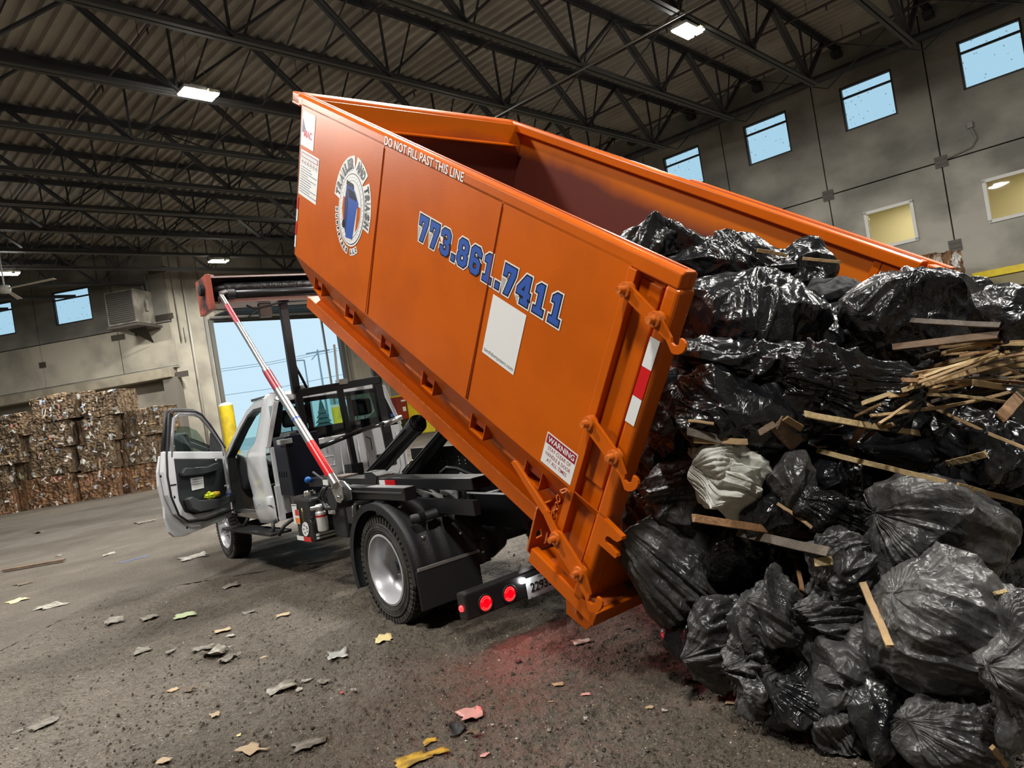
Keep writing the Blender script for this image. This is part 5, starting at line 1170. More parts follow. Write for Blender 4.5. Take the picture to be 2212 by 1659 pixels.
# interior: floor, dash, wheel, seats
m = MB(); m.fbox(tw, 2.86, 4.45, .30, 1.80, .62, .66); m.fbox(tw, 2.84, 2.88, .25, 1.80, .64, 1.42); m.fbox(tw, 4.34, 4.46, .28, 1.80, .66, 1.3); m.build('cab_floor', mat('brown_floor_mat', (.045,.036,.028), .8), CB, fixn=False)
m = MB(); m.prism([tw(4.36, .30, 1.36), tw(4.02, .30, 1.30), tw(3.92, .30, 1.18), tw(4.0, .30, 1.02), tw(4.2, .30, .9), tw(4.36, .30, .9)], TW*1.46); m.build('dashboard', dark_pl, CB, bevel=.02)
for k in range(2):
    m = MB(); m.tube([tw(3.93, .36+.16*k, 1.27), tw(3.90, .36+.16*k, 1.20), tw(3.93, .38+.16*k, 1.10)], .012, 8); m.build('vent_trim', alu, CB, smooth=True)
m = MB(); m.fbox(tw, 3.96, 4.0, .38, .50, 1.12, 1.24); m.build('instrument_hood', mat('silver_dash_trim', (.28,.28,.27), .35), CB, bevel=.02)
sc_ = tw(3.72, .62, 1.30); sax = (TT*-.86+Z*.5); e1 = TW; e2 = np.cross(sax, e1)
m = MB(); m.tube([sc_+(e1*math.cos(a)+e2*math.sin(a))*.19 for a in np.linspace(0, 2*math.pi, 33)], .017, 10, cap=False); m.build('steering_wheel', grey_pl, CB, smooth=True)
m = MB(); m.lathe(sc_, sax, [(0, .03), (.06, .03), (.08, 0), (.05, -.05), (0, -.3)], 18)
for a in (0, math.pi, -math.pi/2): m.tube([sc_+(e1*math.cos(a)+e2*math.sin(a))*.05, sc_+(e1*math.cos(a)+e2*math.sin(a))*.18], .016, 6)
m.build('steering_hub', grey_pl, CB, smooth=True)
m = MB(); m.tube([tw(3.9, .52, 1.5), tw(3.86, .50, 1.36)], .003, 4); m.lathe(tw(3.86, .50, 1.33), Z, [(0, -.04), (.02, -.02), (.012, .0), (.022, .015), (0, .03)], 8); m.build('hanging_charm', mat('sky_blue_charm', (.05,.35,.6), .4), CB, smooth=True)
def seat(w0, w1):
    s = bpy.data.objects.new('seat', None); COL.objects.link(s); s.parent = CB; q = tw(3.1, w0, .66); s.location = tuple(q-np.array(CB['_o'])); s['_o'] = [float(x) for x in q]
    m = MB(); m.fbox(tw, 3.02, 3.62, w0, w1, .70, .95); m.build('cushion', beige, s, bevel=.05, bseg=3)
    m = MB(); m.prism([tw(3.0, w0, .9), tw(3.16, w0, .9), tw(3.04, w0, 1.52), tw(2.92, w0, 1.52)], TW*(w1-w0)); m.build('backrest', beige, s, bevel=.04, bseg=3)
    c = (w0+w1)/2; m = MB(); m.fbox(tw, 2.93, 3.02, c-.15, c+.15, 1.58, 1.78); m.build('headrest', beige, s, bevel=.04, bseg=4)
    m = MB(); [m.tube([tw(2.98, c+x, 1.5), tw(2.98, c+x, 1.62)], .008, 6) for x in (-.05, .05)]; m.build('headrest_stem', chrome, s)
seat(.36, .86); seat(1.16, 1.68)
m = MB(); m.fbox(tw, 2.95, 3.5, .88, 1.14, .7, 1.16); m.prism([tw(2.93, .88, 1.1), tw(3.02, .88, 1.1), tw(3.0, .90, 1.46), tw(2.93, .90, 1.46)], TW*.24); m.build('centre_console', dark_pl, CB, bevel=.03)
m = MB(); m.fbox(tw, 3.78, 3.82, .92, 1.10, 1.76, 1.83); m.build('rear_view_mirror', dark_pl, CB, bevel=.01)
# running board
m = MB(); m.prism([tw(4.60, .06, .42), tw(2.75, .06, .46), tw(2.75, .30, .46), tw(4.60, .30, .42)], Z*.035); m.build('running_board', black_r, TR, bevel=.01)
for q_ in ([tw(4.1, .3, .62), tw(4.1, .18, .46)], [tw(3.0, .34, .62), tw(2.9, .16, .58), tw(2.82, .12, .5), tw(2.95, .16, .45)], [tw(2.66, .34, .62), tw(2.62, .18, .56), tw(2.66, .12, .47)]): m = MB(); m.tube(q_, .022, 8); m.build('step_bracket', black_r, TR, smooth=True)

# ---------------------------------------------------------------- open driver door
DH_ = np.array(tw(4.40, .17, 0)); PH = rad(52)
DU = -TT*math.cos(PH)-TW*math.sin(PH)       # from hinge to the latch edge
DN = np.cross(DU, Z)                        # inner face normal towards the lens?
if DN @ (CAM-DH_) < 0: DN = -DN
def dd(x, z, y=0.): return DH_+DU*x+Z*z+DN*y
DR = bpy.data.objects.new('driver_door', None); COL.objects.link(DR); DR.parent = TR; DR.location = tuple(dd(0, .6)-np.array(TR['_o'])); DR['_o'] = [float(x) for x in dd(0, .6)]
Dp = DH_
def dpx(u, v, y=0.):   # door plane coordinates of a pixel
    q = onplane(u, v, DH_+DN*y, DN)-DH_; return (float(q @ DU), float(q[2]))
out = [dpx(*q) for q in [(500,1100),(487,1008),(483,968),(455,925),(430,893),(412,886),(362,884),(355,893),(346,985),(341,1020),(343,1050),(355,1095),(357,1120),(366,1150),(378,1160),(400,1158),(502,1115)]]
shell = [(x, z) for x, z in out]
# outer skin below the belt line, frame around the glass
belt = [dpx(487,1008), dpx(350,990)]
skin_px = [(500,1098),(488,1005),(346,985),(341,1020),(343,1050),(355,1095),(357,1120),(366,1150),(378,1160),(400,1158),(502,1115)]
m = MB(); m.prism([dd(*dpx(*q, -.04), -.04) for q in skin_px], DN*-.03); m.build('door_skin', white_p, DR, bevel=.006)
inner_px = [(496,1082),(484,1000),(372,998),(366,1040),(380,1090),(400,1116),(440,1113),(498,1090)]
m = MB(); m.prism([dd(*dpx(*q, .02), .02) for q in [(499,1092),(485,975),(354,975),(352,1020),(362,1070),(380,1110),(402,1124),(440,1120),(500,1098)]], DN*-.05); m.build('door_inner_shell', white_p, DR, bevel=.012)
m = MB(); m.tube([dd(*dpx(*q, .0), .025) for q in [(483,968),(455,925),(432,896),(418,889),(370,888),(361,894),(356,985),(358,1030),(366,1074),(383,1114),(404,1128),(442,1124),(500,1102)]], .012, 6); m.build('door_seal', black_r, DR, smooth=True)
m = MB(); m.prism([dd(*dpx(*q, .03), .03) for q in [(494,1076),(481,990),(377,990),(381,1022),(388,1080),(400,1106),(420,1112),(460,1104),(496,1086)]], DN*-.03); m.build('door_trim_panel', dark_pl, DR, bevel=.012)
# window frame as a bent tube, and outer black edge
wf = [(480,985),(478,962),(452,922),(432,900),(418,894),(384,895),(374,905),(371,940),(368,988)]
m = MB(); m.tube([dd(*dpx(*q), .0) for q in wf], .024, 10); m.build('window_frame', mat('satin_silver_frame', (.40,.40,.42), .3, metal=.3), DR, smooth=True)
of_ = [(484,975),(482,962),(456,918),(434,893),(418,886),(372,885),(362,892),(358,930),(354,988)]
m = MB(); m.tube([dd(*dpx(*q), -.02) for q in of_], .022, 8); m.build('outer_frame', black_r, DR, smooth=True)
m = MB(); m.prism([dd(*dpx(*q), -.0) for q in [(374,895),(362,888),(354,988),(366,990)]], DN*-.03); m.build('rear_sail', black_r, DR)
m = MB(); m.prism([dd(*dpx(*q), .01) for q in [(456,935),(480,968),(483,1000),(456,992)]], DN*-.03); m.build('mirror_sail', dark_pl, DR)
gl = [(372,940),(385,921),(405,921),(425,930),(440,950),(456,985),(455,990),(372,990)]
m = MB(); m.prism([dd(*dpx(*q, -.01), -.01) for q in gl], DN*-.004); m.build('half_raised_glass', glass_mat('green_side_glass', (.62, .74, .72)), DR)
# armrest, pocket, switch, sticker
m = MB(); m.prism([dd(*dpx(*q, .03), .03) for q in [(386,1022),(392,1012),(440,1010),(462,1000),(468,1005),(462,1018),(430,1026),(388,1030)]], DN*.06); m.build('armrest', mat('armrest_plastic', (.035,.037,.042), .42), DR, bevel=.01)
m = MB(); m.tube([dd(*dpx(*q, .05), .07) for q in [(394,1018),(420,1011),(442,1010)]], .008, 6); m.build('grab_trim', mat('satin_grey_trim', (.14,.14,.145), .3), DR, smooth=True)
m = MB(); m.prism([dd(*dpx(*q, .03), .03) for q in [(395,1080),(404,1074),(420,1082),(470,1078),(496,1064),(498,1082),(460,1100),(420,1108),(404,1102)]], DN*.08); m.build('map_pocket', grey_pl, DR, bevel=.012)
m = MB(); m.prism([dd(*dpx(*q, .031), .035) for q in [(410,1033),(438,1029),(440,1054),(414,1060)]], DN*.002); m.build('info_sticker', whitev, DR)
for v in (1037, 1042, 1047): m = MB(); m.prism([dd(*dpx(*q, .031), .038) for q in [(412,v),(437,v-4),(437,v-3),(412,v+1)]], DN*.001); m.build('sticker_text_line', greyv, DR)
m = MB(); c_ = dd(*dpx(465, 995, .03), .04); m.lathe(c_, DN, [(.02, 0), (.022, .006), (0, .008)], 14); m.build('lock_button', alu, DR, smooth=True)
for q in ((347, 1029), (377, 1074), (404, 1140)): m = MB(); m.lathe(dd(*dpx(*q, .021), .022), DN, [(.016, .0), (.012, .002), (0, .002)], 12); m.build('access_hole', blackv, DR)
m = MB(); m.prism([dd(*dpx(*q, .021), .022) for q in [(368,1047),(381,1045),(381,1048),(368,1050)]], DN*.002); m.build('latch_slot', blackv, DR)
# side mirror on the outer face
m = MB(); c_ = dd(*dpx(394, 962, -.28), -.28); m.obox(c_, DU*.085, DN*.05, Z*.15); m.build('mirror_housing', grey_pl, DR, bevel=.03, bseg=3)
m = MB(); m.beam(dd(*dpx(480, 985, -.03), -.03), c_-DU*.07+Z*.02, .06, .05); m.beam(dd(*dpx(478, 975, -.03), -.03), c_-DU*.07+Z*.09, .04, .04); m.build('mirror_arm', black_r, DR, bevel=.005, fixn=False)
m = MB(); m.obox(c_+DN*.052, DU*.07, DN*.003, Z*.12); m.build('mirror_glass', mat('mirror_glass', (.5,.55,.55), .05, metal=1.), DR)
# things in the pocket
P_ = dd(*dpx(447, 1072, .05), .075); t = thing('work_glove', P_, 'crumpled yellow and lime work gloves in the open door pocket', 'gloves')
def blob(name, c, rx, ry, rz, mt_, parent, seed=0, amp=.3, fx=(TT, TW, Z), fr=4., n=20):
    u = np.linspace(0, math.pi, n); v = np.linspace(0, 2*math.pi, 2*n, endpoint=False); U, Vv = np.meshgrid(u, v, indexing='ij')
    d = np.stack([np.sin(U)*np.cos(Vv), np.sin(U)*np.sin(Vv), np.cos(U)], -1).reshape(-1, 3)
    k = 1+amp*perlin(d*fr*.5+seed*7.3, 1)+amp*.6*np.abs(perlin(d*fr+seed*3.1, 2))
    P_ = np.asarray(c)+(d[:, :1]*rx*fx[0]+d[:, 1:2]*ry*fx[1]+d[:, 2:]*rz*fx[2])*k[:, None]
    m = MB(); nn = 2*n; m.v = [tuple(p) for p in P_]
    m.f = [(i*nn+j, i*nn+(j+1) % nn, (i+1)*nn+(j+1) % nn, (i+1)*nn+j) for i in range(n-1) for j in range(nn)]; m.mi = [0]*len(m.f)
    return m.build(name, mt_, parent, smooth=True)
blob('glove_body', P_-DU*.02, .075, .03, .035, mat('lime_yellow_cloth', (.62,.72,.02), .7), t, 1, .6, (DU, DN, Z)); blob('glove_cuff', P_-DU*.12, .07, .03, .03, mat('amber_yellow_cloth', (.75,.50,.03), .7), t, 2, .5, (DU, DN, Z))
P_ = dd(*dpx(490, 1064, .05), .075); t = thing('spray_bottle', P_-Z*.08, 'small clear spray bottle standing in the open door pocket', 'bottle')
m = MB(); m.lathe(P_-Z*.08, Z, [(0, 0), (.03, 0), (.032, .09), (.015, .12), (.014, .13)], 16); m.build('bottle_body', mat('clear_blue_plastic', (.45,.5,.65), .15, trans=.6), t, smooth=True)
m = MB(); m.lathe(P_+Z*.05, Z, [(.014, 0), (.016, .03), (0, .035)], 10); m.obox(P_+Z*.09+DU*.015, DU*.03, DN*.01, Z*.01); m.build('spray_head', whitev, t)
m = MB(); m.lathe(P_-Z*.06, Z, [(.033, 0), (.033, .05)], 16); m.build('bottle_label', mat('blue_label', (.05,.08,.4), .4), t)

# ================================================================ pile of bags
def bag_mat(name, dust, base=(.006,.0065,.008), rough=.22, bs_=.36):
    m = mat(name, base, rough, spec=.55); N = m.node_tree.nodes; L = m.node_tree.links; b = N['Principled BSDF']
    tc = N.new('ShaderNodeTexCoord'); src = tc.outputs['Object']
    n = N.new('ShaderNodeTexNoise'); n.inputs['Scale'].default_value = 3.2; n.inputs['Detail'].default_value = 7; n.inputs['Roughness'].default_value = .68; L.new(src, n.inputs['Vector'])
    r = N.new('ShaderNodeMapRange'); r.inputs[1].default_value = .62-dust*.32; r.inputs[2].default_value = .80-dust*.25; L.new(n.outputs[0], r.inputs[0])
    n2 = N.new('ShaderNodeTexNoise'); n2.inputs['Scale'].default_value = 38; n2.inputs['Detail'].default_value = 5; n2.inputs['Roughness'].default_value = .75; L.new(src, n2.inputs['Vector'])
    mu = N.new('ShaderNodeMath'); mu.operation = 'MULTIPLY'; L.new(r.outputs[0], mu.inputs[0]); L.new(n2.outputs[0], mu.inputs[1])
    x = N.new('ShaderNodeMix'); x.data_type = 'RGBA'; x.inputs[6].default_value = (*base, 1); x.inputs[7].default_value = (.125*dust+.015, .120*dust+.015, .115*dust+.016, 1)
    L.new(mu.outputs[0], x.inputs[0]); L.new(x.outputs[2], b.inputs['Base Color'])
    y = N.new('ShaderNodeMapRange'); y.inputs[3].default_value = rough; y.inputs[4].default_value = .30+.35*dust; L.new(mu.outputs[0], y.inputs[0]); L.new(y.outputs[0], b.inputs['Roughness'])
    # fine crinkles: warped cells with sharp ridges, plus long shallow tension lines
    w = N.new('ShaderNodeTexNoise'); w.inputs['Scale'].default_value = 4.0; w.inputs['Detail'].default_value = 3; L.new(src, w.inputs['Vector'])
    wm = N.new('ShaderNodeMix'); wm.data_type = 'RGBA'; wm.blend_type = 'LINEAR_LIGHT'; wm.inputs[0].default_value = .22; L.new(src, wm.inputs[6]); L.new(w.outputs[1], wm.inputs[7])
    hs = []
    for sc_, st in ((9, (1, 1, .55)), (24, (1, .5, 1))):
        mp = N.new('ShaderNodeMapping'); mp.inputs['Scale'].default_value = st; L.new(wm.outputs[2], mp.inputs[0])
        v = N.new('ShaderNodeTexVoronoi'); v.feature = 'DISTANCE_TO_EDGE'; v.inputs['Scale'].default_value = sc_; L.new(mp.outputs[0], v.inputs['Vector'])
        q = N.new('ShaderNodeMath'); q.operation = 'POWER'; q.inputs[1].default_value = .55; L.new(v.outputs[0], q.inputs[0]); hs.append(q.outputs[0])
    a = N.new('ShaderNodeMath'); a.operation = 'MULTIPLY_ADD'; a.inputs[1].default_value = .40; L.new(hs[1], a.inputs[0]); L.new(hs[0], a.inputs[2])
    bp = N.new('ShaderNodeBump'); bp.inputs['Strength'].default_value = bs_; bp.inputs['Distance'].default_value = .022; bp.invert = True
    L.new(a.outputs[0], bp.inputs['Height']); L.new(bp.outputs[0], b.inputs['Normal'])
    return m
bm_clean = bag_mat('shiny_black_film', .16, rough=.25, bs_=.24); bm_mid = bag_mat('scuffed_black_film', .55); bm_dust = bag_mat('dusty_black_film', 1.0, rough=.26); bm_dull = mat('matt_black_cloth', (.006,.006,.007), .8, bump=.4, bs=20)
white_cloth = mat('white_cotton', (.62,.62,.58), .8, col2=(.48,.47,.42), ns=5, bump=.25, bs=45)
RX, RY, RZ = RC[0], -RC[1], RC[2]            # right, up and forward of the lens, used only to read directions off the photograph
BVH_V, BVH_F = [], []
def add_bvh(P_, F_):
    k = len(BVH_V); BVH_V.extend([tuple(p) for p in P_]); BVH_F.extend([tuple(k+i for i in f) for f in F_])
def bag(u, v, d, rx, ry, ang=0., rz=None, n=110, seed=0, fold=1., pleat=0., pole=0., sag=.0, mt_=None, label='', group=None, tail=None, box=2.3, cat='bag', name='trash_bag', ridge=1.):
    """A filled sack: centre read off the photograph at front-surface depth d (m), radii in pixels at that depth."""
    rx_, ry_ = rx/FPX*d, ry/FPX*d; rz_ = rz if rz else min(rx_, ry_)*1.05
    dc_ = d+rz_*.8; s_ = dc_/d; rx_ *= s_; ry_ *= s_
    c = atdepth(u, v, dc_); a = rad(ang)
    ex = RX*math.cos(a)+RY*math.sin(a); ey = -RX*math.sin(a)+RY*math.cos(a); ez = RZ
    uu = np.linspace(0, math.pi, n); vv = np.linspace(0, 2*math.pi, 2*n, endpoint=False); U, V_ = np.meshgrid(uu, vv, indexing='ij')
    # pole of the sphere lies along ex, where the neck is gathered
    dz = np.cos(U); dx = np.sin(U)*np.cos(V_); dy = np.sin(U)*np.sin(V_)
    dr_ = np.stack([dz, dx, dy], -1).reshape(-1, 3)      # (along, up, depth)
    nrm = (np.abs(dr_)**box).sum(1)**(1/box); q = dr_/nrm[:, None]*.985
    pr = np.random.default_rng(seed*17+3)
    for k in range(14):           # slack film pulled flat between creases
        mk = pr.normal(size=3); mk[2] -= .25; mk /= np.linalg.norm(mk); ok = pr.uniform(.60, .86); s_k = q @ mk
        q = q-np.maximum(s_k-ok, 0)[:, None]*mk[None]*pr.uniform(.75, 1.)
    P_ = c+q[:, :1]*rx_*ex+q[:, 1:2]*ry_*ey+q[:, 2:]*rz_*ez
    sm = P_*1.0+seed*13.7; size = (rx_*ry_*rz_)**(1/3)
    wv = np.stack([perlin(sm*2.1, 11), perlin(sm*2.1+9, 12), perlin(sm*2.1+19, 13)], 1)
    h = .26*size*perlin(sm*1.9, 1)+.16*size*perlin(sm*3.6, 2)
    for k in range(3):            # long tension folds
        e_a = pr.normal(size=3); e_a /= np.linalg.norm(e_a); al = (P_ @ e_a)[:, None]*e_a; ac = P_-al
        pn = ac*(7.5+3*k)+al*1.3+wv*1.1+seed*3.1+k*7; rg_ = 1-np.abs(perlin(pn, 20+k))*3.0; mk_ = np.clip(perlin(sm*2.3+k*5, 30+k)*2.2+.45, 0, 1)
        h += .026*fold/(1+.35*k)*np.maximum(rg_, -.3)**1 *mk_*ridge
    sw = sm+wv*.16
    # big soft folds and facets
    f1, f2 = worley(sw*np.array([3.2, 3.2, 4.2]), 3); h += .075*fold*(np.minimum(f2-f1, .45)*-1.0+.25)*ridge
    r1 = 1-np.abs(perlin(sw*4.5, 4))*2.4; h += .020*fold*np.sign(r1)*np.abs(r1)**1.7
    f1, f2 = worley(sw*9.0, 5); h += -.010*fold*np.minimum(f2-f1, .4)
    r2 = 1-np.abs(perlin(sw*np.array([11, 11, 7]), 6))*2.2; h += .005*fold*np.maximum(r2, 0)**2.5
    if pleat:
        th_ = np.arctan2(q[:, 2], q[:, 1]); ax_ = (q[:, 0]+1)/2; k_ = ax_ if pole >= 0 else 1-ax_
        tn = perlin(np.stack([th_*3.2, k_*1.2, np.full_like(th_, seed*3.3)], 1), 7)+.6*perlin(np.stack([th_*7.5, k_*1.8, np.full_like(th_, seed*5.1)], 1), 8)
        seam_w = np.minimum(1, (math.pi-np.abs(th_))*2)
        h += pleat*(.35+.65*k_)*np.abs(tn)*-.055*seam_w
    nn_ = q/np.linalg.norm(q, axis=1)[:, None]; N_ = nn_[:, :1]*ex+nn_[:, 1:2]*ey+nn_[:, 2:]*ez
    P_ = P_+N_*h[:, None]
    if tail:      # drawn out to a gathered neck or a loose flap: (du, dv px, reach of influence, flatten)
        tp = atdepth(u+tail[0], v+tail[1], d+tail[3] if len(tail) > 3 else d); td = tp-c; tl = np.linalg.norm(td); tdn = td/tl
        k_ = np.clip(((N_ @ tdn)-(1-tail[2]))/tail[2], 0, 1)**2.2
        P_ = P_*(1-k_[:, None])+(tp+(P_-c-((P_-c) @ tdn)[:, None]*tdn)*.22)*k_[:, None]
    low = P_[:, 2] < .012; P_[low, 2] = .012+.004*perlin(P_[low]*9, 2) if low.any() else P_[low, 2]
    nn2 = 2*n; F_ = [(i*nn2+j, i*nn2+(j+1) % nn2, (i+1)*nn2+(j+1) % nn2, (i+1)*nn2+j) for i in range(n-1) for j in range(nn2)]
    me = bpy.data.meshes.new(name); o0 = P_.mean(0); o0[2] = P_[:, 2].min(); me.from_pydata((P_-o0).tolist(), [], F_); me.materials.append(mt_ or bm_mid)
    me.polygons.foreach_set('use_smooth', [True]*len(me.polygons)); me.update()
    o = bpy.data.objects.new(name, me); COL.objects.link(o); o.location = tuple(o0); o['_o'] = [float(x) for x in o0]
    tag(o, label, cat, group)
    st = 2 if n > 60 else 1
    idx = np.arange(n*nn2).reshape(n, nn2)[::st, ::st]; a_, b_ = idx.shape; P2 = P_.reshape(n, nn2, 3)[::st, ::st].reshape(-1, 3)
    add_bvh(P2, [(i*b_+j, i*b_+(j+1) % b_, (i+1)*b_+(j+1) % b_, (i+1)*b_+j) for i in range(a_-1) for j in range(b_)])
    return o
G_ = 'black trash bags of the spilled load'
# inside and spilling over the tail
bag(1395,560,4.15, 85,75, 30, seed=1, n=120, fold=1.3, mt_=bm_clean, label='shiny crumpled black bag highest up inside the dumpster, beside the near rim', group=G_, tail=(20,-105,.5))
bag(1465,535,4.2, 60,45, -20, seed=2, n=90, fold=1.3, mt_=bm_clean, label='small torn black bag behind the highest bag inside the dumpster', group=G_)
bag(1590,575,3.95, 150,62, -4, seed=3, n=130, fold=1.1, mt_=bm_clean, label='long glossy black bag lying across the dumpster behind the near rail end', group=G_)
bag(1735,590,4.0, 62,62, -30, seed=4, n=100, fold=1.2, mt_=bm_clean, label='glossy black bag with creased end under the loose lath inside the dumpster', group=G_)
bag(1610,670,3.45, 165,95, -6, seed=5, n=160, fold=.75, mt_=bm_clean, label='big smooth shiny black bag bulging out beside the rear post top', group=G_)
bag(1800,645,3.75, 85,48, 18, seed=6, n=90, fold=.7, mt_=bm_dull, label='dull jet black cloth bundle poking up before the orange far wall', group=G_, cat='bundle', name='black_cloth_bundle')
bag(1765,700,3.55, 80,62, -50, seed=7, n=110, fold=1.3, mt_=bm_clean, label='crumpled black bag wedged below the dull cloth bundle', group=G_)
bag(1665,800,3.2, 225,62, -10, seed=8, n=170, fold=1.15, mt_=bm_clean, label='wide creased black bag draped below the big smooth bag', group=G_)
bag(1820,840,3.05, 175,78, -12, seed=9, n=170, fold=1.1, pleat=1.2, pole=1, mt_=bm_clean, label='glossy black bag gathered into pleats pointing at the bundle of lath', group=G_, tail=(185,-20,.55))
bag(1600,880,3.15, 190,95, -14, seed=10, n=140, fold=.7, mt_=bm_clean, label='large dark sagging bag belly hanging over the broken board ends', group=G_)
bag(1990,680,3.4, 175,95, -8, seed=11, n=170, fold=.95, mt_=bm_mid, label='tall grey sheened black bag forming the peak of the pile on the right', group=G_, tail=(5,-105,.45))
bag(1880,720,3.5, 110,60, -20, seed=12, n=120, fold=1.0, mt_=bm_clean, label='black bag tied between the peak bag and the dull cloth bundle', group=G_)
bag(2190,690,3.0, 70,62, -10, seed=13, n=110, fold=.9, mt_=bm_mid, label='grey sheened bag end hanging over the dark boards at the right edge', group=G_)
bag(2120,650,3.5, 90,50, -15, seed=14, n=90, fold=1., mt_=bm_clean, label='dark bag in the hollow right of the peak bag', group=G_)
# behind the rear post
bag(1450,900,3.55, 60,120, 12, seed=15, n=110, fold=.9, mt_=bm_clean, label='dark narrow bag standing close behind the rear post', group=G_)
bag(1455,1060,3.5, 85,72, 10, seed=16, n=120, fold=.8, mt_=bm_dust, label='dull rounded bag left of the white cloth', group=G_)
bag(1600,990,3.7, 120,60, 0, seed=17, n=90, fold=.9, mt_=bm_clean, label='dark bag deep in the hollow above the white cloth', group=G_)
bag(1850,940,3.6, 220,80, 0, seed=18, n=90, fold=.9, mt_=bm_clean, label='dark bag deep in the hollow under the fan of lath', group=G_)
bag(2110,900,3.4, 130,90, 0, seed=19, n=90, fold=.9, mt_=bm_clean, label='dark bag under the lath bundle near the right edge', group=G_)
# middle
bag(1720,1040,3.1, 45,62, 8, seed=20, n=110, fold=1.1, mt_=bm_dust, label='small upright dusty bag touching the right side of the white cloth', group=G_)
bag(1665,1120,3.15, 68,42, 10, seed=21, n=100, fold=1., mt_=bm_mid, label='small tied bag below the white cloth with a thin stick on it', group=G_)
bag(1800,1050,3.25, 85,88, 20, seed=22, n=120, fold=1.0, mt_=bm_clean, label='dark creased bag under the high end of the long pale stick', group=G_)
bag(1810,1110,3.0, 100,42, -25, seed=23, n=110, fold=1., pleat=.8, mt_=bm_mid, label='twisted bag neck running right from the small upright dusty bag', group=G_)
bag(2150,985,3.0, 95,75, 25, seed=24, n=130, fold=1.35, mt_=bm_clean, label='finely crinkled black bag at the right edge above the big grey bag', group=G_)
bag(2020,1150,2.75, 165,150, -18, seed=25, n=200, fold=.55, pleat=.55, pole=-1, mt_=bm_dust, label='big smooth dust grey bag under the long pale stick', group=G_, ridge=.7)
# lower left drape
bag(1470,1230,3.45, 195,105, -38, seed=26, n=190, fold=.6, pleat=1.25, pole=1, mt_=bm_dust, label='large stretched black bag with long tension folds beside the dumpster foot', group=G_, ridge=.5)
bag(1640,1190,3.35, 120,80, -10, seed=27, n=110, fold=.9, mt_=bm_mid, label='dark bag under the two stacked grey and brown boards', group=G_)
bag(1500,1385,3.45, 45,52, -25, seed=28, n=80, fold=.9, mt_=bm_clean, label='small black bag corner touching the red lit ground', group=G_)
bag(1560,1395,3.2, 70,105, 18, seed=29, n=130, fold=.8, pleat=.9, mt_=bm_dust, label='reddish lit bag side right of the small bag corner on the ground', group=G_)
bag(1830,1225,2.85, 62,130, 35, seed=30, n=150, fold=.9, pleat=1.0, pole=1, mt_=bm_dust, label='slanting dusty film drape left of the big smooth dust grey bag', group=G_)
bag(1795,1345,2.85, 118,100, 0, seed=31, n=190, fold=1.3, pleat=1.5, pole=1, mt_=bm_dust, label='knotted bag whose folds swirl like a rosette in the middle of the pile', group=G_)
bag(1655,1330,2.95, 70,95, -35, seed=32, n=140, fold=1.3, pleat=.9, mt_=bm_dust, label='rumpled dusty bag left of the swirling rosette bag', group=G_)
bag(1625,1440,2.95, 38,115, 8, seed=33, n=130, fold=1.1, pleat=1.4, pole=-1, mt_=bm_dust, label='hanging twisted tail of dusty film reaching down to the ground', group=G_)
bag(1735,1510,2.8, 110,105, -30, seed=34, n=160, fold=.7, pleat=1.0, mt_=bm_mid, label='bag with pinkish sheen and straight folds below the hanging tail', group=G_)
bag(1870,1440,2.72, 95,85, 5, seed=35, n=160, fold=1.3, mt_=bm_dust, label='thickly crinkled dusty sheet below the rosette bag', group=G_)
bag(1830,1570,2.7, 70,95, -45, seed=36, n=120, fold=.7, pleat=.9, mt_=bm_dust, label='lowest flat dusty film flap lying on the floor at the bottom edge', group=G_)
bag(1935,1590,2.55, 95,110, 0, seed=37, n=130, fold=.8, mt_=bm_mid, label='smooth dark bag at the bottom edge right of the floor flap', group=G_)
bag(2100,1380,2.35, 190,190, -30, seed=38, n=230, fold=.85, pleat=.45, pole=1, mt_=bm_dust, label='largest grey black bag filling the lower right corner', group=G_, ridge=.8)
bag(2080,1590,2.3, 130,120, -15, seed=39, n=150, fold=.9, pleat=.8, mt_=bm_dust, label='hanging film skirt below the largest bag at the bottom edge', group=G_)
bag(2210,1450,2.1, 60,170, -8, seed=40, n=130, fold=.9, pleat=1., mt_=bm_dust, label='folded film edge cut by the right border low in the picture', group=G_)
# under and behind the rest
for i, (u, v, d, rx, ry, lab) in enumerate([(1880,860,3.85,230,140,'buried bag at the back of the pile under the peak bag'), (1650,1120,3.95,250,190,'buried bag behind the white cloth'), (1950,1250,3.25,300,200,'buried bag behind the big smooth dust grey bag'), (1720,1400,3.25,170,130,'buried bag behind the swirling rosette bag'), (2150,1500,2.8,200,200,'buried bag behind the largest bag of the corner'), (1560,720,3.95,160,120,'buried bag inside the dumpster tail'), (2150,780,3.7,140,110,'buried bag behind the dark boards'), (1440,1000,3.8,90,150,'buried bag behind the rear post foot'), (1415,1120,3.85,70,110,'buried bag low behind the rear post foot'), (1940,1010,3.35,130,80,'buried bag under the middle of the long pale stick'), (2190,1060,3.3,120,150,'buried bag behind the crinkled bag at the right edge')]):
    bag(u, v, d, rx, ry, 0, seed=50+i, n=60, fold=.7, mt_=bm_clean, label=lab, group=G_, rz=.32)
bag(1580,1040,3.15, 78,62, -25, seed=60, n=170, fold=1.3, pleat=1.3, pole=-1, mt_=white_cloth, label='crumpled white cotton cloth lying among the black bags', cat='cloth', name='white_cloth', tail=(-45,60,.6), ridge=1.1)
bag(1555,1000,3.2, 30,50, 10, seed=61, n=80, fold=1.0, pleat=1.0, mt_=white_cloth, label='upper corner of white cloth standing above the crumpled cotton', cat='cloth', name='white_cloth')
BV = BVHTree.FromPolygons([Vector(p) for p in BVH_V], BVH_F)
def surf(u, v, default=3.3):
    q = ray(u, v); L_ = np.linalg.norm(q); h = BV.ray_cast(Vector(CAM), Vector(q/L_))
    return h[3]/L_ if h[0] is not None else default

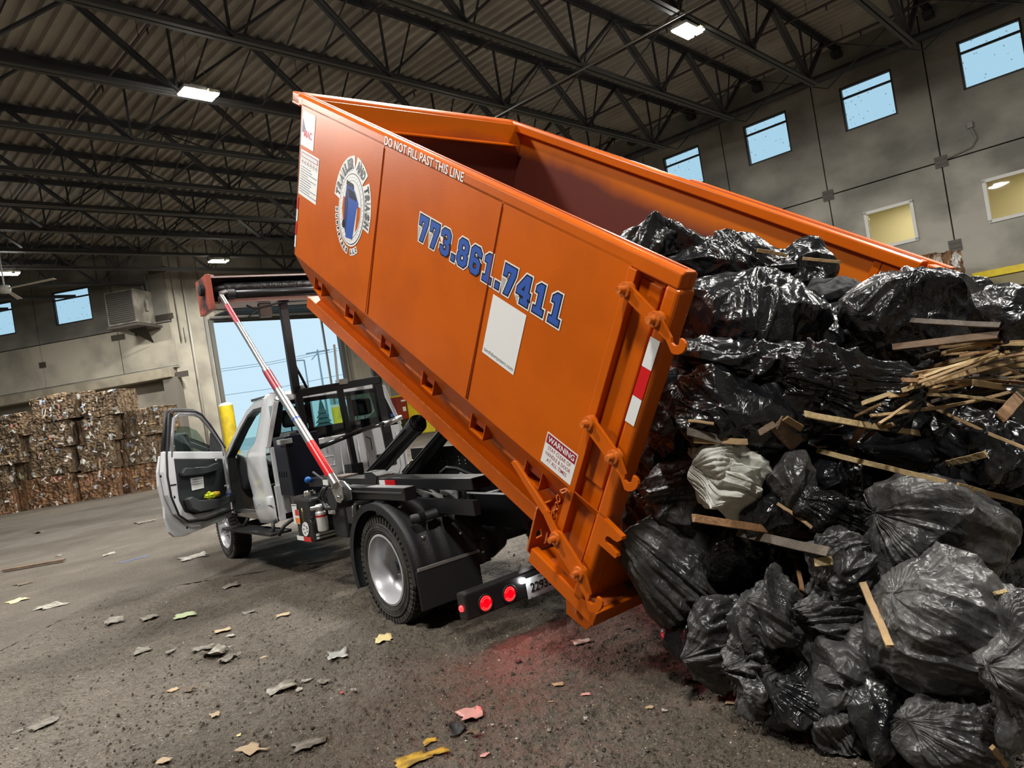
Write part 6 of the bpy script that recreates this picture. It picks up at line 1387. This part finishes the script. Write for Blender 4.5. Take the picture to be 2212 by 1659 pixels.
# ================================================================ lumber
def wood(name, a, b_, rough=.7): return mat(name, a, rough, col2=b_, ns=7, lo=.35, hi=.65, stretch=(1, 1, 1), bump=.35, bs=40, detail=6)
w_pale = wood('pale_pine', (.50,.37,.19), (.36,.25,.12)); w_tan = wood('tan_lath', (.40,.26,.12), (.25,.16,.08)); w_grey = wood('grey_weathered_board', (.13,.105,.08), (.08,.062,.048)); w_brown = wood('brown_painted_board', (.19,.12,.075), (.12,.075,.045)); w_red = wood('reddish_board', (.33,.18,.08), (.2,.1,.045))
def plank(p0, p1, wpx, th=.008, mt_=None, label='', group='wood lath and boards on the pile', name='wooden_lath', lift=.012, bury0=0., bury1=0., roll=0., dep=None):
    u0, v0 = p0; u1, v1 = p1; n = 9; ds = [surf(u0+(u1-u0)*k/n, v0+(v1-v0)*k/n) for k in range(n+1)]
    if dep is not None: da_, db_ = dep if isinstance(dep, tuple) else (dep, dep)
    else:
        da_, db_ = ds[0], ds[-1]; da_ = min(da_, db_+.5); db_ = min(db_, da_+.5)
        over = sorted([(da_+(db_-da_)*k/n)-ds[k] for k in range(n+1)])[int(n*.8)]
        if over > 0: da_ -= over; db_ -= over
        da_ -= lift; db_ -= lift
    A, B_ = atdepth(u0, v0, da_+bury0), atdepth(u1, v1, db_+bury1)
    wd = wpx/FPX*(da_+db_)/2; d = B_-A; Lg = np.linalg.norm(d); d /= Lg; view = ((A+B_)/2-CAM); view /= np.linalg.norm(view)
    x = np.cross(d, view); x /= np.linalg.norm(x); y = np.cross(x, d); c_, s_ = math.cos(roll), math.sin(roll); x, y = x*c_+y*s_, -x*s_+y*c_
    m = MB(); k = 10; rr = random.Random(int(u0*7+v0)); bow = rr.uniform(-.01, .022)*Lg; sbow = rr.uniform(-.02, .035)*Lg
    V = []; jag = [rr.uniform(-.35, .35) for _ in range(4)]
    for i in range(k+1):
        f = i/k; c = A+d*Lg*f+y*bow*math.sin(math.pi*f)+x*(rr.uniform(-.0012, .0012)+(sbow*math.sin(math.pi*f) if wpx < 10 else 0))
        for j, (sx_, sy_) in enumerate(((-1,-1),(1,-1),(1,1),(-1,1))):
            e = jag[j]*wd*.6 if i in (0, k) else 0
            V.append(c+x*sx_*wd/2+y*sy_*th/2+d*e*(1 if i else -1))
    F = [(i*4+j, i*4+(j+1) % 4, (i+1)*4+(j+1) % 4, (i+1)*4+j) for i in range(k) for j in range(4)]+[(3, 2, 1, 0), (4*k, 4*k+1, 4*k+2, 4*k+3)]
    m.add(V, F); o = m.build(name, mt_ or w_tan, None, bevel=.0012, bseg=1); tag(o, label, 'wood', group); return o
def c1(x, y): return (1640+.2592*x, 660+.2592*y)
def c2(x, y): return (1350+.4575*x, 900+.4575*y)
S1 = .2592
plank(c1(1265,125), c1(2010,165), 48*S1, .012, w_grey, 'dark grey board sticking left from under the hanging bag end', name='wooden_board', roll=.5)
plank(c1(1115,350), c1(2000,245), 62*S1, .016, w_brown, 'wide dark brown board lying over the lath bundle', name='wooden_board', roll=.45)
L_ = [((1500,352),(2230,300),22,w_tan,'thin tan lath just under the wide dark brown board'),
 ((1515,345),(1760,330),18,w_tan,'short lath hidden beneath the brown board'), ((1320,445),(1500,378),16,w_grey,'grey sliver between the brown board and the pleated bag'),
 ((1510,412),(1900,388),22,w_tan,'short tan lath with torn left tip'), ((1520,398),(2230,318),30,w_pale,'second lath of the bundle from the top'),
 ((1560,470),(2000,345),36,w_grey,'greyish lath crossing up to the splintered end'), ((1370,535),(2230,348),34,w_pale,'long pale lath curving over the middle of the bundle'),
 ((1330,580),(2230,392),30,w_tan,'long tan lath under the curving pale one'), ((1340,590),(1560,520),28,w_pale,'short pale lath at the left tip of the bundle'),
 ((1700,500),(2230,420),24,w_tan,'lath half hidden mid bundle on the right'), ((1580,575),(1700,505),42,w_red,'stubby splintered piece angled up from the bundle'),
 ((1200,622),(1500,608),40,w_red,'flat reddish piece at the left of the bundle'), ((1370,660),(2110,462),44,w_tan,'broad tan lath rising to the right through the bundle'),
 ((1750,560),(2230,490),42,w_pale,'broad pale lath at the right edge of the bundle'), ((1800,600),(2230,540),24,w_grey,'grey lath below the broad pale lath'),
 ((1520,652),(2230,585),22,w_pale,'slim pale lath running level below the bundle'), ((1780,640),(2230,710),52,w_pale,'wide pale board falling to the right below the bundle'),
 ((850,818),(1370,650),38,w_pale,'pale stick pointing down left out of the bundle'), ((1190,710),(1370,650),40,w_pale,'short thick stick end above the downward pale stick'),
 ((1395,740),(2170,825),28,w_pale,'level pale lath crossing in front of the hollow'), ((1430,805),(1870,672),32,w_grey,'grey splintered lath under the level pale lath'),
 ((1400,820),(2230,1195),26,w_tan,'thin tan stick falling to the right edge'), ((1000,985),(1420,690),22,w_tan,'thin dark tan stick leaning down left'),
 ((600,1035),(1010,825),20,w_tan,'thin sliver leaning down left behind the light board'), ((855,1135),(1120,990),36,w_tan,'split end leaning below the light board'),
 ((760,1175),(870,1000),52,w_red,'broad splintered stub hanging below the light board'), ((930,920),(1450,850),26,w_tan,'level dark lath above the light board'),
 ((1200,885),(2100,718),30,w_tan,'long dim lath behind the level pale lath'), ((1080,760),(2100,560),24,w_tan,'buried lath in the shadow of the bundle'),
 ((380,905),(1332,1065),54,w_pale,'light weathered board slanting down right below the pleated bag'),
 ((480,1208),(1560,1475),46,w_pale,'long pale stick lying across the big dust grey bag, upper length'), ((1650,1500),(2260,1660),48,w_pale,'lower right length of the long pale stick on the grey bag'),
 ((2010,935),(2170,755),92,w_red,'short broad board end hanging down near the right edge'), ((2070,640),(2160,612),48,w_red,'little end of a board below the bundle near the right edge'),
 ((1570,1318),(1890,1238),56,w_pale,'short pale slat leaning left of the crinkled right edge bag'),
 ((0,1060),(130,985),60,w_brown,'dark framed board end below the sagging bag belly'), ((150,985),(315,1165),150,w_brown,'broad brown board with bent nails below the sagging bag belly'),
 ((215,940),(355,1025),58,w_tan,'rounded slat end behind the broad brown nailed board'), ((1440,560),(2230,450),22,w_tan,'narrow lath inside the bundle'), ((1900,520),(2230,470),30,w_grey,'grey lath end at the right of the bundle'), ((1650,760),(2000,700),26,w_grey,'dim grey slat in the hollow under the bundle')]
for a, b_, w_, mt_, lab in L_: plank(c1(*a), c1(*b_), w_*S1, .016 if w_ > 80 else .009, mt_, lab, roll=random.Random(int(a[0])).uniform(-.3, .5), name='wooden_board' if w_ > 48 else 'wooden_lath')
rl = random.Random(5)
for k in range(26):
    x0 = rl.uniform(1180, 1750); y0 = 640-(x0-1180)*.42+rl.uniform(-60, 130); x1 = rl.uniform(1950, 2280); y1 = rl.uniform(330, 640)+(y0-500)*.3
    plank(c1(x0, y0), c1(x1, y1), rl.uniform(15, 27)*S1, .007, rl.choice([w_pale, w_tan, w_tan, w_grey, w_red]), 'thin splintered lath lying in the crowded fan of lath at the right edge', group='thin lath of the crowded fan', roll=rl.uniform(-.5, .6), lift=rl.uniform(-.03, .05))
S2 = .4575
for a, b_, w_, mt_, lab in [((290,68),(500,122),40,w_grey,'chunky grey brown block end behind the rear post'), ((330,110),(575,120),30,w_tan,'thin slat pressed against the chunky block end'),
 ((325,478),(890,560),36,w_red,'reddish brown board under the white cloth'), ((535,545),(960,640),44,w_grey,'grey board just below the reddish brown board'),
 ((805,680),(840,842),20,w_red,'slim upright stick below the two stacked boards'), ((1122,788),(1252,1082),34,w_tan,'stick standing steeply left of the big bags'),
 ((890,690),(985,678),40,w_pale,'short pale block end beneath the grey board'), ((720,412),(882,525),16,w_tan,'thin stick on the small tied bag'), ((1745,835),(1800,822),18,w_pale,'tiny pale chip on the largest grey black bag'),
 ((300,20),(420,34),14,w_tan,'thin sliver in the dark above the chunky block end'), ((1735,1560),(1800,1650),24,w_tan,'loose stick on the floor at the lower right')]:
    plank(c2(*a), c2(*b_), w_*S2, .012, mt_, lab, roll=.25, name='wooden_board' if w_ > 30 else 'wooden_lath')
plank((1635,541), (1700,553), 8, .008, w_tan, 'lath tip showing between two bags inside the dumpster'); plank((1735,558), (1816,566), 7, .008, w_tan, 'loose lath lying level before the orange far wall', dep=(3.9, 3.85))
plank((1870,625), (1950,612), 16, .012, w_red, 'reddish board under the far wall left of the peak bag', dep=(3.85, 3.9), name='wooden_board'); plank((1850,648), (1930,634), 12, .012, w_tan, 'tan board end below the reddish one left of the peak bag', dep=(3.8, 3.85), name='wooden_board')
for (u, v), nl in (((1683, 935), 'left'), ((1713, 928), 'right')):
    d_ = surf(u, v)-.03; A = atdepth(u, v, d_); m = MB(); m.tube([A, A+Z*.02+RX*.003, A+Z*.035-RX*.004], .0016, 5); tag(m.build('bent_nail', plate_m), nl+' one of the two rusty bent nails in the broad brown board', 'nail', 'bent nails in the brown board')

# ================================================================ bales
def bale_mat(seed, warm=False):
    m = mat('baled_cardboard_%d' % seed, (.24,.145,.075), .85); N = m.node_tree.nodes; L = m.node_tree.links; b = N['Principled BSDF']
    tc = N.new('ShaderNodeTexCoord'); mp = N.new('ShaderNodeMapping'); mp.inputs['Location'].default_value = (seed*3.1, seed*1.7, 0); mp.inputs['Scale'].default_value = (1, 1, .8); L.new(tc.outputs['Object'], mp.inputs[0])
    w = N.new('ShaderNodeTexNoise'); w.inputs['Scale'].default_value = 5; w.inputs['Detail'].default_value = 4; L.new(mp.outputs[0], w.inputs['Vector'])
    wm = N.new('ShaderNodeMix'); wm.data_type = 'RGBA'; wm.blend_type = 'LINEAR_LIGHT'; wm.inputs[0].default_value = .12; L.new(mp.outputs[0], wm.inputs[6]); L.new(w.outputs[1], wm.inputs[7])
    r = N.new('ShaderNodeValToRGB'); cr_ = r.color_ramp; cr_.elements[0].position = .35; cr_.elements[0].color = (.055,.036,.022,1); cr_.elements[1].position = .65; cr_.elements[1].color = (.38,.20,.10,1) if warm else (.27,.185,.11,1)
    st = N.new('ShaderNodeMapping'); st.inputs['Scale'].default_value = (6, 6, 1.6); L.new(wm.outputs[2], st.inputs[0]); n = N.new('ShaderNodeTexNoise'); n.inputs['Scale'].default_value = 1.6; n.inputs['Detail'].default_value = 7; L.new(st.outputs[0], n.inputs['Vector']); L.new(n.outputs[0], r.inputs[0])
    v = N.new('ShaderNodeTexVoronoi'); v.inputs['Scale'].default_value = 5.5; L.new(wm.outputs[2], v.inputs['Vector'])
    sp = N.new('ShaderNodeSeparateColor'); L.new(v.outputs['Color'], sp.inputs[0])
    pr = N.new('ShaderNodeValToRGB'); c = pr.color_ramp; c.interpolation = 'CONSTANT'
    for i, (p_, col) in enumerate([(0, (.62,.60,.57,1)), (.55, (.70,.66,.6,1)), (.72, (.5,.42,.33,1)), (.84, (.35,.40,.5,1)), (.90, (.55,.22,.15,1)), (.94, (.6,.52,.42,1)), (.97, (.5,.48,.15,1))]):
        e = c.elements[i] if i < 2 else c.elements.new(p_); e.position = p_; e.color = col
    L.new(sp.outputs[1], pr.inputs[0])
    g = N.new('ShaderNodeMath'); g.operation = 'GREATER_THAN'; g.inputs[1].default_value = .93; L.new(sp.outputs[0], g.inputs[0])
    x = N.new('ShaderNodeMix'); x.data_type = 'RGBA'; L.new(g.outputs[0], x.inputs[0]); L.new(r.outputs[0], x.inputs[6]); L.new(pr.outputs[0], x.inputs[7]); L.new(x.outputs[2], b.inputs['Base Color'])
    bp = N.new('ShaderNodeBump'); bp.inputs['Strength'].default_value = 1.; bp.inputs['Distance'].default_value = .05; L.new(n.outputs[0], bp.inputs['Height']); L.new(bp.outputs[0], b.inputs['Normal']); return m
BM = [bale_mat(i, i == 3) for i in range(4)]
def bale_mesh(seed, L_, Wd, H, n=26):
    b = bmesh.new(); bmesh.ops.create_cube(b, size=1); bmesh.ops.subdivide_edges(b, edges=b.edges, cuts=n, use_grid_fill=True)
    P_ = np.array([v.co[:] for v in b.verts]); Q = P_*np.array([L_, Wd, H]); s = Q+seed*11.3
    N_ = np.where(np.abs(P_) > .499, np.sign(P_), 0.); N_ /= np.linalg.norm(N_, axis=1)[:, None]
    h = .05*perlin(s*np.array([3, 3, 1.5]), 1)+.055*np.abs(perlin(s*np.array([9, 9, 3]), 2))+.03*perlin(s*14, 3)
    h -= .03*np.exp(-((np.abs((Q[:, 0]/L_*5) % 1-.5))/.06)**2)*(np.abs(P_[:, 2]) < .49)      # wire grooves
    Q = Q+N_*h[:, None]; Q[:, 2] = np.maximum(Q[:, 2], -H/2-.02)+H/2
    for v, q in zip(b.verts, Q): v.co = q
    me = bpy.data.meshes.new('cardboard_bale'); b.to_mesh(me); b.free(); me.materials.append(BM[seed % 4]); return me
BMESH = [bale_mesh(i, 1, 1, 1) if False else None for i in range(1)]
def bale(u0, u1, v0, v1, lab, dn, seed, z0=0., lvl=0):
    """front face of one bale between two columns and two heights of the photograph, on the plane dn metres away"""
    P00 = onplane((u0+u1)/2, v1, NB*dn, NB); wM = (u1-u0)/FPX*dn*.93; hM = (v1-v0)/FPX*dn*.93; P00 = onplane((u0+u1)/2, (v0+v1)/2, NB*dn, NB); P00[2] = z0
    me = bale_mesh(seed, wM, 1.3, hM); me.materials.clear(); me.materials.append(BM[seed % 3] if lvl else BM[3])
    t = thing('cardboard_bale', P00+NB*.7, lab, 'bale', 'cardboard bales stacked against the left wall')
    t.rotation_euler = (0, 0, math.atan2(BD[1], BD[0])+rad(random.Random(seed).uniform(-3, 3)))
    o = bpy.data.objects.new('pressed_cardboard', me); COL.objects.link(o); o.parent = t; o['_o'] = [0., 0., 0.]
    m = MB(); rr = random.Random(seed)
    for k in range(5):
        x = (k+.5)/5*wM-wM/2; m.tube([np.array([x+rr.uniform(-.02, .02), -.66-.03*rr.random(), hM*f]) for f in np.linspace(.03, 1.0, 6)]+[np.array([x, 0, hM+.03])], .006, 4)
    t['_o'] = [0., 0., 0.]; w = m.build('baling_wire', plate_m, t); w['kind'] = 'stuff'; t['_o'] = [float(x) for x in t.location]
    # loose scraps of paper and card pressed out of the face
    m = MB()
    for k in range(15):
        x, z = rr.uniform(-wM/2, wM/2), rr.uniform(.03, hM); s1, s2 = rr.uniform(.012, .05), rr.uniform(.03, .13); a = rr.uniform(0, 3); m.cur = rr.choice([0, 0, 0, 0, 1, 1, 2, 2, 5, 5, 3, 4])
        c = np.array([x, -.69-.03*rr.random(), z]); e = np.array([math.cos(a), rr.uniform(-.3, .3), math.sin(a)]); f = np.array([-math.sin(a), rr.uniform(-.3, .3), math.cos(a)])
        m.add([c-e*s1-f*s2, c+e*s1*.7-f*s2, c+e*s1+f*s2*.8, c+f*s2*1.2, c-e*s1*.8+f*s2*.6], [(0, 1, 2, 3, 4)])
    w = m.build('paper_scraps', [mat('white_paper', (.70,.68,.64), .7), mat('kraft_card', (.38,.25,.13), .8), MATS['white_paper'], mat('pink_paper', (.65,.3,.28), .7), mat('blue_paper', (.3,.38,.55), .7), MATS['kraft_card']], (lambda: (t.__setitem__('_o', [0., 0., 0.]), t)[1])()); w['kind'] = 'stuff'; t['_o'] = [float(x) for x in t.location]
    return z0+hM+.05
k_ = .3676
def zc(x, y): return k_*x, 520+k_*y
names_ = ['bottom', 'second', 'third', 'top']
cols_ = [('stack cut by the left edge', 25.2, [(-70,70,1455,1612),(-90,55,1290,1450),(-60,122,1115,1285),(-90,150,962,1112)]),
 ('widest stack, second from the left edge', 25.6, [(62,450,1402,1602),(48,440,1238,1412),(108,428,1076,1248),(150,458,912,1080)]),
 ('middle stack with clean cut right side', 25.9, [(442,708,1352,1532),(432,694,1182,1360),(430,694,1034,1196),(448,706,882,1042)]),
 ('right hand stack next to the open door', 26.3, [(690,945,1308,1480),(688,945,1144,1322),(694,958,984,1160)])]
sd = 0
for cn, dn, rows in cols_:
    zz0 = 0.
    for r_, (x0, x1, y0, y1) in enumerate(rows):
        slope = -.165*((x0+x1)/2)*0
        nm = names_[r_] if not (len(rows) == 3 and r_ == 2) else 'top'
        zz0 = bale(x0*k_, x1*k_, 520+y0*k_, 520+y1*k_, '%s cardboard bale of the %s' % (nm, cn), dn, sd, zz0, r_); sd += 1
# bale against the right wall, seen past the far side of the dumpster
me = bale_mesh(91, 1.9, 1.2, 1.1); 
for lv in range(3):
    q = bj(23.6, 5.55, 1.15*lv+.0); t = thing('cardboard_bale', q, ['lowest bale by the right wall behind the dumpster', 'middle bale by the right wall behind the dumpster', 'ragged top bale peeking over the dumpster rear by the right wall'][lv], 'bale', 'bales by the right wall'); t.rotation_euler = (0, 0, rad(100)); t.scale = (1, 1, 1.02)
    o = bpy.data.objects.new('pressed_cardboard', me); COL.objects.link(o); o.parent = t; o['_o'] = [0., 0., 0.]

# ================================================================ litter on the floor
papers = {'white': mat('dirty_white_paper', (.38,.36,.32), .7, col2=(.16,.14,.11), ns=16), 'grey': mat('grey_wet_paper', (.20,.18,.15), .6, col2=(.10,.085,.065), ns=20), 'film': mat('clear_dirty_film', (.42,.42,.40), .25), 'yellow': mat('pale_yellow_card', (.72,.58,.28), .7), 'green': mat('pale_green_paper', (.42,.47,.28), .7), 'wood': wood('wood_chip', (.45,.33,.19), (.3,.2,.11)), 'pink': mat('pink_lit_film', (.60,.30,.27), .3), 'red': mat('red_scrap', (.6,.05,.06), .5), 'brown': mat('brown_scrap', (.12,.085,.055), .8), 'black': mat('black_scrap', (.012,.012,.013), .6), 'blue': mat('blue_string', (.12,.2,.5), .5), 'tan': mat('tan_card', (.40,.30,.19), .7), 'orange': mat('worn_yellow_line_paint', (.55,.33,.03), .6, col2=(.22,.14,.03), ns=14)}  # pink: film with the red lamp glow put into its colour
def fz(x, y): return float(height_floor(np.array([x]), np.array([y]))[0]) if (-5 < x < 4 and 1.2 < y < 8.2) else -.002
def scrap(u, v, wpx, hpx, ang, key, lab, curl=.25, n=6, seed=0, name='paper_scrap', cat='litter', grp='litter on the floor', th=.0):
    c = ground(u, v); d = np.linalg.norm(c-CAM); L_ = wpx/FPX*d; fwd = ray(u, v); fwd[2] = 0; fwd /= np.linalg.norm(fwd); rt = np.array([fwd[1], -fwd[0], 0])
    gr = CAM[2]/d; L_ *= .74; H_ = min(hpx/FPX*d/max(gr, .12)*.6, L_*1.6); a = rad(ang); e1 = rt*math.cos(a)+fwd*math.sin(a); e2 = -rt*math.sin(a)+fwd*math.cos(a); rr = random.Random(seed+int(u*3+v))
    ii = np.linspace(-.5, .5, n+1); X, Y = np.meshgrid(ii, ii, indexing='ij'); X, Y = X.ravel(), Y.ravel()
    ed = 1+.45*perlin(np.stack([np.arctan2(Y, X)*2.1, np.full_like(X, u*.37), np.full_like(X, v*.11)], 1), 3)
    Px = c[None]+e1*(X*L_*ed)[:, None]+e2*(Y*H_*ed)[:, None]
    zz = np.array([fz(p[0], p[1]) for p in Px]); h = perlin(np.stack([X*2.3+u, Y*2.3+v, X*0], 1), 5)
    Px[:, 2] = zz.max()*.6+zz*.4+.003+curl*.42*min(L_, H_)*np.maximum(0, h+.1+np.maximum(np.abs(X), np.abs(Y))*.6-.2)
    k = n+1; F = [(i*k+j, i*k+j+1, (i+1)*k+j+1, (i+1)*k+j) for i in range(n) for j in range(n)]; m = MB(); m.add(Px, F)
    o = m.build(name, papers[key], None, smooth=True, fixn=False)
    md = o.modifiers.new('s', 'SOLIDIFY'); md.thickness = th or .0015
    return tag(o, lab, cat, grp)
def k7(x, y): return x*.452, 1100+y*.452
def k8(x, y): return 900+x*.3617, 1250+y*.3617
SL = [(k7(1832,622),44,22,15,'yellow','folded pale yellow card lying behind the rear wheel',.4), (k7(1610,705),46,26,0,'film','clump of clear plastic left of the folded yellow card',.6), (k7(1350,855),70,20,8,'white','crumpled white wrapper below the clump of clear plastic',.5),
 (k7(1465,815),18,12,60,'white','small white shred standing right of the crumpled wrapper',.8), (k7(1430,862),18,10,0,'white','white flake touching the crumpled wrapper',.6), (k7(1550,838),28,10,30,'grey','grey wrapper right of the crumpled white wrapper',.4), (k7(1692,877),14,8,0,'white','tiny white flake near the red speck',.5), (k7(1634,880),8,5,0,'red','red speck right of the grey wrapper',.3),
 (k7(885,507),50,14,-5,'green','pale green ticket left of the rear wheel',.2), (k7(715,518),34,13,8,'grey','grey scrap left of the pale green ticket',.4), (k7(545,540),42,14,12,'grey','muddy scrap left of the grey one',.5), (k7(230,465),48,18,18,'white','white scrap in the trodden dirt on the left',.3), (k7(85,437),36,8,18,'yellow','thin yellow peel at the far left',.2),
 (k7(1105,365),38,10,10,'grey','pale scrap on the ground behind the front wheel',.4), (k7(925,228),60,14,5,'white','trodden white paper before the front wheel',.2), (k7(690,62),40,8,12,'grey','pale scrap near the open door',.3), (k7(520,215),28,6,5,'white','white flake left of the front wheel',.2), (k7(280,222),12,5,0,'white','tiny white flake far left',.3),
 (k7(1035,690),54,20,-30,'white','long torn white strip in the mud, its upper part',.9), (k7(1100,720),50,14,-40,'grey','muddy lower part of the torn strip',.9), (k7(965,672),46,10,-8,'grey','ragged left end of the torn strip',.5), (k7(1262,714),12,14,70,'tan','pinkish tab right of the torn strip',.3), (k7(680,675),34,14,0,'grey','wet paper left of the torn strip',.3), (k7(820,688),24,8,0,'grey','small wet paper beside the torn strip',.3),
 (k7(1200,1155),44,34,25,'tan','torn tan cardboard at the bottom edge',.25), (k7(780,1208),30,14,30,'tan','splintered chip at the bottom left',.3), (k7(828,862),24,8,25,'wood','wood chip low on the left',.3), (k7(905,862),24,10,40,'brown','brown curl beside the wood chip',.8), (k7(1475,1125),72,24,5,'grey','wet grey paper near the bottom edge',.15),
 (k7(205,1030),60,18,22,'grey','pale smear of paper on the lower left',.1), (k7(80,1075),22,7,20,'grey','slim flake at the lower left edge',.2), (k7(1190,494),28,8,0,'grey','grey flake in front of the wheel shadow',.3), (k7(1355,508),32,6,0,'tan','orange brown peel near the yellow card',.3), (k7(1065,583),40,7,8,'tan','narrow slat chip in the mud',.3), (k7(1098,603),20,7,30,'white','white stick chip under the narrow slat',.2), (k7(640,240),62,1.2,5,'blue','blue string on the ground left of the front wheel',.4), (k7(190,112),22,7,8,'brown','brown lump far left',.6), (k7(107,358),24,7,20,'brown','dark curl at the left',.6), (k7(1030,985),24,10,5,'tan','muddy curl low in the middle',.6), (k7(1140,1073),10,5,0,'yellow','tiny yellow chip low in the middle',.2),
 (k8(328,815),62,32,18,'pink','pinkish crumpled film in front of the bumper lights',.5), (k8(990,375),46,14,6,'white','pale splinter under the dumpster roller',.3), (k8(845,624),28,9,3,'wood','clean wood chip in front of the pile',.25), (k8(1010,686),24,6,-12,'pink','pink tipped stick chip',.3), (k8(800,723),14,4,0,'wood','small wood sliver below the clean chip',.2), (k8(1482,790),15,9,0,'white','white pebble chip near the pile',.6), (k8(1390,762),20,8,10,'tan','brown chip left of the white pebble chip',.4), (k8(1875,742),24,10,-5,'wood','pale chip close to the hanging tail of film',.4), (k8(1265,305),16,16,60,'black','small black clod under the dumpster tail',1.2), (k8(605,490),16,8,10,'black','blue black scrap behind the roller',.6),
 (k8(75,960),34,14,12,'orange','orange yellow flake of floor paint',.1), (k8(100,1045),70,18,8,'orange','long orange yellow strip of floor paint',.2), (k8(-30,1075),84,34,10,'orange','broad patch of worn yellow floor paint at the bottom edge',.0), (k8(410,1055),14,12,-50,'pink','red corner scrap at the bottom',.4), (k8(240,895),40,26,10,'black','dark mossy clod beside the pinkish film',1.1), (k8(345,930),30,20,50,'brown','brown clod right of the mossy one',1.1), (k8(1010,840),10,8,0,'white','white crumb in the gravel',.6), (k8(795,918),8,6,0,'white','smaller white crumb in the gravel',.6), (k8(452,862),8,7,0,'white','white crumb right of the pinkish film',.6), (k8(1620,588),24,7,-10,'grey','pale sliver before the reddish lit bag',.3)]
for i, (p_, w_, h_, a_, key, lab, cu_) in enumerate(SL): scrap(*p_, w_, h_, a_, key, lab, curl=cu_, seed=i)
q0, q1 = ground(8, 1236), ground(140, 1213); m = MB(); m.beam(q0+Z*.03, q1+Z*.03, .09, .03); tag(m.build('wooden_board', w_brown, fixn=False), 'thin brown board lying on the floor at the left edge', 'wood')
# countless crumbs of gravel and chips trodden into the dirt
rg = np.random.default_rng(11); m = MB(); N_ = 9000; uu = rg.uniform(-20, 2230, N_); vv = 1090+600*rg.uniform(0, 1, N_)**.8
cols = [mat('crumb_white', (.62,.6,.56), .6), mat('crumb_tan', (.30,.24,.17), .8), mat('crumb_dark', (.045,.036,.026), .85), mat('crumb_mud', (.10,.08,.06), .85)]
hz_ = []
for u, v in zip(uu, vv):
    c = ground(u, v)
    if not (1.4 < c[1] < 8.0 and -4.9 < c[0] < 3.9): continue
    hz_.append((c[0], c[1]))
hz_ = np.array(hz_); zz = height_floor(hz_[:, 0], hz_[:, 1])
for (x, y), z in zip(hz_, zz):
    d_ = math.hypot(x, y); t_ = rg.random(); m.cur = 0 if t_ < .05 else 1 if t_ < .14 else 2 if t_ < .5 else 3
    s = (.0028+.0045*rg.random()**2)*(1.0 if m.cur < 2 else 1.9); a = rg.uniform(0, 6.28); ca, sa = math.cos(a)*s, math.sin(a)*s; e = rg.uniform(.5, 1.6); h = s*rg.uniform(.5, 1.1)
    m.add([(x-ca*e, y-sa*e, z), (x+sa, y-ca, z), (x+ca*e, y+sa*e, z), (x-sa, y+ca, z), (x+ca*.3, y+sa*.3, z+h), (x-ca*.4, y-sa*.2, z+h*.8)], [(0,1,4,5),(1,2,4),(2,3,4),(3,0,5),(3,5,4),(0,3,2,1)])
o = m.build('gravel_crumbs', cols, None, fixn=False); tag(o, 'countless pale and dark crumbs trodden into the dirt floor', 'gravel', None, 'stuff')
